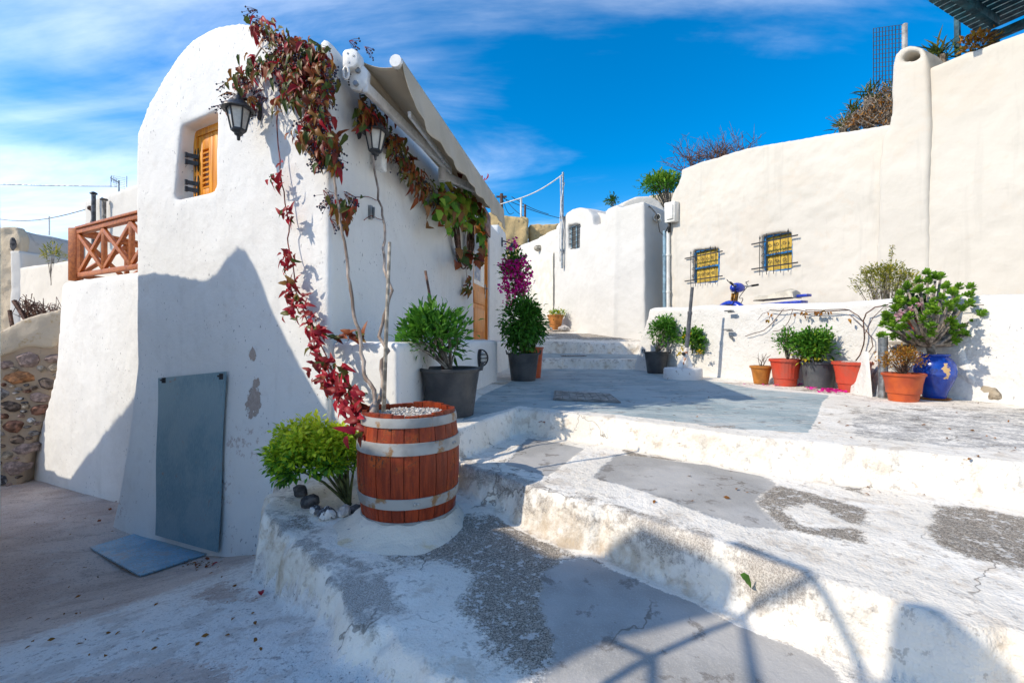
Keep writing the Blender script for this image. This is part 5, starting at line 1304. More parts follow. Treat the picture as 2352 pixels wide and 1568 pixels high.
tag(cane.build('cane_stake', simple('weathered_cane', (0.42, 0.36, 0.28), 0.8, 0.25, 20), smooth=True), 'straight weathered cane stuck in the barrel beside the vine', 'stake')
# leaf shapes: a curled single leaflet, 5-leaflet hand, drooping
def vine_leaf(seed, hand):
    r = random.Random(seed); vs = []; fs = []
    def leaflet(base, ang, L_, wd, curl):
        ns = 6; b0 = len(vs); ca, sa = math.cos(ang), math.sin(ang)
        for i in range(ns+1):
            f = i/ns; w = wd*math.sin(math.pi*min(1, f*0.93+0.05))**0.8*(1-0.25*f) if 0 < i < ns else 0.002
            if 0 < i < ns: w *= 1+0.10*((i % 2)*2-1)
            x = L_*f; z = -curl*L_*f*f+0.0; cup = 0.62*w
            for y, dz in ((-w, cup), (0, 0), (w, cup)):
                vs.append((base[0]+ca*x-sa*y, base[1]+sa*x+ca*y, base[2]+z+dz))
        for i in range(ns):
            q = b0+i*3; fs.extend([(q, q+1, q+4, q+3), (q+1, q+2, q+5, q+4)])
    if hand:
        for k, a in enumerate((-1.25, -0.62, 0, 0.62, 1.25)):
            leaflet((0, 0, 0), a+r.gauss(0, 0.08), (0.62, 0.86, 1.0, 0.86, 0.62)[k], 0.20, 0.45+0.5*r.random())
    else:
        leaflet((0, 0, 0), 0, 1.0, 0.46 if hand is None else 0.30, (0.2 if hand is None else 0.40)+0.9*r.random()*(0.35 if hand is None else 1))
    return vs, fs
LEAF = {}
def leaf_mesh(kind, seed, mat, tint):
    key = (kind, seed, mat.name, round(tint, 2))
    if key not in LEAF:
        vs, fs = vine_leaf(seed, None if kind == 'round' else kind == 'hand')
        me = bpy.data.meshes.new('leaf'); me.from_pydata(vs, [], fs); me.materials.append(mat)
        me.polygons.foreach_set('use_smooth', np.ones(len(me.polygons), bool))
        attr(me, 'tint', np.clip(np.full(len(vs), tint)+np.array([0.12*v[0] for v in vs]), 0, 1)); LEAF[key] = me
    return LEAF[key]
def orient(p, d, up, s_):
    d = Vector(d).normalized(); x = d; y = Vector(up).cross(x)
    if y.length < 1e-3: y = Vector((1, 0, 0)).cross(x)
    y.normalize(); z = x.cross(y); m = Matrix.Identity(4)
    for i, c in enumerate((x, y, z)): m.col[i][:3] = c*s_
    m.col[3][:3] = p; return m
vleaves = []      # (matrix, kind, seed, mat, tint)
def add_leaf(p, d, up, s_, mat, kind='single'):
    vleaves.append((orient(p, d, up, s_), kind, vr.randrange(4), mat, vr.choice((0.05, 0.3, 0.55, 0.8, 0.98))))
nF3 = Vector((FAC.n.x, FAC.n.y, 0)); nS3 = Vector((SID.n.x, SID.n.y, 0)); dF3 = Vector((dF.x, dF.y, 0)); dS3 = Vector((dS.x, dS.y, 0)); UP = Vector((0, 0, 1))
# crimson garland down the facade to the barrel
gar = [(690, 310, 1), (655, 375, 1), (636, 405, 3), (645, 428, 3), (668, 495, 7), (672, 585, 6), (664, 610, 4), (680, 650, 8), (668, 675, 7), (692, 690, 5), (684, 718, 5), (712, 712, 5), (716, 742, 8), (738, 760, 6), (730, 790, 7), (742, 818, 6), (735, 845, 4), (766, 830, 6), (772, 862, 8), (756, 880, 5), (795, 860, 5), (785, 902, 8), (812, 905, 8), (806, 938, 6), (832, 930, 7), (838, 962, 5), (826, 985, 4)]
def garland_out(v): return float(np.interp(v, [0, 560, 660, 740, 800, 860, 905, 950, 1000], [.06, .07, .09, .12, .17, .26, .42, .58, .66]))
for u, v, n in gar:
    o = garland_out(v); c0 = PO(FAC, u, v, o)[2]
    for _ in range(int(n*2.4)):
        a = vr.random()*6.283; d_ = -dF3*math.cos(a)+UP*(math.sin(a)-0.45)+nF3*(0.2+0.9*vr.random())
        p = c0+(-dF3*vr.gauss(0, 1)+UP*vr.gauss(0, 1)+nF3*abs(vr.gauss(0, 1)))*0.026
        add_leaf(p, d_, nF3*1.0+UP*0.5+dF3*vr.gauss(0, 0.7), 0.060*(0.6+0.7*vr.random()), M_red if vr.random() < 0.8 else M_rust)
for k in range(16):   # branch lying along the bench
    f = k/15; p = PO(FAC, 768+68*f, 778+4*math.sin(f*9), 0.03)[2]+UP*0.01
    a = vr.random()*6.283; add_leaf(p, -dF3*math.cos(a)+UP*abs(math.sin(a))*0.8+nF3*0.6, nF3+UP, 0.075*(0.8+0.4*vr.random()), M_rust)
# main russet mass over the corner: clump centres along the facade head
mass = []
for u, v, ru, rv, n in ((605, 55, 34, 18, 26), (640, 80, 26, 16, 14), (560, 190, 26, 36, 34), (595, 150, 40, 26, 44), (560, 235, 30, 14, 10), (650, 130, 40, 30, 60), (690, 110, 34, 22, 40), (735, 130, 26, 22, 26), (690, 165, 50, 34, 84), (740, 190, 26, 36, 44), (680, 215, 34, 24, 44), (730, 245, 26, 26, 36), (720, 285, 30, 22, 26), (700, 312, 26, 18, 24), (745, 320, 36, 22, 46), (750, 352, 30, 20, 34), (770, 372, 16, 20, 14), (640, 245, 8, 20, 5), (770, 465, 20, 16, 9), (800, 475, 20, 12, 9), (795, 505, 10, 16, 7), (815, 455, 16, 8, 5)):
    for _ in range(int(n*1.3)): mass.append((u+vr.gauss(0, 0.55)*ru, v+vr.gauss(0, 0.55)*rv))
for u, v in mass:
    if u < 752:
        o = 0.04+abs(vr.gauss(0, 0.08)); p = PO(FAC, u, v, o)[2]; nn = nF3; sd_ = -dF3
        if v < 95: p = PO(FAC, u, v, -0.05+vr.random()*0.25)[2]
    else:
        o = 0.03+abs(vr.gauss(0, 0.07)); p = PO(SID, max(u, 757), v, o)[2]; nn = (nS3+nF3)*0.7; sd_ = dS3
    d_ = UP*(-0.75+vr.gauss(0, 0.5))+sd_*vr.gauss(0, 0.6)+nn*(0.35+abs(vr.gauss(0, 0.4)))
    mt = M_rust if vr.random() < 0.80 else M_red
    if v > 300 and vr.random() < 0.5: mt = M_rust
    add_leaf(p, d_, nn+UP*0.6+sd_*vr.gauss(0, 0.5), 0.072*(0.6+0.65*vr.random()), mt, 'hand' if vr.random() < 0.10 else 'single')
# along the side wall
for i in range(380):
    f = vr.random(); k = f*(len(S_px)-1); j = min(int(k), len(S_px)-2); u = S_px[j][0]+(S_px[j+1][0]-S_px[j][0])*(k-j); v = S_px[j][1]+(S_px[j+1][1]-S_px[j][1])*(k-j)
    if f < 0.06 and vr.random() < 0.6: continue
    u += vr.gauss(0, 10); v += vr.gauss(6, 15)
    p = PO(SID, u, v, 0.05+0.12*vr.random())[2]
    d_ = UP*(-0.7+vr.gauss(0, 0.5))+dS3*vr.gauss(0, 0.6)+nS3*(0.2+0.6*vr.random())
    mt = M_rust if f < 0.72 else vr.choice((M_rust, M_olive))
    add_leaf(p, d_, nS3+UP*0.5-dS3*0.4, 0.085*(0.6+0.6*vr.random()), mt)
for u, v, n in ((845, 262, 24), (868, 272, 14), (835, 285, 8)):
    for _ in range(n):
        p = PO(SID, u+vr.gauss(0, 12), v+vr.gauss(0, 8), 0.10+0.1*vr.random())[2]
        add_leaf(p, UP*(-0.4+vr.gauss(0, 0.5))+dS3*vr.gauss(0, 0.7)+nS3*0.5, nS3+UP*0.5, 0.085*(0.6+0.6*vr.random()), vr.choice((M_red, M_rust)))
for u, v in ((1106, 402), (1112, 408), (1120, 398)):
    add_leaf(PO(SID, u, v, 0.5)[2], -UP+dS3*vr.gauss(0, 0.5), nS3, 0.10, M_red)
def emit_leaves(root, lst, single_max):
    """the largest leaves as parts of their own, the remainder as one mass"""
    order = sorted(range(len(lst)), key=lambda i: -lst[i][0].to_scale()[0]/max(0.5, lst[i][0].translation.y))
    one = set(order[:single_max])
    inv = root.matrix_basis.inverted()
    VV, FF, TT, MI = [], [], [], []; mats = []; off = 0
    for i, (M_, kind, sd_, mt, tn) in enumerate(lst):
        me = leaf_mesh(kind, sd_, mt, tn)
        if i in one:
            o = bpy.data.objects.new('leaf', me); COL.objects.link(o); o.parent = root; o.matrix_parent_inverse = inv; o.matrix_basis = M_
        else:
            co = coords(me); Mn = np.array(M_); VV.append(co @ Mn[:3, :3].T+Mn[:3, 3])
            q = np.empty(len(me.loops), np.int32); me.loops.foreach_get('vertex_index', q); FF.append(q.reshape(-1, 4)+off); off += len(co)
            TT.append(np.clip(np.full(len(co), tn)+0.12*co[:, 0], 0, 1))
            if mt not in mats: mats.append(mt)
            MI.append(np.full(len(q)//4, mats.index(mt), np.int32))
    if VV:
        me = mesh_np('foliage', np.concatenate(VV), np.concatenate(FF)); [me.materials.append(x) for x in mats]
        me.polygons.foreach_set('material_index', np.concatenate(MI)); attr(me, 'tint', np.concatenate(TT))
        o = link(bpy.data.objects.new('foliage', me), root); o['kind'] = 'stuff'
emit_leaves(vine, vleaves, 295)
# berries: small bunches on red stalks
bm_, sm_ = MB(), MB()
bun = [(565, 205), (590, 215), (600, 235), (575, 262), (548, 245), (525, 225), (505, 200), (520, 240), (500, 250), (620, 140), (660, 130), (690, 140), (650, 160), (610, 165), (640, 190), (700, 190), (725, 210), (755, 240), (745, 235), (715, 258), (735, 290), (700, 290), (690, 285), (735, 335), (725, 345), (760, 350), (780, 378), (715, 380), (728, 372), (745, 330), (760, 455), (750, 462), (745, 475), (815, 470), (808, 462), (775, 520), (590, 70), (575, 30), (620, 95), (755, 180), (770, 175), (818, 110), (852, 122)]
for u, v in bun+[vr.choice(mass) for _ in range(24)]+[(vr.gauss(735, 18), vr.gauss(330, 22)) for _ in range(8)]:
    pl, nn = (FAC, nF3) if u < 752 else (SID, nS3)
    c0 = PO(pl, u, v, 0.12)[2]; c1 = c0+UP*0.06-nn*0.06
    for _ in range(12):
        p = c0+Vector((vr.gauss(0, 1), vr.gauss(0, 1), vr.gauss(0, 1)))*0.026; bm_.ball(p, 0.0062+0.002*vr.random(), 4); sm_.tube([c1, c1.lerp(p, 0.55)+UP*0.006, p], 0.0016, 3, False)
for i in range(26):
    f = 0.1+0.8*vr.random(); k = f*(len(S_px)-1); j = min(int(k), len(S_px)-2); u = S_px[j][0]+(S_px[j+1][0]-S_px[j][0])*(k-j); v = S_px[j][1]+(S_px[j+1][1]-S_px[j][1])*(k-j)+14
    c0 = PO(SID, u+vr.gauss(0, 8), v+vr.gauss(0, 10), 0.16)[2]
    for _ in range(9):
        p = c0+Vector((vr.gauss(0, 1), vr.gauss(0, 1), vr.gauss(0, 1)))*0.026; bm_.ball(p, 0.0075, 4)
o = bm_.build('berries', M_berry, vine, smooth=True); o['kind'] = 'stuff'
o = sm_.build('berry_stalks', M_redtwig, vine); o['kind'] = 'stuff'

# ---------------------------------------------------------------- twig wreath with green creeper leaves
wr = thing('twig_wreath', PO(SID, 1068, 540, 0.05)[2], 'round twig wreath overgrown with green leaves by the door', 'wreath')
wt, wz, _ = PO(SID, 1066, 530, 0.10)
m = MB()
for k in range(16):
    ph = vr.random()*6.28; ra = 0.40+vr.gauss(0, 0.045); rb_ = 0.44+vr.gauss(0, 0.05); pts = []
    for i in range(25):
        a = ph+i/24*(3.5+2.0*(k % 2)); w = 0.022*math.sin(a*3+k)
        pts.append(SID.P(wt+(ra+w)*math.cos(a), wz+(rb_+w)*math.sin(a)-0.02, 0.10+0.035*math.sin(a*2.3+k*1.9)))
    m.tube(pts, 0.011+0.005*vr.random(), 5)
m.build('twigs', M_twig, wr, smooth=True)
vleaves = []
for i in range(250):
    if i < 175: u, v = 1052+vr.gauss(0, 25), 472+vr.gauss(0, 26)
    else:
        a = -1.2+vr.random()*2.4; u, v = 1066+44*math.cos(a)+vr.gauss(0, 5), 535-70*math.sin(a)+vr.gauss(0, 8)
    if u > 1108: u = 1108-vr.random()*14
    if i > 232: u, v = 1062+vr.gauss(0, 12), 592+vr.gauss(0, 8)
    p = PO(SID, u, v, 0.10+0.16*vr.random())[2]
    add_leaf(p, UP*(-0.55+vr.gauss(0, 0.5))+dS3*vr.gauss(0, 0.7)+nS3*(0.3+0.6*vr.random()), nS3+UP*0.5-dS3*0.7, 0.135*(0.65+0.6*vr.random()), M_rust if (v > 575 or vr.random() < 0.08) else M_wreath, 'round')
for i in range(22):
    v = 630+42*vr.random(); add_leaf(PO(SID, 1073+vr.gauss(0, 4), v, 0.08)[2], -UP+dS3*vr.gauss(0, 0.8)+nS3*0.4, nS3-dS3*0.5, 0.10, M_rust)
m = MB(); m.tube([PO(SID, u, v, 0.08)[2] for u, v in ((1068, 600), (1070, 615), (1072, 635), (1074, 668))], 0.004, 5); m.build('hanging_stem', M_twig, wr)
emit_leaves(wr, vleaves, 230)

# ---------------------------------------------------------------- spurge bush and its ring of stones
EB = Vector((-1.03, 2.88, 0)); EB.z = gz(EB.x, EB.y)
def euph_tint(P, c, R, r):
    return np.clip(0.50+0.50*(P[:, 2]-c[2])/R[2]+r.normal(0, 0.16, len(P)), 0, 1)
ec = atD(720, 1042, 2.86)
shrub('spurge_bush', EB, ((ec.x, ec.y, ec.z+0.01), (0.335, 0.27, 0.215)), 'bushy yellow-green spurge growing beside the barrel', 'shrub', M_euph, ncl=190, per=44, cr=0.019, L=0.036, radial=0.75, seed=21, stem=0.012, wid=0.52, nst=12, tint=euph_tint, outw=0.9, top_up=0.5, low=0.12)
t = NT('lime_splashed_stone'); n = t.noise(13, 5, 0.65); g2 = t.noise(40, 4)
c_ = t.mix(t.rng(g2, 0.3, 0.7), (0.045, 0.045, 0.05), (0.14, 0.14, 0.15)); c_ = t.mix(t.rng(n, 0.50, 0.56), c_, (0.66, 0.64, 0.61))
M_limestone = t.fin(c_, 0.85, t.bump(n, 0.5, 0.02), 0, 0.3)
M_darkrock = simple('dark_lava_stone', (0.12, 0.115, 0.115), 0.9, 0.3, 14, c2=(0.04, 0.04, 0.045), bump=0.6)
M_whiterock = simple('pale_lime_rock', (0.62, 0.58, 0.53), 0.9, 0.2, 10, c2=(0.35, 0.32, 0.3), bump=0.6)
def rock(name, c, s_, mat, label=None, cat=None, parent=None, seed=0, group=None, sub=2):
    bm = bmesh.new(); bmesh.ops.create_icosphere(bm, subdivisions=sub, radius=1.0)
    for v in bm.verts:
        d = v.co.normalized(); k = 1+0.42*mnoise.noise(d*1.3+Vector((seed*3.1, seed*1.7, 0)))+0.12*mnoise.noise(d*3.4+Vector((seed, 0, seed)))
        v.co = Vector((d.x*s_[0], d.y*s_[1], d.z*s_[2]))*k
    me = bpy.data.meshes.new(name); bm.to_mesh(me); bm.free(); me.materials.append(mat)
    me.polygons.foreach_set('use_smooth', np.ones(len(me.polygons), bool))
    try: me.set_sharp_from_angle(angle=rad(18))
    except Exception: pass
    o = bpy.data.objects.new(name, me); o.location = c; o.rotation_euler = (0, 0, seed*1.3)
    if parent is not None: link(o, parent)
    else: link(o); tag(o, label, cat, group)
    return o
for i, (u, v, sx, mt, lb) in enumerate(((690, 1118, 0.052, M_darkrock, 'dark stone under the spurge, farthest left of the ring'), (712, 1143, 0.060, M_darkrock, 'flat grey stone in the spurge ring, below the dark one'),
        (726, 1163, 0.042, M_limestone, 'small lime-splashed stone left of the big spotted one'), (752, 1172, 0.050, M_limestone, 'black stone spotted with white lime by the spurge'), (790, 1166, 0.048, M_whiterock, 'whitewashed angular stone left of the barrel'), (818, 1160, 0.040, M_darkrock, 'dark stone wedged against the barrel'))):
    p = atZ(u, v+14, 0.90); p.z = gz(p.x, p.y)
    rock('stone', (p.x, p.y, p.z+sx*0.55), (sx, sx*0.8, sx*0.72), mt, lb, 'stone', seed=i+2, group='stones ringing the spurge')

# ---------------------------------------------------------------- stones of the rubble wall
RC = {'r': simple('red_volcanic_stone', (0.30, 0.15, 0.10), 0.9, 0.3, 12, bump=0.6), 'k': M_limestone, 'p': simple('pink_stone', (0.42, 0.31, 0.27), 0.9, 0.25, 12, bump=0.6), 'b': simple('brown_stone', (0.20, 0.15, 0.12), 0.9, 0.3, 12, bump=0.6), 'o': simple('orange_stone', (0.42, 0.20, 0.09), 0.9, 0.3, 12, bump=0.6)}
sr = random.Random(17)
tl0, tr0 = STW.tz(-60, 900)[0], STW.tz(150, 900)[0]
if tl0 > tr0: tl0, tr0 = tr0, tl0
RK = [RC['r'], RC['k'], RC['p'], RC['p'], RC['b'], RC['o'], simple('sandy_stone', (0.50, 0.42, 0.32), 0.9, 0.25, 12, bump=0.6), simple('grey_stone', (0.27, 0.25, 0.24), 0.9, 0.3, 12, bump=0.6)]
rub_edge = [(118, 815), (148, 792), (138, 850), (84, 1000), (46, 1095), (-70, 1190), (-70, 885), (0, 830), (60, 810)]
ed_t = [STW.tz(u, v) for u, v in rub_edge]; placed = []
z_lo, z_hi = min(z for _, z in ed_t), max(z for _, z in ed_t)
for k in range(1500):
    rr_ = 0.15-0.11*min(1, k/900); x, z = tl0+(tr0-tl0)*sr.random(), z_lo+(z_hi-z_lo)*sr.random(); rw = rr_*(0.8+0.5*sr.random()); rh = rr_*(0.55+0.3*sr.random())
    if sdist(np.array([x]), np.array([z]), ed_t)[0] < rh*0.5: continue
    if any(((x-q[0])/(rw+q[2]))**2+((z-q[1])/(rh+q[3]))**2 < 0.86 for q in placed): continue
    placed.append((x, z, rw, rh)); bm = bmesh.new(); tl = sr.gauss(0, 0.3)
    for j in range(9):
        an_ = j*6.283/9+sr.gauss(0, 0.15); q = 0.78+0.3*sr.random(); dx, dz = rw*q*math.cos(an_), rh*q*math.sin(an_)
        dx, dz = dx*math.cos(tl)-dz*math.sin(tl)*0.6, dz*math.cos(tl)+dx*math.sin(tl)*0.6
        bm.verts.new(STW.P(x+dx, z+dz, -0.08)); bm.verts.new(STW.P(x+dx*0.96, z+dz*0.96, 0.002+0.018*sr.random())); bm.verts.new(STW.P(x+dx*0.62, z+dz*0.62, 0.022+0.04*sr.random()))
    bmesh.ops.convex_hull(bm, input=bm.verts[:]); bmesh.ops.delete(bm, geom=[v_ for v_ in bm.verts if not v_.link_faces], context='VERTS')
    me = bpy.data.meshes.new('stone'); bm.to_mesh(me); bm.free(); me.materials.append(sr.choice(RK)); link(bpy.data.objects.new('stone', me), rubble)

# ---------------------------------------------------------------- potted plants by the house
def on3(u, v): return atZ(u, v, Z3)
p = Vector(((1035-CX)/F*3.56, 3.56, Z3+0.004)); a_h = math.atan2(0.1, -1)
pot('black_plant_pot', p, 0.178, 0.226, 0.365, M_blackpot, 'big black plastic pot with handles against the bench', handles=(math.pi*1.02, 0.12))
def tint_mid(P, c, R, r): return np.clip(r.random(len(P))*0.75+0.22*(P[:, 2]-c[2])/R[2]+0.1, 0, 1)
cc = atD(998, 775, 3.5)
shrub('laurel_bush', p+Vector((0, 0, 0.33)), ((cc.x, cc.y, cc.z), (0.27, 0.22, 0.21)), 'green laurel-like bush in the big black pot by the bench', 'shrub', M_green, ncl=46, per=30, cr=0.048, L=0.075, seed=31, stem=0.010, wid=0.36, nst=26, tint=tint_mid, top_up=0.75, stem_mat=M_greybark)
m = MB(); m.tube([p+Vector((-0.05, 0, 0.3)), atD(977, 622, 3.55)], [0.012, 0.010], 8)
tag(m.build('bamboo_stake', M_twig, smooth=True), 'brown bamboo stake standing in the big black pot', 'stake')
# bulkhead lamp on the bench face
BEN = Plane(C0 + e_bench*LWD, dS); BEN.n = SID.n.copy(); q = PO(BEN, 1099, 822, 0.0)
bl = thing('bulkhead_lamp', q[2], 'black caged bulkhead lamp on the bench face above the black pot', 'lamp')
m = MB(); Mx = BEN.M(q[0], q[1], 0.0)
m.lathe([(0.0, 0.0), (0.075, 0.0), (0.075, 0.03), (0.06, 0.035)], 20, (0, 0, 0)); 
for v in m.v: v.x, v.y, v.z = (lambda w: (w.x, w.y, w.z))(Mx @ Vector((v.x*0.75, -v.z, v.y*1.35)))
m.build('base', M_black, bl, smooth=40)
m = MB(); m.ball((0, 0, 0), 0.05, 10, (0.85, 0.9, 1.5))
for v in m.v: v.x, v.y, v.z = (lambda w: (w.x, w.y, w.z))(Mx @ Vector((v.x, v.y-0.05, v.z)))
m.build('glass', M_lampglass, bl, smooth=True)
m = MB()
for xx in (-0.022, 0.022): m.tube([Mx @ Vector((xx, -0.02+(-0.09)*math.sin(math.pi*i/12), 0.10*math.cos(math.pi*i/12))) for i in range(13)], 0.006, 6)
for zz_ in (-0.045, 0.0, 0.045): m.tube([Mx @ Vector((0.062*math.cos(math.pi*i/10), -0.02-0.085*math.sin(math.pi*i/10), zz_)) for i in range(11)], 0.006, 6)
m.build('cage', M_black, bl, smooth=True)

p = Vector(((1202-CX)/F*6.42, 6.42, Z3+0.004))
pot('black_plant_pot', p, 0.172, 0.218, 0.385, M_blackpot, 'black plastic pot under the tall rounded bush at the bench end', handles=(math.pi, 0.0))
cc = atD(1201, 742, 6.4)
def cone(q, r): q = q.copy(); q[:, :2] *= (1-0.30*np.clip(q[:, 2:3], 0, 1)); return q
shrub('basil_bush', p+Vector((0, 0, 0.33)), ((cc.x, cc.y, cc.z), (0.325, 0.30, 0.455)), 'tall dense rounded green basil bush at the bench end', 'shrub', M_green, ncl=150, per=34, cr=0.05, L=0.062, seed=33, stem=0.008, wid=0.45, nst=30, shape=cone, tint=lambda P, c, R, r: np.clip(r.random(len(P))*0.6+0.1*(P[:, 2]-c[2])/R[2], 0, 1), top_up=-0.15, low=0.5)
p2 = Vector(((1222-CX)/F*6.85, 6.85, Z3+0.004))
pot('red_plant_pot', p2, 0.13, 0.165, 0.46, M_orangepot, 'orange-red pot peeping out behind the tall basil bush')
cc = atD(1182, 640, 7.25)
bg = shrub('bougainvillea', p2+Vector((0, 0, 0.4)), ((cc.x, cc.y, cc.z), (0.23, 0.17, 0.50)), 'magenta bougainvillea climbing below the small lantern', 'climbing plant', M_green, ncl=46, per=16, cr=0.06, L=0.07, seed=35, stem=0.009, nst=16, wid=0.6, stem_mat=M_twig)
r_ = np.random.default_rng(36); cl = np.array([list(atD(u, v, 7.1)) for u, v in ((1160, 612), (1176, 625), (1192, 630), (1165, 640), (1188, 655), (1200, 600), (1178, 670), (1170, 605), (1185, 612), (1200, 662), (1212, 632), (1195, 640), (1160, 655), (1205, 648), (1190, 668), (1172, 690), (1180, 560))])
P_ = (cl[:, None]+r_.normal(0, 0.05, (len(cl), 40, 3))).reshape(-1, 3)
leaf_cloud('blossom', P_, r_.normal(0, 1, P_.shape), 0.06*(0.6+0.7*r_.random(len(P_))), M_bloom, bg, 0.75, 0.3, 0.2, None, 36)
# terracotta pot by the lane house
WT = PO(WH1, 1276, 748, 0.35); q = WT[2]
tz_ = gz(q.x, q.y)
tp = pot('terracotta_pot', (q.x, q.y, tz_+0.03), 0.15, 0.235, 0.44, M_terra, 'orange terracotta pot with low plant by the lane house curtain', rim=0.02)
shrub('trailing_plant', (q.x, q.y, tz_+0.42), ((q.x+0.06, q.y, tz_+0.50), (0.34, 0.26, 0.07)), 'low trailing plant spilling from the terracotta pot', 'plant', M_green_y, ncl=26, per=18, cr=0.05, L=0.06, seed=38, nst=10)
rock('stone', (q.x-0.20, q.y-0.30, tz_+0.05), (0.10, 0.08, 0.06), M_whiterock, 'whitewashed stone left in front of the terracotta pot', 'stone', seed=4)
rock('stone', (q.x+0.22, q.y-0.32, tz_+0.06), (0.17, 0.10, 0.08), M_whiterock, 'larger whitewashed stone right in front of the terracotta pot', 'stone', seed=5)

# ---------------------------------------------------------------- lane house fittings
def quad_slab(mb, pl, pts, o0, o1):
    A_ = [PO(pl, u, v, o0)[2] for u, v in pts]; mb.prism(A_, [p_-Vector((pl.n.x, pl.n.y, 0))*(o0-o1) for p_ in A_]); return mb
M_blueframe = simple('blue_painted_wood', (0.015, 0.20, 0.50), 0.5, 0.2, 8)
M_greyblue = simple('grey_blue_paint', (0.22, 0.34, 0.42), 0.5, 0.15, 8)
M_curtain_y = simple('yellow_curtain_cloth', (0.62, 0.42, 0.07), 0.8, 0.2, 20, c2=(0.42, 0.27, 0.04), stretch=(1, 1, 0.08))
M_darkglass = glassy('dark_window_glass', (0.10, 0.095, 0.085), 0.1)
def rect_uv(pl, px4):
    ts = [pl.tz(u, v) for u, v in px4]; tl = sorted(t_ for t_, _ in ts); zs = sorted(z for _, z in ts)
    return tl[0], tl[-1], zs[0], zs[-1]
ta, tb, za, zc = rect_uv(WH1, wpx)
def plbox(mb, pl, ta, tb, za, zc, o0, o1):
    return mb.prism([pl.P(ta, za, o0), pl.P(tb, za, o0), pl.P(tb, zc, o0), pl.P(ta, zc, o0)], [pl.P(ta, za, o1), pl.P(tb, za, o1), pl.P(tb, zc, o1), pl.P(ta, zc, o1)])
wf = MB()
for a, b, c, d in ((ta-0.02, ta+0.06, za, zc), (tb-0.06, tb+0.02, za, zc), (ta+0.06, tb-0.06, zc-0.06, zc+0.02), (ta+0.06, tb-0.06, za-0.02, za+0.06), ((ta+tb)/2-0.025, (ta+tb)/2+0.025, za+0.06, zc-0.06)): plbox(wf, WH1, a, b, c, d, -0.10, -0.15)
wo = wf.build('window_frame', M_greyblue, lane)
m = MB(); plbox(m, WH1, ta+0.03, tb-0.03, za+0.03, zc-0.03, -0.125, -0.14); m.build('pane', M_darkglass, wo)
for k in range(5):
    m = MB(); z = za+(zc-za)*(k+0.5)/5; m.tube([WH1.P(ta, z, -0.06), WH1.P(tb, z, -0.06)], 0.010, 6); m.build('bar', M_black, wo)
cur = MB(); NU, NV = 26, 14; V = []
for j in range(NV+1):
    for i in range(NU+1):
        a, b = i/NU, j/NV
        u = 1216+(1271-1216)*a; v = (588-10*a)*(1-b)+(742+3*a)*b-3*math.sin(a*math.pi)*(1-b)*-1
        V.append(PO(WH1, u, v, 0.045+0.03*b*(0.5+0.5*math.sin(a*17+b*1.5))+0.02*math.sin(a*7+b*4)*b)[2])
W = NU+1; cur.add(V, [(j*W+i, j*W+i+1, (j+1)*W+i+1, (j+1)*W+i) for j in range(NV) for i in range(NU)])
co_ = cur.build('door_curtain', simple('cream_curtain_cloth', (0.68, 0.64, 0.55), 0.85, 0.06, 4), smooth=True); sd = co_.modifiers.new('thick', 'SOLIDIFY'); sd.thickness = 0.006
tag(co_, 'cream cloth curtain hanging over the doorway of the lane house', 'curtain')
m = MB(); m.ball((0, 0, 0), 0.13, 8, (1.25, 0.6, 0.85)); q = PO(WH1, 1237, 570, 0.05)[2]
for v in m.v: v.x, v.y, v.z = v.x+q.x, v.y+q.y, v.z+q.z
tag(m.build('wall_light', simple('aged_lamp_glass', (0.45, 0.40, 0.31), 0.4, 0.3, 20), smooth=True), 'round dusty wall light above the curtain', 'lamp')
m = MB(); pt = PO(WH1, 1293, 396, 0.08)[2]; pb = PO(WH1, 1291, 616, 0.08)[2]
pole = thing('service_pole', pb, 'thin grey service pole fixed to the lane house corner', 'pole')
m.tube([pb, pt], 0.034, 10); m.build('pipe', M_steel, pole, smooth=40)
m = MB(); m.tube(curvy(pt-Vector((0.08, 0, 0.1)), pb+Vector((-0.06, 0, 0.2)), 14, 0.10, 4), 0.014, 6); m.tube(curvy(pt-Vector((-0.05, 0, 0.3)), pb+Vector((0.07, 0, 0.1)), 14, 0.05, 5), 0.013, 6); m.build('cable', M_whitecable, pole, smooth=True)
for v in (500, 575):
    q = PO(WH1, 1292, v, 0.02)[2]; m = MB(); m.box(q, (0.16, 0.16, 0.05)); m.build('clamp', M_steel, pole)
m = MB(); m.tube(curvy(pt-Vector((0, 0, 0.06)), atD(1146, 470, 20.0), 20, 0.06, 9, sag=0.25), 0.020, 6)
tag(m.build('overhead_cable', M_whitecable, smooth=True), 'thick white cable running from the service pole to the left', 'cable')

# distant poles and wires behind the awning tip
for (u, va, vb, D, r0, mt, lb) in ((1152, 445, 505, 22, 0.08, M_twig, 'dark wooden utility pole just right of the awning tip'), (1197, 456, 500, 21.5, 0.05, M_pvc, 'pale metal mast on the ochre house roof'), (1206, 470, 500, 21, 0.05, M_twig, 'short wooden mast beside the pale metal mast')):
    m = MB(); m.tube([atD(u, vb+6, D), atD(u, va, D)], r0, 8)
    if u == 1152:
        m.box(atD(1152, 452, D), (0.5, 0.08, 0.08))
    if u == 1197: m.bar(atD(1197, 457, D), atD(1190, 457, D), 0.06)
    tag(m.build('utility_pole', mt), lb, 'pole')
for i, (a, b) in enumerate((((1155, 455, 22), (1290, 502, 24)), ((1155, 450, 22), (1205, 500, 22)), ((1155, 458, 22), (1180, 488, 23)), ((1175, 452, 22), (1260, 492, 24)))):
    m = MB(); m.tube(curvy(atD(*a), atD(*b), 10, 0.0, i, sag=0.1+0.25*(i == 2)), 0.016, 4)
    tag(m.build('overhead_wire', M_cable), ('long dark wire from the wooden pole down to the right', 'steep wire from the wooden pole to the masts', 'slack looping wire below the wooden pole', 'faint upper wire beyond the pale mast')[i], 'wire')

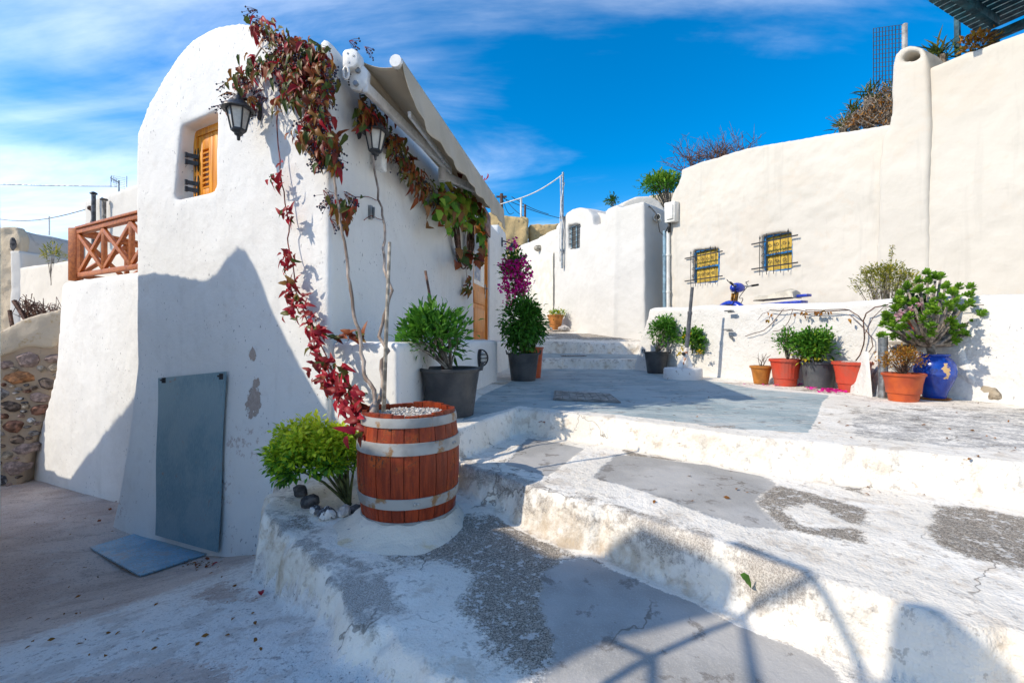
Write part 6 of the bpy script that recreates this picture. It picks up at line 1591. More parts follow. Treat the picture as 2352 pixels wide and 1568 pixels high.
# ---------------------------------------------------------------- cream house fittings
def grille_window(px4, blue_l, nbars, name_l):
    ta, tb, za, zc = rect_uv(CRM, px4); w, h = tb-ta, zc-za
    fr_ = MB(); fwid = 0.042
    for a, b, c, d in ((ta-0.01, ta+fwid, za-0.01, zc+0.01), (tb-fwid, tb+0.01, za-0.01, zc+0.01), (ta+fwid, tb-fwid, zc-fwid, zc+0.01), (ta+fwid, tb-fwid, za-0.01, za+fwid), (ta+fwid, tb-fwid, za+h*0.46, za+h*0.46+0.03)):
        plbox(fr_, CRM, a, b, c, d, blue_l, blue_l-0.04)
    o = fr_.build('window_frame', M_blueframe, cream)
    m = MB(); NX_ = 30; V = []
    for i in range(NX_+1):
        t_ = ta+0.02+(w-0.04)*i/NX_; oo = blue_l-0.055+0.008*math.sin(i*1.9)
        V += [CRM.P(t_, za+0.02, oo), CRM.P(t_, zc-0.02, oo)]
    m.add(V, [(2*i, 2*i+2, 2*i+3, 2*i+1) for i in range(NX_)]); m.build('curtain', M_curtain_y, o, smooth=True)
    m = MB(); plbox(m, CRM, ta+0.01, tb-0.01, za+0.01, zc-0.01, blue_l-0.09, blue_l-0.10); m.build('backing', M_curtain_y, o)
    g_ = MB(); og = 0.05
    for z in (za+h*0.14, za+h*0.80):
        g_ = MB(); g_.bar(CRM.P(ta-0.15, z, og), CRM.P(tb+0.15, z, og), 0.014, 0.022); go = g_.build('grille_rail', M_black, cream)
    for k in range(nbars):
        t_ = ta+0.02+(w-0.04)*k/(nbars-1); m = MB(); top = zc-0.03+0.02*math.sin(k*2)
        m.tube([CRM.P(t_, za-0.04, og), CRM.P(t_, za+h*0.4, og+0.012), CRM.P(t_, top-0.05, og)], 0.006, 6)
        m.lathe([(0.007, 0), (0.017, 0.02), (0.010, 0.04), (0.001, 0.075)], 6, CRM.P(t_, top-0.05, og)); m.build('bar', M_black, go, smooth=40)
    for k in range(nbars-1):
        t_ = ta+0.02+(w-0.04)*(k+0.5)/(nbars-1)
        for zf, sg in ((0.25, 1), (0.68, -1), (0.47, 1 if k % 2 else -1)):
            m = MB(); pts = []
            for i in range(15):
                a = i*0.52; rr_ = 0.038*(1-i/20); pts.append(CRM.P(t_+rr_*math.cos(a)*(1 if k % 2 else -1), za+h*zf+sg*rr_*math.sin(a), og))
            m.tube(pts, 0.0055, 5); m.build('scroll', M_black, go, smooth=True)
grille_window(w1_px, -0.06, 6, 'left'); grille_window(w2_px, -0.09, 5, 'right')
ebx = thing('electric_box', CRM.px(1538, 490), 'white electric box high on the corner of the cream house', 'electric box')
q = [(1525, 466), (1549, 461), (1549, 508), (1526, 512)]
m = MB(); quad_slab(m, CRM, q, 0.17, 0.02); bx_ = m.build('case', M_pvc, ebx, bevel=0.02)
m = MB(); q2 = [(1528, 472), (1544, 468), (1544, 502), (1529, 505)]; quad_slab(m, CRM, q2, 0.205, 0.165); m.build('cover', M_pvc, ebx, bevel=0.02)
for (u, r0, va, mt, lb) in ((1535, 0.040, 532, M_pvc, 'white conduit pipe below the electric box'), (1527, 0.045, 530, M_greyblue, 'grey-blue drain pipe left of the white conduit')):
    m = MB(); tt_, _, _ = PO(CRM, u, 600, 0.06); z0_ = PO(CRM, u, 705, 0.06)[1]; z1_ = PO(CRM, u, va, 0.06)[1]
    m.tube([CRM.P(tt_, z0_-0.3, 0.06), CRM.P(tt_, z1_, 0.06)], r0, 12)
    for z in (z0_+0.35, z0_+1.2): m.tube([CRM.P(tt_, z-0.02, 0.06), CRM.P(tt_, z+0.02, 0.06)], r0+0.012, 12)
    tag(m.build('drain_pipe', mt, smooth=40), lb, 'pipe')
m = MB(); q = PO(CRM, 1537, 520, 0.08)[2]; m.tube([PO(CRM, 1538, 511, 0.09)[2], PO(CRM, 1537, 534, 0.07)[2]], 0.035, 8)
m.tube([PO(CRM, u, v, 0.08)[2] for u, v in ((1537, 515), (1530, 530), (1523, 540), (1515, 532), (1512, 515), (1506, 490), (1496, 478), (1485, 470))], 0.014, 6)
tag(m.build('black_cable', M_cable, smooth=True), 'black cable looping from the electric box over to the white house', 'cable')
m = MB(); q = gp(1510, 11.2); a = Vector((q.x, q.y, CZ+(CY-502)/F*11.2)); dd = Vector((-0.35, -0.9, 0)).normalized()
m.lathe([(0.085, -0.15), (0.085, 0.16), (0.075, 0.16), (0.075, -0.14)], 16, a, dd.to_track_quat('Z', 'Y').to_matrix())
tag(m.build('drain_spout', M_pvc, smooth=40), 'short white pipe spout left of the electric box', 'pipe')

# ---------------------------------------------------------------- scooter behind the low wall
SCL = Plane(LOW.P(0, 0, -0.85).to_2d(), dW); SCL.n = LOW.n.copy()
st = PO(SCL, 1690, 690, 0)[0]
sc_ = thing('scooter', SCL.P(st, 1.55), 'blue motor scooter with cream seat parked behind the low wall', 'scooter')
M_sblue = simple('blue_scooter_paint', (0.012, 0.045, 0.42), 0.25, 0.12, 8, spec=0.6); M_seat = simple('cream_vinyl', (0.60, 0.55, 0.45), 0.5, 0.1, 8); M_rub_ = simple('tyre_rubber', (0.02, 0.02, 0.02), 0.8, 0.2); M_rusty = simple('rusty_fork', (0.34, 0.17, 0.03), 0.6, 0.3, 20)
def S(x, y, z): return SCL.P(st+x, 1.55+z, y)
zh = PO(SCL, 1703, 655, 0)[1]-1.55
m = MB(); m.tube([S(0.16, 0.32, zh+0.02), S(0.10, 0.18, zh-0.01), S(0.06, 0.0, zh), S(0.10, -0.18, zh-0.01), S(0.16, -0.32, zh+0.02)], 0.012, 8)
hb = m.build('handlebar', M_steel, sc_, smooth=True)
for sg in (1, -1):
    m = MB(); m.tube([S(0.12, sg*0.23, zh+0.0), S(0.165, sg*0.34, zh+0.02)], 0.018, 10); m.build('grip', M_rub_, hb, smooth=40)
    m = MB(); m.tube([S(0.07, sg*0.20, zh+0.02), S(0.02, sg*0.22, zh+0.07), S(0.04, sg*0.27, zh+0.09)], 0.007, 6); m.build('brake_lever', M_black, hb)
m = MB(); m.ball((0, 0, 0), 0.11, 12, (0.85, 1.35, 0.75))
for v in m.v: w = S(0.03+v.x, v.y, zh-0.03+v.z-0.25*abs(v.y)*0.2); v.x, v.y, v.z = w
m.build('headset', M_sblue, sc_, smooth=True)
m = MB(); m.ball((0, 0, 0), 0.055, 10, (0.5, 1, 1))
for v in m.v: w = S(-0.06+v.x, v.y, zh-0.05+v.z); v.x, v.y, v.z = w
m.build('headlight', M_lampglass, sc_, smooth=True)
m = MB(); m.tube([S(0.02, 0, zh-0.08), S(-0.04, 0, zh-0.42)], [0.035, 0.04], 10); m.bar(S(-0.03, 0.03, zh-0.12), S(-0.07, 0.03, zh-0.40), 0.05, 0.02); m.build('fork', M_rusty, sc_, smooth=40)
m = MB(); m.tube([S(-0.06, 0.08, zh-0.42), S(-0.12, 0.08, 0.25)], 0.02, 8); m.tube([S(-0.06, -0.08, zh-0.42), S(-0.12, -0.08, 0.25)], 0.02, 8); m.build('fork_leg', M_steel, sc_)
for xx in (-0.12, 1.08):
    m = MB(); Mw = Matrix.Rotation(math.pi/2, 3, 'X')
    m.lathe([(0.15, -0.03), (0.21, -0.045), (0.25, -0.03), (0.262, 0), (0.25, 0.03), (0.21, 0.045), (0.15, 0.03)], 28, (0, 0, 0), Mw)
    for v in m.v: w = S(xx+v.x, v.y, 0.262+v.z); v.x, v.y, v.z = w
    wo_ = m.build('wheel', M_rub_, sc_, smooth=40)
    m = MB(); m.lathe([(0.02, -0.05), (0.05, -0.03), (0.155, -0.025), (0.155, 0.025), (0.05, 0.03), (0.02, 0.05)], 20, (0, 0, 0), Mw)
    for v in m.v: w = S(xx+v.x, v.y, 0.262+v.z); v.x, v.y, v.z = w
    m.build('rim', M_steel, wo_, smooth=40)
def fender(x0, a0, a1, R_, wd, zc_):
    m = MB(); V = []; n = 14
    for i in range(n+1):
        a = a0+(a1-a0)*i/n
        for yy, dr in ((-wd, -0.05), (-wd*0.7, 0), (0, 0.02), (wd*0.7, 0), (wd, -0.05)): V.append(S(x0+(R_+dr)*math.cos(a), yy, zc_+(R_+dr)*math.sin(a)))
    m.add(V, [(i*5+j, i*5+j+1, (i+1)*5+j+1, (i+1)*5+j) for i in range(n) for j in range(4)]); return m
zf = PO(SCL, 1682, 690, 0)[1]-1.55
o = fender(-0.10, 0.3, 2.9, 0.32, 0.08, zf-0.33).build('fender', M_sblue, sc_, smooth=True); sd = o.modifiers.new('t', 'SOLIDIFY'); sd.thickness = 0.006
m = MB(); m.tube([S(-0.02, 0, zh-0.40), S(0.18, 0, 0.55), S(0.30, 0, 0.34), S(0.75, 0, 0.34), S(1.0, 0, 0.6), S(1.25, 0, 0.72)], [0.05, 0.09, 0.11, 0.13, 0.14, 0.09], 12); m.build('body', M_sblue, sc_, smooth=True)
zs = PO(SCL, 1790, 684, 0)[1]-1.55; ts0 = PO(SCL, 1742, 684, 0)[0]-st; ts1 = PO(SCL, 1832, 684, 0)[0]-st
m = MB(); prof = [(0.0, 0.02), (0.04, 0.045), (0.3, 0.04), (0.5, 0.06), (0.85, 0.075), (0.97, 0.06), (1.0, 0.0)]; V = []
for f, hgt in prof:
    for yy, k in ((-0.14, 0.1), (-0.13, 0.8), (0, 1.1), (0.13, 0.8), (0.14, 0.1)): V.append(S(ts0+(ts1-ts0)*f, yy*(0.75+0.25*math.sin(math.pi*min(1, f+0.2))), zs-0.030+hgt*k*1.9))
m.add(V, [(i*5+j, i*5+j+1, (i+1)*5+j+1, (i+1)*5+j) for i in range(len(prof)-1) for j in range(4)]+[(0, 1, 2, 3, 4), tuple(range(len(V)-5, len(V)))]); so_ = m.build('seat', M_seat, sc_, smooth=50)
m = MB(); m.tube([S(ts0+(ts1-ts0)*f, 0.137*(0.75+0.25*math.sin(math.pi*min(1, f+0.2))), zs-0.025+h_*0.15) for f, h_ in prof], 0.006, 5); m.build('piping', M_black, so_)
m = MB(); m.bar(S(ts0+0.1, 0, zs-0.10), S(ts1+0.10, 0, zs-0.09), 0.18, 0.05); m.bar(S(ts1+0.015, 0, zs+0.0), S(ts1+0.17, 0, zs+0.005), 0.12, 0.04); m.build('tail', M_sblue, sc_, bevel=0.01)
m = MB(); m.tube(curvy(S(0.10, 0.15, zh-0.02), S(0.02, 0.06, zh-0.38), 8, 0.05, 3, sag=0.04), 0.006, 5); m.tube(curvy(S(0.10, -0.15, zh-0.02), S(0.04, 0.0, zh-0.38), 8, 0.05, 5, sag=0.05), 0.006, 5); m.build('cables', M_cable, sc_)

# ---------------------------------------------------------------- terrace: parasol base, pots along the low wall
q = on3(1562, 872); q.y += 0.16; q.x += 0.1
pbse = thing('parasol_stand', (q.x, q.y, Z3), 'grey parasol pole in a round whitewashed concrete base', 'parasol stand')
m = MB(); m.lathe([(0.268, 0), (0.272, 0.04), (0.270, 0.15), (0.258, 0.168), (0.05, 0.175), (0.0, 0.175)], 40, (q.x, q.y, Z3-0.01))
t = NT('chipped_white_concrete'); n = t.noise(16, 6, 0.7)
m.build('base', t.fin(t.mix(t.rng(n, 0.72, 0.76), (0.70, 0.675, 0.64), (0.34, 0.26, 0.20)), 0.85, t.bump(n, 0.3, 0.01)), pbse, smooth=40)
lean = Vector((0.065, 0.0, 0.70)).normalized()
b0 = Vector((q.x+0.03, q.y, Z3+0.17)); m = MB(); m.tube([b0, b0+lean*0.29], [0.034, 0.032], 12)
t = NT('rusty_white_tube'); n = t.noise(22, 5, 0.65); m.build('socket', t.fin(t.mix(t.rng(n, 0.56, 0.62), (0.66, 0.63, 0.58), (0.32, 0.12, 0.05)), 0.6), pbse, smooth=40)
M_pole = simple('grey_painted_pole', (0.10, 0.105, 0.115), 0.4, 0.15, 12)
m = MB(); m.tube([b0+lean*0.29, b0+lean*0.80, b0+lean*0.802, b0+lean*1.18], [0.030, 0.030, 0.024, 0.024], 14); m.build('pole', M_pole, pbse, smooth=40)
m = MB(); m.tube([b0+lean*0.80-lean*0.02, b0+lean*0.80+lean*0.02], 0.034, 12); m.build('collar', M_pole, pbse, smooth=40)
m = MB(); kp = b0+lean*0.20+Vector((-0.05, -0.03, 0)); m.ball(kp, 0.026, 8); m.tube([b0+lean*0.20, kp], 0.01, 6); m.build('knob', M_black, pbse, smooth=True)
for kx in (-1, 1):
    m = MB(); m.add([b0+Vector((kx*0.034, 0, 0)), b0+Vector((kx*0.12, 0, 0)), b0+lean*0.2+Vector((kx*0.03, 0, 0)), b0+Vector((kx*0.034, 0.008, 0)), b0+Vector((kx*0.12, 0.008, 0)), b0+lean*0.2+Vector((kx*0.03, 0.008, 0))], [(0, 1, 2), (3, 5, 4), (0, 3, 4, 1), (1, 4, 5, 2), (2, 5, 3, 0)]); m.build('gusset', M_whitemetal, pbse)

def base3(u, v, r): p = on3(u, v); k = 1+r/p.y*0.9; return Vector((p.x*k, p.y*k, Z3+0.004))
p = base3(1508, 858, 0.17); pot('black_plant_pot', p, 0.155, 0.20, 0.36, M_blackpot, 'small black plastic pot left of the parasol pole', handles=(2.6, 5.6))
cc = Vector((p.x, p.y, 0)); c2_ = atD(1530, 766, p.y)
shrub('basil_bush', p+Vector((0, 0, 0.31)), (tuple(c2_), (0.29, 0.24, 0.30)), 'green bush in the small black pot left of the parasol pole', 'shrub', M_green, ncl=60, per=34, cr=0.05, L=0.06, seed=41, nst=18, tint=tint_mid, stem_mat=M_greybark, top_up=0.3)
qq = PO(LOW, 1590, 788, 0.12)[2]
fp = shrub('wallflower', qq-Vector((0, 0, 0.16)), (tuple(qq), (0.19, 0.13, 0.19)), 'yellow-flowering plant growing on the low wall behind the parasol pole', 'plant', M_green_y, ncl=26, per=30, cr=0.05, L=0.06, seed=43, nst=8, wid=0.6, tint=lambda P, c, R, r: r.random(len(P))*0.6)
r_ = np.random.default_rng(44); P_ = np.concatenate([np.array(list(PO(LOW, u, v, 0.25)[2]))+r_.normal(0, 0.018, (24, 3)) for u, v in ((1576, 772), (1582, 768), (1568, 800), (1606, 808), (1562, 812))])
leaf_cloud('blossom', P_, r_.normal(0, 1, P_.shape), 0.035*np.ones(len(P_)), leaf_mat('yellow_petal', [(0.6, 0.42, 0.01), (0.7, 0.52, 0.02)]), fp, 0.8, 0.2, 0.1, None, 45)

p = base3(1748, 883, 0.10); pot('tan_plant_pot', p, 0.085, 0.122, 0.235, M_tan, 'small tan pot with bare twigs, first of the row', rim=0.014, band=0.0 or None)
tw = thing('bare_twigs', p+Vector((0, 0, 0.2)), 'bare dry twigs sprouting from the small tan pot', 'plant'); m = MB()
for k in range(9): m.tube(curvy(p+Vector((rng.gauss(0, .02), rng.gauss(0, .02), 0.2)), p+Vector((rng.gauss(0, .07)+0.03, rng.gauss(0, .05), 0.33+0.12*rng.random())), 5, 0.02, k), [0.006, 0.005, 0.004, 0.004, 0.003, 0.002], 5)
m.build('twigs', M_greybark, tw, smooth=True)
p = base3(1804, 888, 0.13); pot('red_plant_pot', p, 0.12, 0.168, 0.335, M_redpot, 'ribbed red pot between the tan pot and the grey pot', rim=0.016, ribs=26, band=0.27)
pl_ = shrub('potted_sapling', p+Vector((0.03, 0, 0.30)), ((p.x+0.03, p.y, Z3+0.55), (0.17, 0.13, 0.16)), 'sparse sapling with bare top in the ribbed red pot', 'shrub', M_green, ncl=20, per=16, cr=0.04, L=0.05, seed=47, nst=14, stem_mat=M_greybark)
m = MB()
for k in range(5): m.tube(curvy(p+Vector((0.03, 0, 0.30)), p+Vector((0.03+rng.gauss(0, .05), rng.gauss(0, .04), 0.68+0.08*rng.random())), 5, 0.02, 60+k), [0.009, 0.008, 0.006, 0.005, 0.004, 0.002], 5)
m.build('bare_stems', M_greybark, pl_, smooth=True)
p = base3(1880, 893, 0.15); pot('grey_plant_pot', p, 0.148, 0.188, 0.315, M_greypot, 'wide grey plastic pot with green bush in the row', rim=0.014, handles=(0.5, 3.6))
cc = atD(1868, 800, p.y-0.02)
shrub('basil_bush', p+Vector((0, 0, 0.27)), ((cc.x, cc.y, cc.z), (0.27, 0.22, 0.21)), 'green bush with yellowing lower leaves in the grey pot', 'shrub', M_green_y, ncl=64, per=34, cr=0.042, L=0.058, seed=49, nst=20, tint=lambda P, c, R, r: np.clip(np.where(P[:, 2] < c[2]-0.45*R[2], 0.75, 0.25)+r.normal(0, 0.15, len(P)), 0, 1), top_up=0.4)
p = base3(1957, 903, 0.13); pot('red_plant_pot', p, 0.122, 0.175, 0.335, M_redpot, 'red pot filled with gravel, last of the row by the white slab', rim=0.016, ribs=26, band=0.27, soil=False)
RP4 = p.copy()
m = MB(); m.lathe([(0.0, 0.35), (0.09, 0.335), (0.16, 0.30), (0.155, 0.28)], 24, p); m.build('gravel_fill', M_pebble, bpy.data.objects['red_plant_pot.002'] if 'red_plant_pot.002' in bpy.data.objects else None, smooth=True)
# bare vine trained along the low wall
bv = thing('bare_vine', p+Vector((0, 0, 0.3)), 'leafless brown vine trained along the low white wall', 'climbing plant'); m = MB()
def lowpath(pts, o=0.03): return [PO(LOW, u, v, o+0.012*math.sin(i*2.3))[2] for i, (u, v) in enumerate(pts)]
for pts, r0 in (([(1957, 838), (1975, 815), (1984, 790), (1986, 760), (1984, 735), (1990, 720), (2010, 706), (2040, 700)], 0.007), ([(1984, 742), (1972, 725), (1950, 712), (1900, 716), (1860, 716), (1820, 710), (1790, 714), (1768, 712)], 0.006), ([(1950, 712), (1935, 708), (1890, 713), (1850, 712)], 0.005), ([(1800, 710), (1790, 722), (1775, 742), (1755, 758), (1735, 765), (1712, 772)], 0.005), ([(1820, 712), (1815, 730), (1805, 748), (1790, 758), (1775, 760)], 0.004), ([(1768, 714), (1752, 720), (1740, 735)], 0.003), ([(1986, 755), (1970, 738), (1950, 722)], 0.004), ([(1960, 838), (1990, 815), (2005, 795), (2000, 775), (1988, 758)], 0.005), ([(1985, 770), (2005, 730), (2030, 704), (2110, 706), (2190, 704), (2260, 700)], 0.004)):
    m.tube(stem_path(lowpath(pts), 2), r0, 5)
m.build('stems', M_twig, bv, smooth=True)
P_ = np.array([list(PO(LOW, u+vr.gauss(0, 7), v+vr.gauss(2, 3), 0.05)[2]) for u, v in [(1850, 716)]*8+[(1875, 715)]*10+[(1895, 714)]*8+[(1770, 716)]*2+[(1765, 728)]*3+[(1955, 732)]*2+[(1960, 838)]*3])
leaf_cloud('dry_leaves', P_, np.random.default_rng(5).normal(0, 1, P_.shape)+np.array([0, 0, -0.8]), 0.055*np.ones(len(P_)), M_dry, bv, 0.6, 0.4, 0.4, None, 51)
for i, (u, v) in enumerate(((1682, 714), (1679, 757))):
    m = MB(); q = PO(LOW, u, v, 0.0); m.box((0, -0.05, 0), (0.12, 0.06, 0.018), LOW.M(q[0], q[1], 0.02)); m.tube([LOW.P(q[0]+0.03+0.05*math.cos(a), q[1]-0.02, 0.06+0.025*math.sin(a)) for a in np.linspace(0, 6.28, 13)], 0.008, 6)
    tag(m.build('wall_hook', M_steel), ('upper', 'lower')[i]+' steel hook on the low white wall', 'hook')
m = MB(); q = PO(LOW, 1683, 775, 0.0); m.box((0, 0, 0), (0.05, 0.03, 0.03), LOW.M(q[0], q[1], 0.03) @ Matrix.Rotation(0.8, 4, 'Y')); tag(m.build('wall_peg', M_steel), 'small diamond-shaped steel peg under the two wall hooks', 'peg')

# post, slab and stakes
p = base3(2028, 915, 0.03); m = MB(); m.lathe([(0.040, 0), (0.040, 0.61), (0.034, 0.61), (0.034, 0.1)], 20, p)
tag(m.build('steel_post', M_steel, smooth=40), 'galvanised steel tube post standing beside the orange pot', 'post')
m = MB(); a = on3(1962, 905); b = on3(2004, 912)
m.add([a, b, b+Vector((0.07, 0.14, 0.46)), a+Vector((0.14, 0.14, 0.30)), a+Vector((0, 0.06, 0)), b+Vector((0, 0.06, 0)), b+Vector((0.07, 0.20, 0.46)), a+Vector((0.14, 0.20, 0.30))], [(0, 1, 2, 3), (7, 6, 5, 4), (0, 4, 5, 1), (1, 5, 6, 2), (2, 6, 7, 3), (3, 7, 4, 0)])
tag(m.build('white_slab', M_white2, bevel=0.015), 'leaning whitewashed slab beside the last red pot', 'slab')
for i, (u0, v0, u1, v1, lb) in enumerate(((1985, 903, 2016, 842, 'leaning steel angle bar left of the steel post'), (2012, 911, 2030, 850, 'second steel angle bar leaning on the steel post'))):
    a = on3(u0, v0); b = atD(u1, v1, a.y+0.10); m = MB(); m.bar(a, b, 0.03, 0.006); m.bar(a+Vector((0.014, 0.012, 0)), b+Vector((0.014, 0.012, 0)), 0.006, 0.03); tag(m.build('angle_bar', M_steel), lb, 'bar')

# front orange-red pot with rusty plant
p = base3(2075, 925, 0.12); pot('orange_plant_pot', p, 0.112, 0.156, 0.265, M_orangepot, 'orange-red pot with rusty dried plant in front of the blue urn', rim=0.012, ribs=10, band=0.28)
cc = atD(2073, 828, p.y)
shrub('dried_plant', p+Vector((0, 0, 0.22)), ((cc.x, cc.y, cc.z), (0.215, 0.17, 0.145)), 'rust-coloured dried plant in the orange pot', 'plant', M_dry, ncl=90, per=14, cr=0.025, L=0.026, seed=53, stem=0.004, nst=60, wid=0.4, stem_mat=M_twig, outw=0.6, top_up=0.9)
# blue urn
p = Vector(((2146-CX)/F*4.40, 4.40, Z3+0.004))
un = thing('blue_urn', p, 'chipped cobalt blue glazed urn beside the white plinth', 'urn')
pr = [(0.085, 0.0), (0.088, 0.012), (0.10, 0.06), (0.135, 0.14), (0.160, 0.215), (0.163, 0.222), (0.161, 0.232), (0.164, 0.27), (0.155, 0.325), (0.135, 0.365), (0.112, 0.388), (0.105, 0.398), (0.118, 0.408), (0.118, 0.42), (0.104, 0.42), (0.095, 0.40), (0.09, 0.36), (0.0, 0.36)]
m = MB(); m.lathe(pr, 48, p+Vector((0, 0, 0.02))); o = m.build('body', M_blueglaze, un, smooth=50)
V = coords(o.data); ang = np.arctan2(V[:, 1]-p.y, V[:, 0]-p.x); cam_a = math.atan2(-p.y, -p.x)
attr(o.data, 'chip', np.clip(2.0*np.exp(-((ang-(cam_a+0.55))/0.30)**2-((V[:, 2]-p.z-0.30)/0.075)**2)+0.0, 0, 1.6))
m = MB(); m.lathe([(0.10, 0.0), (0.125, 0.018), (0.12, 0.02), (0.09, 0.008), (0.0, 0.008)], 32, p); m.build('saucer', M_terra, un, smooth=40)
# whitewashed plinth
plh = MB(); qa = on3(2195, 924); qb = on3(2290, 925); back_ = Vector((0.30, 0.15, 0))
z_t = Z3+0.525
A_ = [(4.33, 4.60), (4.41, 4.24), (4.88, 4.50), (4.75, 5.0)]; B_ = [(4.30, 4.66), (4.34, 4.40), (4.72, 4.58), (4.65, 5.0)]
plh.prism([Vector((x, y, Z3-0.1)) for x, y in A_], [Vector((x, y, z_t)) for x, y in B_])
A_ = [(3.90, 4.74), (4.20, 4.62), (4.55, 4.70), (4.2, 5.1)]
plh.prism([Vector((x, y, Z3-0.1)) for x, y in A_], [Vector((x+0.02, y+0.02, z_t-0.01)) for x, y in A_])
tag(soft_solid('plinth', plh, (), 0.025, 8, M_white2, None, wob=0.02, seed=60, wsc=2.5), 'lumpy whitewashed plinth against the low wall behind the urn', 'plinth')
m = MB(); zt2 = z_t+0.004
s0 = [Vector((x, y, zt2)) for x, y in ((3.86, 4.68), (4.40, 4.53), (4.50, 4.76), (4.02, 4.96))]
m.prism(s0, [v+Vector((0, 0, 0.035)) for v in s0]); tag(m.build('stone_slab', simple('grey_stone_slab', (0.42, 0.38, 0.32), 0.9, 0.25, 8, bump=0.4), bevel=0.006), 'thin grey stone slab lying on the plinth', 'slab')
ps = atD(2112, 788, 4.70); ps.z = zt2+0.036
pot('red_plant_pot', ps, 0.095, 0.125, 0.24, M_redpot, 'red pot standing on the stone slab behind the succulent')
fl_ = shrub('pink_flower_plant', ps+Vector((0, 0, 0.2)), (tuple(atD(2110, 715, 4.66)), (0.26, 0.16, 0.13)), 'dark green plant with pink flowers in the red pot on the slab', 'plant', M_dark, ncl=40, per=18, cr=0.04, L=0.05, seed=57, nst=16, wid=0.6)
r_ = np.random.default_rng(58); P_ = np.concatenate([np.array(list(atD(u, v, 4.40)))+r_.normal(0, 0.010, (14, 3)) for u, v in ((2113, 697), (2093, 708), (2064, 725), (2072, 718), (2067, 733))])
leaf_cloud('blossom', P_, r_.normal(0, 1, P_.shape), 0.035*np.ones(len(P_)), leaf_mat('pale_pink_petal', [(0.62, 0.30, 0.36), (0.72, 0.52, 0.55)]), fl_, 0.8, 0.2, 0.1, None, 59)
# tree-like succulent in the urn
ae = thing('succulent_tree', p+Vector((0, 0, 0.38)), 'branching succulent tree with green rosettes growing from the blue urn', 'succulent')
ar = random.Random(5); tb0 = p+Vector((-0.03, 0, 0.36)); trunk = p+Vector((-0.03, 0.02, 0.55)); m = MB(); m.tube([tb0, tb0.lerp(trunk, 0.5)+Vector((0.01, 0, 0)), trunk], [0.045, 0.035, 0.038], 10); m.build('trunk', M_greybark, ae, smooth=True)
ros = []
for (u, v, dd) in ((2040, 735, 0), (2052, 755, -.1), (2060, 715, .1), (2078, 755, -.2), (2090, 730, -.25), (2075, 695, .05), (2100, 700, -.1), (2115, 670, 0), (2130, 650, .1), (2148, 645, .1), (2110, 650, .2), (2140, 675, -.1), (2160, 690, -.25), (2175, 705, -.3), (2150, 720, -.35), (2120, 740, -.3), (2095, 775, -.1), (2180, 740, -.2), (2200, 755, -.1), (2215, 770, 0), (2225, 740, 0), (2240, 725, .05), (2245, 708, .1), (2205, 715, -.1), (2190, 680, 0), (2200, 665, .1), (2170, 665, 0), (2225, 758, .05), (2185, 770, -.1), (2140, 770, -.25), (2062, 775, 0), (2050, 740, .15), (2035, 750, .1), (2160, 640, .2), (2190, 700, -.2), (2085, 665, .2), (2070, 680, .2), (2210, 690, .1), (2232, 775, .1)):
    ros.append(atD(u, v, 4.42+dd))
ros0 = list(ros)
for k, c in enumerate(ros0):
    for _ in range(1): ros.append(c+Vector((ar.gauss(0, .045), ar.gauss(0, .05), ar.gauss(0, .035))))
for k, c in enumerate(ros0):
    m = MB(); mid_ = trunk.lerp(c, 0.5)+Vector((0, 0, -0.05)); m.tube([trunk-Vector((0, 0, 0.02)), trunk.lerp(mid_, 0.5)+Vector((0, 0, -0.012)), mid_, c], [0.024, 0.019, 0.015, 0.011], 6); m.build('branch', M_greybark, ae, smooth=True)
PP, DD, LL, TT = [], [], [], []
cenA = np.array(list(atD(2135, 745, 4.42))); r_ = np.random.default_rng(61)
for c in ros:
    ax = np.array(list(c))-cenA; ax = ax/np.linalg.norm(ax)*0.8+np.array([0, -0.15, 0.75]); ax /= np.linalg.norm(ax)
    e1 = np.cross(ax, [0.3, 0.2, 0.9]); e1 /= np.linalg.norm(e1); e2 = np.cross(ax, e1)
    for j in range(26):
        a = j*2.39996; f = j/26; el = 0.15+1.15*f
        d = (e1*math.cos(a)+e2*math.sin(a))*math.cos(el)+ax*math.sin(el)
        PP.append(np.array(list(c))+ax*(0.05*f)+r_.normal(0, 0.004, 3)); DD.append(d); LL.append(0.062*(1-0.45*f)); TT.append(0.15+0.75*f*r_.random()+0.1*r_.random())
M_aeon = leaf_mat('succulent_leaf', [(0.06, 0.15, 0.015), (0.14, 0.30, 0.02), (0.26, 0.44, 0.035), (0.48, 0.56, 0.08)], 0.25, 0.4)
leaf_cloud('rosettes', np.array(PP), np.array(DD), np.array(LL), M_aeon, ae, 0.58, 0.35, -0.25, np.array(TT), 62)
p = on3(2304, 926); p.y += 0.06; rock('boulder', (p.x, p.y, Z3+0.085), (0.075, 0.09, 0.11), simple('tan_boulder', (0.36, 0.30, 0.22), 0.9, 0.3, 9, bump=0.6), 'rounded tan boulder at the foot of the plinth', 'boulder', seed=8, sub=3)
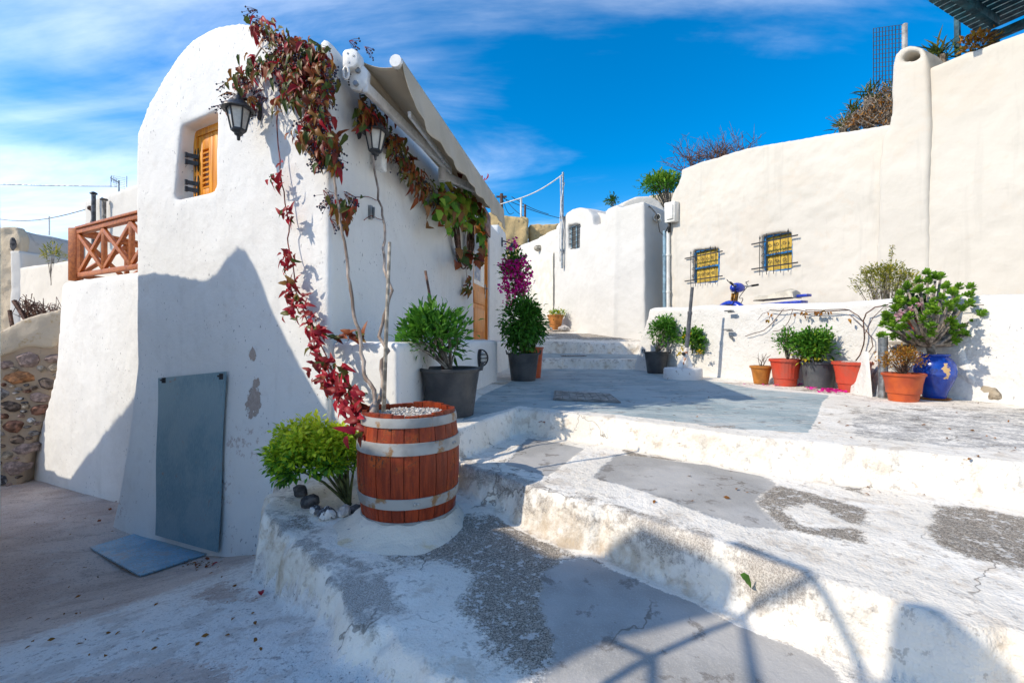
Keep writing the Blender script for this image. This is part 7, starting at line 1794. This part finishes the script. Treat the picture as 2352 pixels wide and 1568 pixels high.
# golden conifer-like shrub in the raised yard
cc = atD(2035, 648, 5.75); gb = Vector((cc.x, cc.y, 1.56))
gs = shrub('golden_shrub', gb, ((cc.x, cc.y, cc.z-0.02), (0.42, 0.32, 0.26)), 'spiky golden-green shrub standing behind the low wall', 'shrub', M_gold, ncl=120, per=26, cr=0.032, L=0.034, seed=63, stem=0.006, nst=90, wid=0.35, stem_mat=M_greybark, top_up=0.6)
m = MB(); r_ = np.random.default_rng(64); PP = []
for (u, v, n) in ((2050, 562, 60), (2075, 600, 40), (2030, 605, 30), (1985, 620, 24), (2085, 640, 30), (1962, 645, 16), (2000, 650, 16)):
    a = gb+Vector((0, 0, 0.4)); b = atD(u, v, 5.72); m.tube([a, a.lerp(b, 0.5), b], [0.008, 0.006, 0.003], 5)
    for f in np.linspace(0.35, 1, n): PP.append(np.array(list(a.lerp(b, f)))+r_.normal(0, 0.018*(1.2-f)+0.006, 3))
m.build('leaders', M_greybark, gs, smooth=True); PP = np.array(PP); PP = np.repeat(PP, 3, 0)+r_.normal(0, 0.008, (len(PP)*3, 3))
leaf_cloud('spikes', PP, r_.normal(0, 1, PP.shape)+np.array([0, 0, 0.5]), 0.035*np.ones(len(PP)), M_gold, gs, 0.35, 0.2, 0.1, None, 65)

# ---------------------------------------------------------------- things on and behind the cream house roof
def spiky(name, c, n, L_, label, seed, parent_cat='plant', mat=None, spread=1.0):
    T = thing(name, c, label, parent_cat); r_ = np.random.default_rng(seed)
    P_ = np.tile(np.array(list(c)), (n, 1))+r_.normal(0, 0.05, (n, 3)); D_ = r_.normal(0, 1, (n, 3))*np.array([spread, spread, 0.8])+np.array([0, 0, 0.75])
    leaf_cloud('blades', P_, D_, L_*(0.6+0.6*r_.random(n)), mat or M_yucca, T, 0.09, 0.2, 0.18, None, seed)
    m = MB(); m.tube([Vector(c)-Vector((0, 0, 0.9)), Vector(c)], [0.07, 0.06], 8); m.build('trunk', M_greybark, T); return T
M_yucca = leaf_mat('yucca_blade', [(0.03, 0.06, 0.012), (0.07, 0.12, 0.02), (0.16, 0.19, 0.03), (0.22, 0.20, 0.06)])
BKP = lambda u, v, o: PO(CRM, u, v, o)[2]
spiky('yucca', BKP(1994, 222, -0.9), 60, 0.26, 'spiky yucca left of the chimney, under the wire mesh', 70)
spiky('yucca', BKP(1962, 262, -0.8), 50, 0.26, 'yucca in the middle of the dry thicket on the roof', 71)
spiky('yucca', BKP(1936, 293, -0.6), 50, 0.24, 'low yucca at the left end of the dry thicket', 72)
spiky('yucca', BKP(2040, 215, -0.7), 45, 0.24, 'yucca growing tight against the chimney', 73)
spiky('yucca', BKP(2162, 128, -0.7), 60, 0.30, 'small yucca right of the chimney top', 74)
tk = thing('dry_thicket', BKP(2000, 280, -0.8), 'tangle of dry brown twigs left of the chimney', 'shrub'); r_ = random.Random(75); m = MB()
for k in range(420):
    f = r_.random(); u = 1945+100*f+r_.gauss(0, 4); top = 285-110*f**0.8
    v1 = top+(290-top)*r_.random(); a = BKP(u+r_.gauss(0, 14), 292-22*f, -0.7+r_.gauss(0, .15)); b = BKP(u+r_.gauss(0, 12), v1, -0.7+r_.gauss(0, .2)); m.tube(curvy(a, b, 3, 0.08, k), 0.005, 3, False)
o = m.build('twigs', M_greybark, tk); o['kind'] = 'stuff'
r2 = np.random.default_rng(76); P_ = np.array([list(BKP(1950+95*f+r2.normal(0, 6), 285-95*f*r2.random(), -0.7+r2.normal(0, .2))) for f in r2.random(900)])
leaf_cloud('dry_leaves', P_, r2.normal(0, 1, P_.shape), 0.06*np.ones(len(P_)), M_dry, tk, 0.3, 0.2, 0.2, r2.random(len(P_))*0.6, 76)
# bare tree and evergreen behind the left end
def bare(name, base, pts, label, seed, rad0=0.03, n=160, mat=None):
    T = thing(name, base, label, 'tree'); r_ = random.Random(seed); m = MB(); tips = []
    for (u, v, D) in pts:
        b = atD(u, v, D); path = curvy(base, b, 6, 0.15, seed+int(u)); m.tube(path, [rad0*(1-0.13*i) for i in range(7)], 5)
        for k in range(n//len(pts)):
            i = r_.randrange(3, 7); s_ = path[i]; d_ = Vector((r_.gauss(0, 0.30), r_.gauss(0, 0.2), abs(r_.gauss(0.22, 0.2)))); e2 = s_+d_
            m.tube([s_, s_+d_*0.5+Vector((r_.gauss(0, .03), 0, r_.gauss(0, .03))), e2], [0.012, 0.008, 0.004], 3)
            for _ in range(3):
                q = e2+Vector((r_.gauss(0, .14), r_.gauss(0, .1), abs(r_.gauss(.10, .1)))); m.tube([e2-d_*0.3*r_.random(), q], [0.006, 0.003], 3)
    m.build('branches', mat or M_twig, T); return T
bare('bare_tree', atD(1620, 470, 13.0), ((1560, 372, 13), (1585, 365, 13), (1605, 362, 13), (1625, 358, 12.8), (1645, 352, 12.8), (1665, 352, 12.6), (1690, 350, 12.4), (1710, 348, 12.2)), 'leafless twiggy tree showing above the cream house', 80, n=200)
cc = atD(1518, 424, 13.6)
shrub('evergreen_tree', (cc.x+0.3, cc.y, cc.z-1.3), ((cc.x, cc.y, cc.z), (0.62, 0.5, 0.26)), 'small evergreen tree beside the left end of the cream house', 'tree', M_green_y, ncl=60, per=34, cr=0.09, L=0.13, seed=81, stem=0.03, nst=20, wid=0.3, stem_mat=M_greybark, tint=lambda P, c, R, r: np.clip(0.25*r.random(len(P))+0.35*(P[:, 2] > c[2])*r.random(len(P))+0.1, 0, 1))
cc = atD(1408, 464, 13.8)
shrub('roof_plant', (cc.x, cc.y, cc.z-0.5), ((cc.x, cc.y, cc.z), (0.16, 0.12, 0.10)), 'small dark plant on the lane house roof', 'plant', M_dark, ncl=10, per=20, cr=0.06, L=0.10, seed=82, stem_mat=M_greybark)
# wire mesh panel and its post
mp = thing('wire_mesh', BKP(2077, 130, -0.5), 'dark square wire mesh panel left of the concrete post', 'fence'); m = MB()
pa, pb, pc, pd = BKP(2006, 66, -0.9), BKP(2073, 57, -0.5), BKP(2073, 190, -0.5), BKP(2006, 196, -0.9)
for i in range(10): f = i/9; m.tube([pa.lerp(pb, f), pd.lerp(pc, f)], 0.006, 4)
for i in range(14): f = i/13; m.tube([pa.lerp(pd, f), pb.lerp(pc, f)], 0.006, 4)
m.build('wires', simple('dark_wire', (0.03, 0.04, 0.06), 0.5), mp)
m = MB(); a = BKP(2078, 210, -0.5); b = BKP(2078, 55, -0.5); m.bar(a, b, 0.055, 0.055); tag(m.build('concrete_post', simple('grey_concrete', (0.42, 0.40, 0.37), 0.9, 0.2, 8), bevel=0.01), 'pale concrete post beside the chimney', 'post')
# pergola and pole, teal timber
M_teal = simple('teal_painted_timber', (0.025, 0.115, 0.15), 0.6, 0.3, 8, c2=(0.012, 0.05, 0.07))
m = MB(); a = BKP(2200, 130, -0.8); b = BKP(2197, -60, -0.8); m.bar(a, b, 0.06, 0.06); tag(m.build('timber_pole', M_teal, bevel=0.006), 'teal painted timber pole standing on the cream house roof', 'pole')
pg = thing('pergola', BKP(2280, 95, -1.0), 'teal slatted timber pergola at the top right corner', 'pergola')
PGP = Plane(CRM.P(0, 0, -1.0).to_2d(), dW); PGP.n = CRM.n.copy()
t0_, z0_ = PGP.tz(2282, 72); dw3 = Vector((dW.x, dW.y, 0)); nw3 = Vector((CRM.n.x, CRM.n.y, 0))
c0_ = PGP.P(t0_, z0_)
m = MB(); m.bar(c0_-Vector((0, 0, 0.8)), c0_, 0.09, 0.09); m.build('post', M_teal, pg, bevel=0.005)
m = MB(); m.bar(c0_-Vector((0, 0, 0.08)), c0_-Vector((0, 0, 0.08))+dw3*4.0, 0.09, 0.11); m.build('beam', M_teal, pg, bevel=0.005)
m = MB(); m.bar(c0_-Vector((0, 0, 0.45))-dw3*0.28-nw3*0.0, c0_-Vector((0, 0, 0.12))+dw3*0.02, 0.05, 0.07); m.build('strut', M_teal, pg, bevel=0.004)
for k in range(4):
    m = MB(); s_ = c0_+dw3*(0.06+1.1*k)+Vector((0, 0, 0.05)); m.bar(s_+nw3*0.12, s_-nw3*0.0+nw3*1.9, 0.08, 0.13); m.build('joist', M_teal, pg, bevel=0.004)
for k in range(15):
    m = MB(); s_ = c0_+nw3*(-0.12+0.14*k)+Vector((0, 0, 0.135)); m.bar(s_-dw3*0.20, s_+dw3*4.2, 0.11, 0.03); m.build('slat', M_teal, pg)
cc = BKP(2240, 105, -0.6); shrub('roof_flowers', cc-Vector((0, 0, 0.2)), (tuple(cc), (0.22, 0.15, 0.07)), 'reddish trailing plant below the pergola', 'plant', M_dry, ncl=14, per=24, cr=0.05, L=0.07, seed=84)

# ---------------------------------------------------------------- left distance
m = MB()
for (u, va, vb, r0, cap_) in ((215, 447, 640, 0.045, True), (239, 460, 560, 0.042, False)):
    fp_ = thing('flue_pipe', PO(FLH, u, vb, 0.08)[2], 'dark flue pipe with cap on the white flat-roofed house' if cap_ else 'shorter grey pipe on the white flat-roofed house', 'pipe')
    m = MB(); a, b = PO(FLH, u, vb, 0.10)[2], PO(FLH, u, va, 0.10)[2]; m.tube([a, b], r0, 10); m.build('pipe', simple('sooty_steel', (0.13, 0.13, 0.14), 0.5, 0.3) if cap_ else simple('rusty_grey_pipe', (0.34, 0.30, 0.25), 0.7, 0.3, 9), fp_, smooth=40)
    m = MB(); m.lathe([(0.02, 0.07), (0.07, 0.045), (0.08, 0.015), (0.05, 0.0)] if cap_ else [(0.075, 0.03), (0.075, 0.0)], 12, b); m.build('cap', M_black, fp_, smooth=40)
an = thing('tv_antenna', PO(FLH, 273, 436, -0.4)[2], 'grid television antenna on the flat white roof', 'antenna'); c = PO(FLH, 273, 420, -0.4)[2]
m = MB(); m.tube([c-Vector((0, 0, 0.25)), c+Vector((0, 0, 0.06))], 0.02, 6); m.build('mast', M_steel, an)
m = MB()
for k in range(7): z = -0.13+0.045*k; m.tube([c+Vector((-0.20, 0.05, z+0.06)), c+Vector((0.20, -0.05, z-0.04))], 0.007, 4)
for sx in (-0.2, 0.2): m.tube([c+Vector((sx, 0, -0.11)), c+Vector((sx, 0, 0.17))], 0.008, 4)
m.build('reflector', M_steel, an)
m = MB(); m.tube([c, c+Vector((0.1, -0.35, 0))], 0.012, 5)
for k in range(4): q = c+Vector((0.03+0.02*k, -0.1-0.07*k, 0)); m.tube([q-Vector((0, 0, 0.08)), q+Vector((0, 0, 0.08))], 0.006, 4)
m.build('boom', M_steel, an)
m = MB(); q = PO(FLH, 207, 478, 0.05)[2]; m.ball(q, 0.06, 8); m.tube(curvy(q, PO(FLH, 207, 520, 0.03)[2], 6, 0.03, 3), 0.012, 5); tag(m.build('wire_anchor', M_twig, smooth=True), 'brown insulator anchoring the wire on the flat-roofed house', 'insulator')
for i, (a, b, sg) in enumerate((((-60, 421, 12), (268, 428, 11.6), 0.02), ((-60, 492, 13), (207, 478, 11.4), 0.25))):
    m = MB(); m.tube(curvy(atD(*a), atD(*b), 12, 0.0, 2, sag=sg), 0.013, 5); tag(m.build('overhead_wire', M_greycable), ('upper straight wire crossing the left sky to the antenna', 'lower sagging wire ending at the insulator')[i], 'wire')
m = MB(); m.tube([atD(113, 540, 13), atD(113, 497, 13)], 0.02, 6); tag(m.build('thin_mast', M_pvc), 'thin pale mast on the grey vault', 'mast')
rock('stone', tuple(atD(30, 560, 11.1)), (0.06, 0.06, 0.16), M_darkrock, 'dark drain hole stone in the vault house front', 'stone', seed=3)
cc = atD(118, 588, 9.4); shrub('oleander', (cc.x, cc.y, cc.z-0.6), ((cc.x, cc.y, cc.z), (0.20, 0.16, 0.20)), 'sparse oleander behind the parapet left of the balcony', 'shrub', M_gold, ncl=10, per=9, cr=0.05, L=0.12, seed=86, nst=18, wid=0.2, stem_mat=M_greybark)
tk = thing('dry_brushwood', atD(90, 715, 8.0), 'dry brushwood heap above the rubble wall', 'shrub'); m = MB(); r_ = random.Random(88)
for k in range(120):
    f = r_.random(); a = atD(60+80*f+r_.gauss(0, 6), 735-8*r_.random(), 8); b = atD(50+85*f+r_.gauss(0, 8), 690+26*f+r_.gauss(0, 8), 8+r_.gauss(0, .2)); m.tube(curvy(a, b, 3, 0.06, k), 0.006, 3, False)
m.build('twigs', M_twig, tk)
m = MB(); m.bar(atD(32, 690, 7.9), atD(60, 735, 7.9), 0.05, 0.05); tag(m.build('fence_stake', M_twig), 'leaning dark stake above the rubble wall', 'stake')
m = MB(); m.bar(atD(22, 712, 7.9), atD(30, 760, 7.9), 0.04, 0.04); tag(m.build('fence_stake', M_twig), 'upright short stake at the left edge above the rubble wall', 'stake')

# ---------------------------------------------------------------- small things on the ground
mh = thing('manhole_cover', on3(1345, 910), 'rectangular scored manhole cover in the terrace floor', 'manhole cover'); cr_ = [on3(u, v) for u, v in ((1274, 899), (1400, 906), (1426, 926), (1270, 919))]
m = MB(); m.prism([v+Vector((0, 0, 0.003)) for v in cr_], [v+Vector((0, 0, 0.014)) for v in cr_]); m.build('frame', simple('cover_frame', (0.20, 0.20, 0.19), 0.7, 0.2, 9), mh)
M_cov = simple('scored_concrete_cover', (0.34, 0.32, 0.29), 0.85, 0.2, 12, bump=0.4)
for i in range(8):
    for j in range(3):
        f0, f1 = (i+0.06)/8, (i+0.94)/8; g0, g1 = (j+0.08)/3, (j+0.92)/3
        def bl_(a, b): a = 0.03+0.94*a; b = 0.05+0.9*b; return cr_[0].lerp(cr_[1], a).lerp(cr_[3].lerp(cr_[2], a), b)
        q4 = [bl_(f0, g0), bl_(f1, g0), bl_(f1, g1), bl_(f0, g1)]; m = MB(); m.prism([v+Vector((0, 0, 0.010)) for v in q4], [v+Vector((0, 0, 0.020)) for v in q4]); m.build('tile', M_cov, mh)
gr_ = thing('drain_grate', atZ(1315, 813, 1.53), 'small drain grate in the first lane step', 'grate'); c = atD(1316, 813, 9.7); c.z = gz(c.x, c.y)+0.006
for i in range(10): m = MB(); m.box(c+Vector((-0.24+0.053*i, 0, 0)), (0.03, 0.5, 0.012)); m.build('bar', M_cov, gr_)
def floor_leaf(u, v, s_, mat, label, tint=0.5, grp=None):
    p_ = hit(u, v); d_ = Vector((vr.gauss(0, 1), vr.gauss(0, 1), 0.25)); me = leaf_mesh('single', vr.randrange(4), mat, tint)
    o = bpy.data.objects.new('fallen_leaf', me); COL.objects.link(o); o.matrix_basis = orient(p_+UP*0.012, d_, UP, s_); tag(o, label, 'leaf', grp); return o
o = floor_leaf(1722, 1330, 0.062, M_olive, 'fresh green fallen leaf on the lower riser', 0.30)
o.matrix_basis = orient(atD(1700, 1318, 1.62), Vector((0.85, -0.45, -0.35)), Vector((-0.5, -0.5, 0.8)), 0.055)
for u, v, lb in ((455, 1298, 'largest dark red leaf beside the flat blue sheet'), (480, 1302, 'dark red leaf just right of the largest one by the sheet'), (500, 1295, 'red leaf farthest right beside the flat blue sheet'), (470, 1285, 'dark red leaf tucked against the sheet edge'), (600, 1372, 'crimson leaf on the white apron below the platform'), (265, 1155, 'dark red leaf by the annex foot'), (230, 1195, 'brown-red leaf out on the street left of the sheet'), (250, 1170, 'brown-red leaf near the facade foot'), (1250, 975, 'tiny red leaf in the corner of the white kerb')):
    floor_leaf(u, v, 0.055, M_red if 'crimson' in lb or 'red leaf f' in lb else M_rust, lb, 0.3)
floor_leaf(2275, 1135, 0.05, M_dry, 'curled ochre leaf on the right of the middle step', 0.6)
P_, r2 = [], np.random.default_rng(90)
pts = [(1905, 897, 26, 5, 60), (1935, 898, 18, 3, 60), (1870, 893, 20, 2, 10), (1760, 885, 40, 3, 8), (1838, 885, 14, 2, 6)]
for u, v, ru, rv, n in pts:
    for _ in range(n):
        q = on3(u+r2.normal(0, 0.6)*ru, v+abs(r2.normal(0, 0.6))*rv); P_.append((q.x, q.y, Z3+0.012+0.015*r2.random()))
P_ = np.array(P_); D_ = r2.normal(0, 1, P_.shape)*np.array([1, 1, 0.15])
o = leaf_cloud('fallen_petals', P_, D_, 0.045*np.ones(len(P_)), M_bloom, None, 0.8, 0.35, 0.1, None, 91); tag(o, 'magenta petals scattered at the feet of the red and grey pots', kind='stuff')
P_ = [];
for _ in range(60):
    u, v = 1500+r2.random()*850, 880+r2.random()*180; q = on3(u, v)
    P_.append((q.x, q.y, gz(q.x, q.y)+0.008))
for _ in range(90):
    u, v = 40+r2.random()*560, 1180+r2.random()*330; q = hit(u, v); P_.append((q.x, q.y, q.z+0.008))
for _ in range(50):
    u, v = 440+r2.normal(0, 40), 1290+abs(r2.normal(0, 9)); q = hit(u, v); P_.append((q.x, q.y, q.z+0.008))
P_ = np.array(P_); o = leaf_cloud('leaf_litter', P_, r2.normal(0, 1, P_.shape)*np.array([1, 1, 0.1]), 0.012+0.022*r2.random(len(P_)), M_dry, None, 0.5, 0.3, 0.2, r2.random(len(P_))*0.3, 92); tag(o, 'dry leaf crumbs scattered over street and terrace', kind='stuff')
gr = MB()
# ---------------------------------------------------------------- railing beside the photographer (out of frame); its shadow crosses the steps
rl = thing('stair_railing', (-1.7, 0.3, 0.85), 'bent steel stair railing beside the viewer', 'railing')
def bk_(u, v, z, X=-1.75): return back(hit(u, v) if v < 1560 else atZ(u, v, z), X)
def shadow_of(pts): return [bk_(*q) for q in pts]
m = MB(); m.tube(shadow_of([(1350, 1600, Z1), (1500, 1508, Z1), (1705, 1415, Z1), (1800, 1362, Z1), (1848, 1338, 0.93), (1862, 1322, 0.96), (1850, 1308, 0.98), (1780, 1282, 1.0), (1680, 1245, 1.05)]), 0.015, 8); m.build('handrail', M_black, rl, smooth=True)
m = MB(); m.tube(shadow_of([(1862, 1322, 0.96), (1900, 1370, 0.93), (1935, 1440, Z1), (1975, 1530, Z1), (2000, 1620, Z1)]), 0.015, 8); m.build('handrail', M_black, rl, smooth=True)
for pts in (((1400, 1468, Z1), (1500, 1512, Z1), (1505, 1650, Z1)), ((1608, 1392, Z1), (1706, 1418, Z1), (1745, 1600, Z1), (1760, 1720, Z1))):
    m = MB(); m.tube(shadow_of(pts), 0.014, 8); m.build('upright', M_black, rl, smooth=True)
m = MB(); a = bk_(1745, 1600, Z1); m.tube([a, Vector((a.x, a.y, 0.6))], 0.012, 8); a = bk_(1505, 1650, Z1); m.tube([a, Vector((a.x, a.y, 0.6))], 0.012, 8); m.build('post', M_black, rl)
# rounded whitewashed pier, unseen, added to shade the lower right corner
ring = [back(atZ(u, v, Z1+0.03), -1.9) for u, v in ((2040, 1585), (2085, 1530), (2140, 1490), (2200, 1475), (2270, 1490), (2340, 1540), (2400, 1600))]
lowz = 0.5; rg2 = [Vector((-1.9, ring[0].y, lowz))]+ring+[Vector((-1.9, ring[-1].y, lowz))]
m = MB(); m.prism(rg2, [v+Vector((-0.25, -0.09, 0)) for v in rg2]); tag(m.build('rounded_occluder', M_white2, bevel=0.02), 'rounded whitewashed pier added unseen to shade the lower right corner', 'occluder')
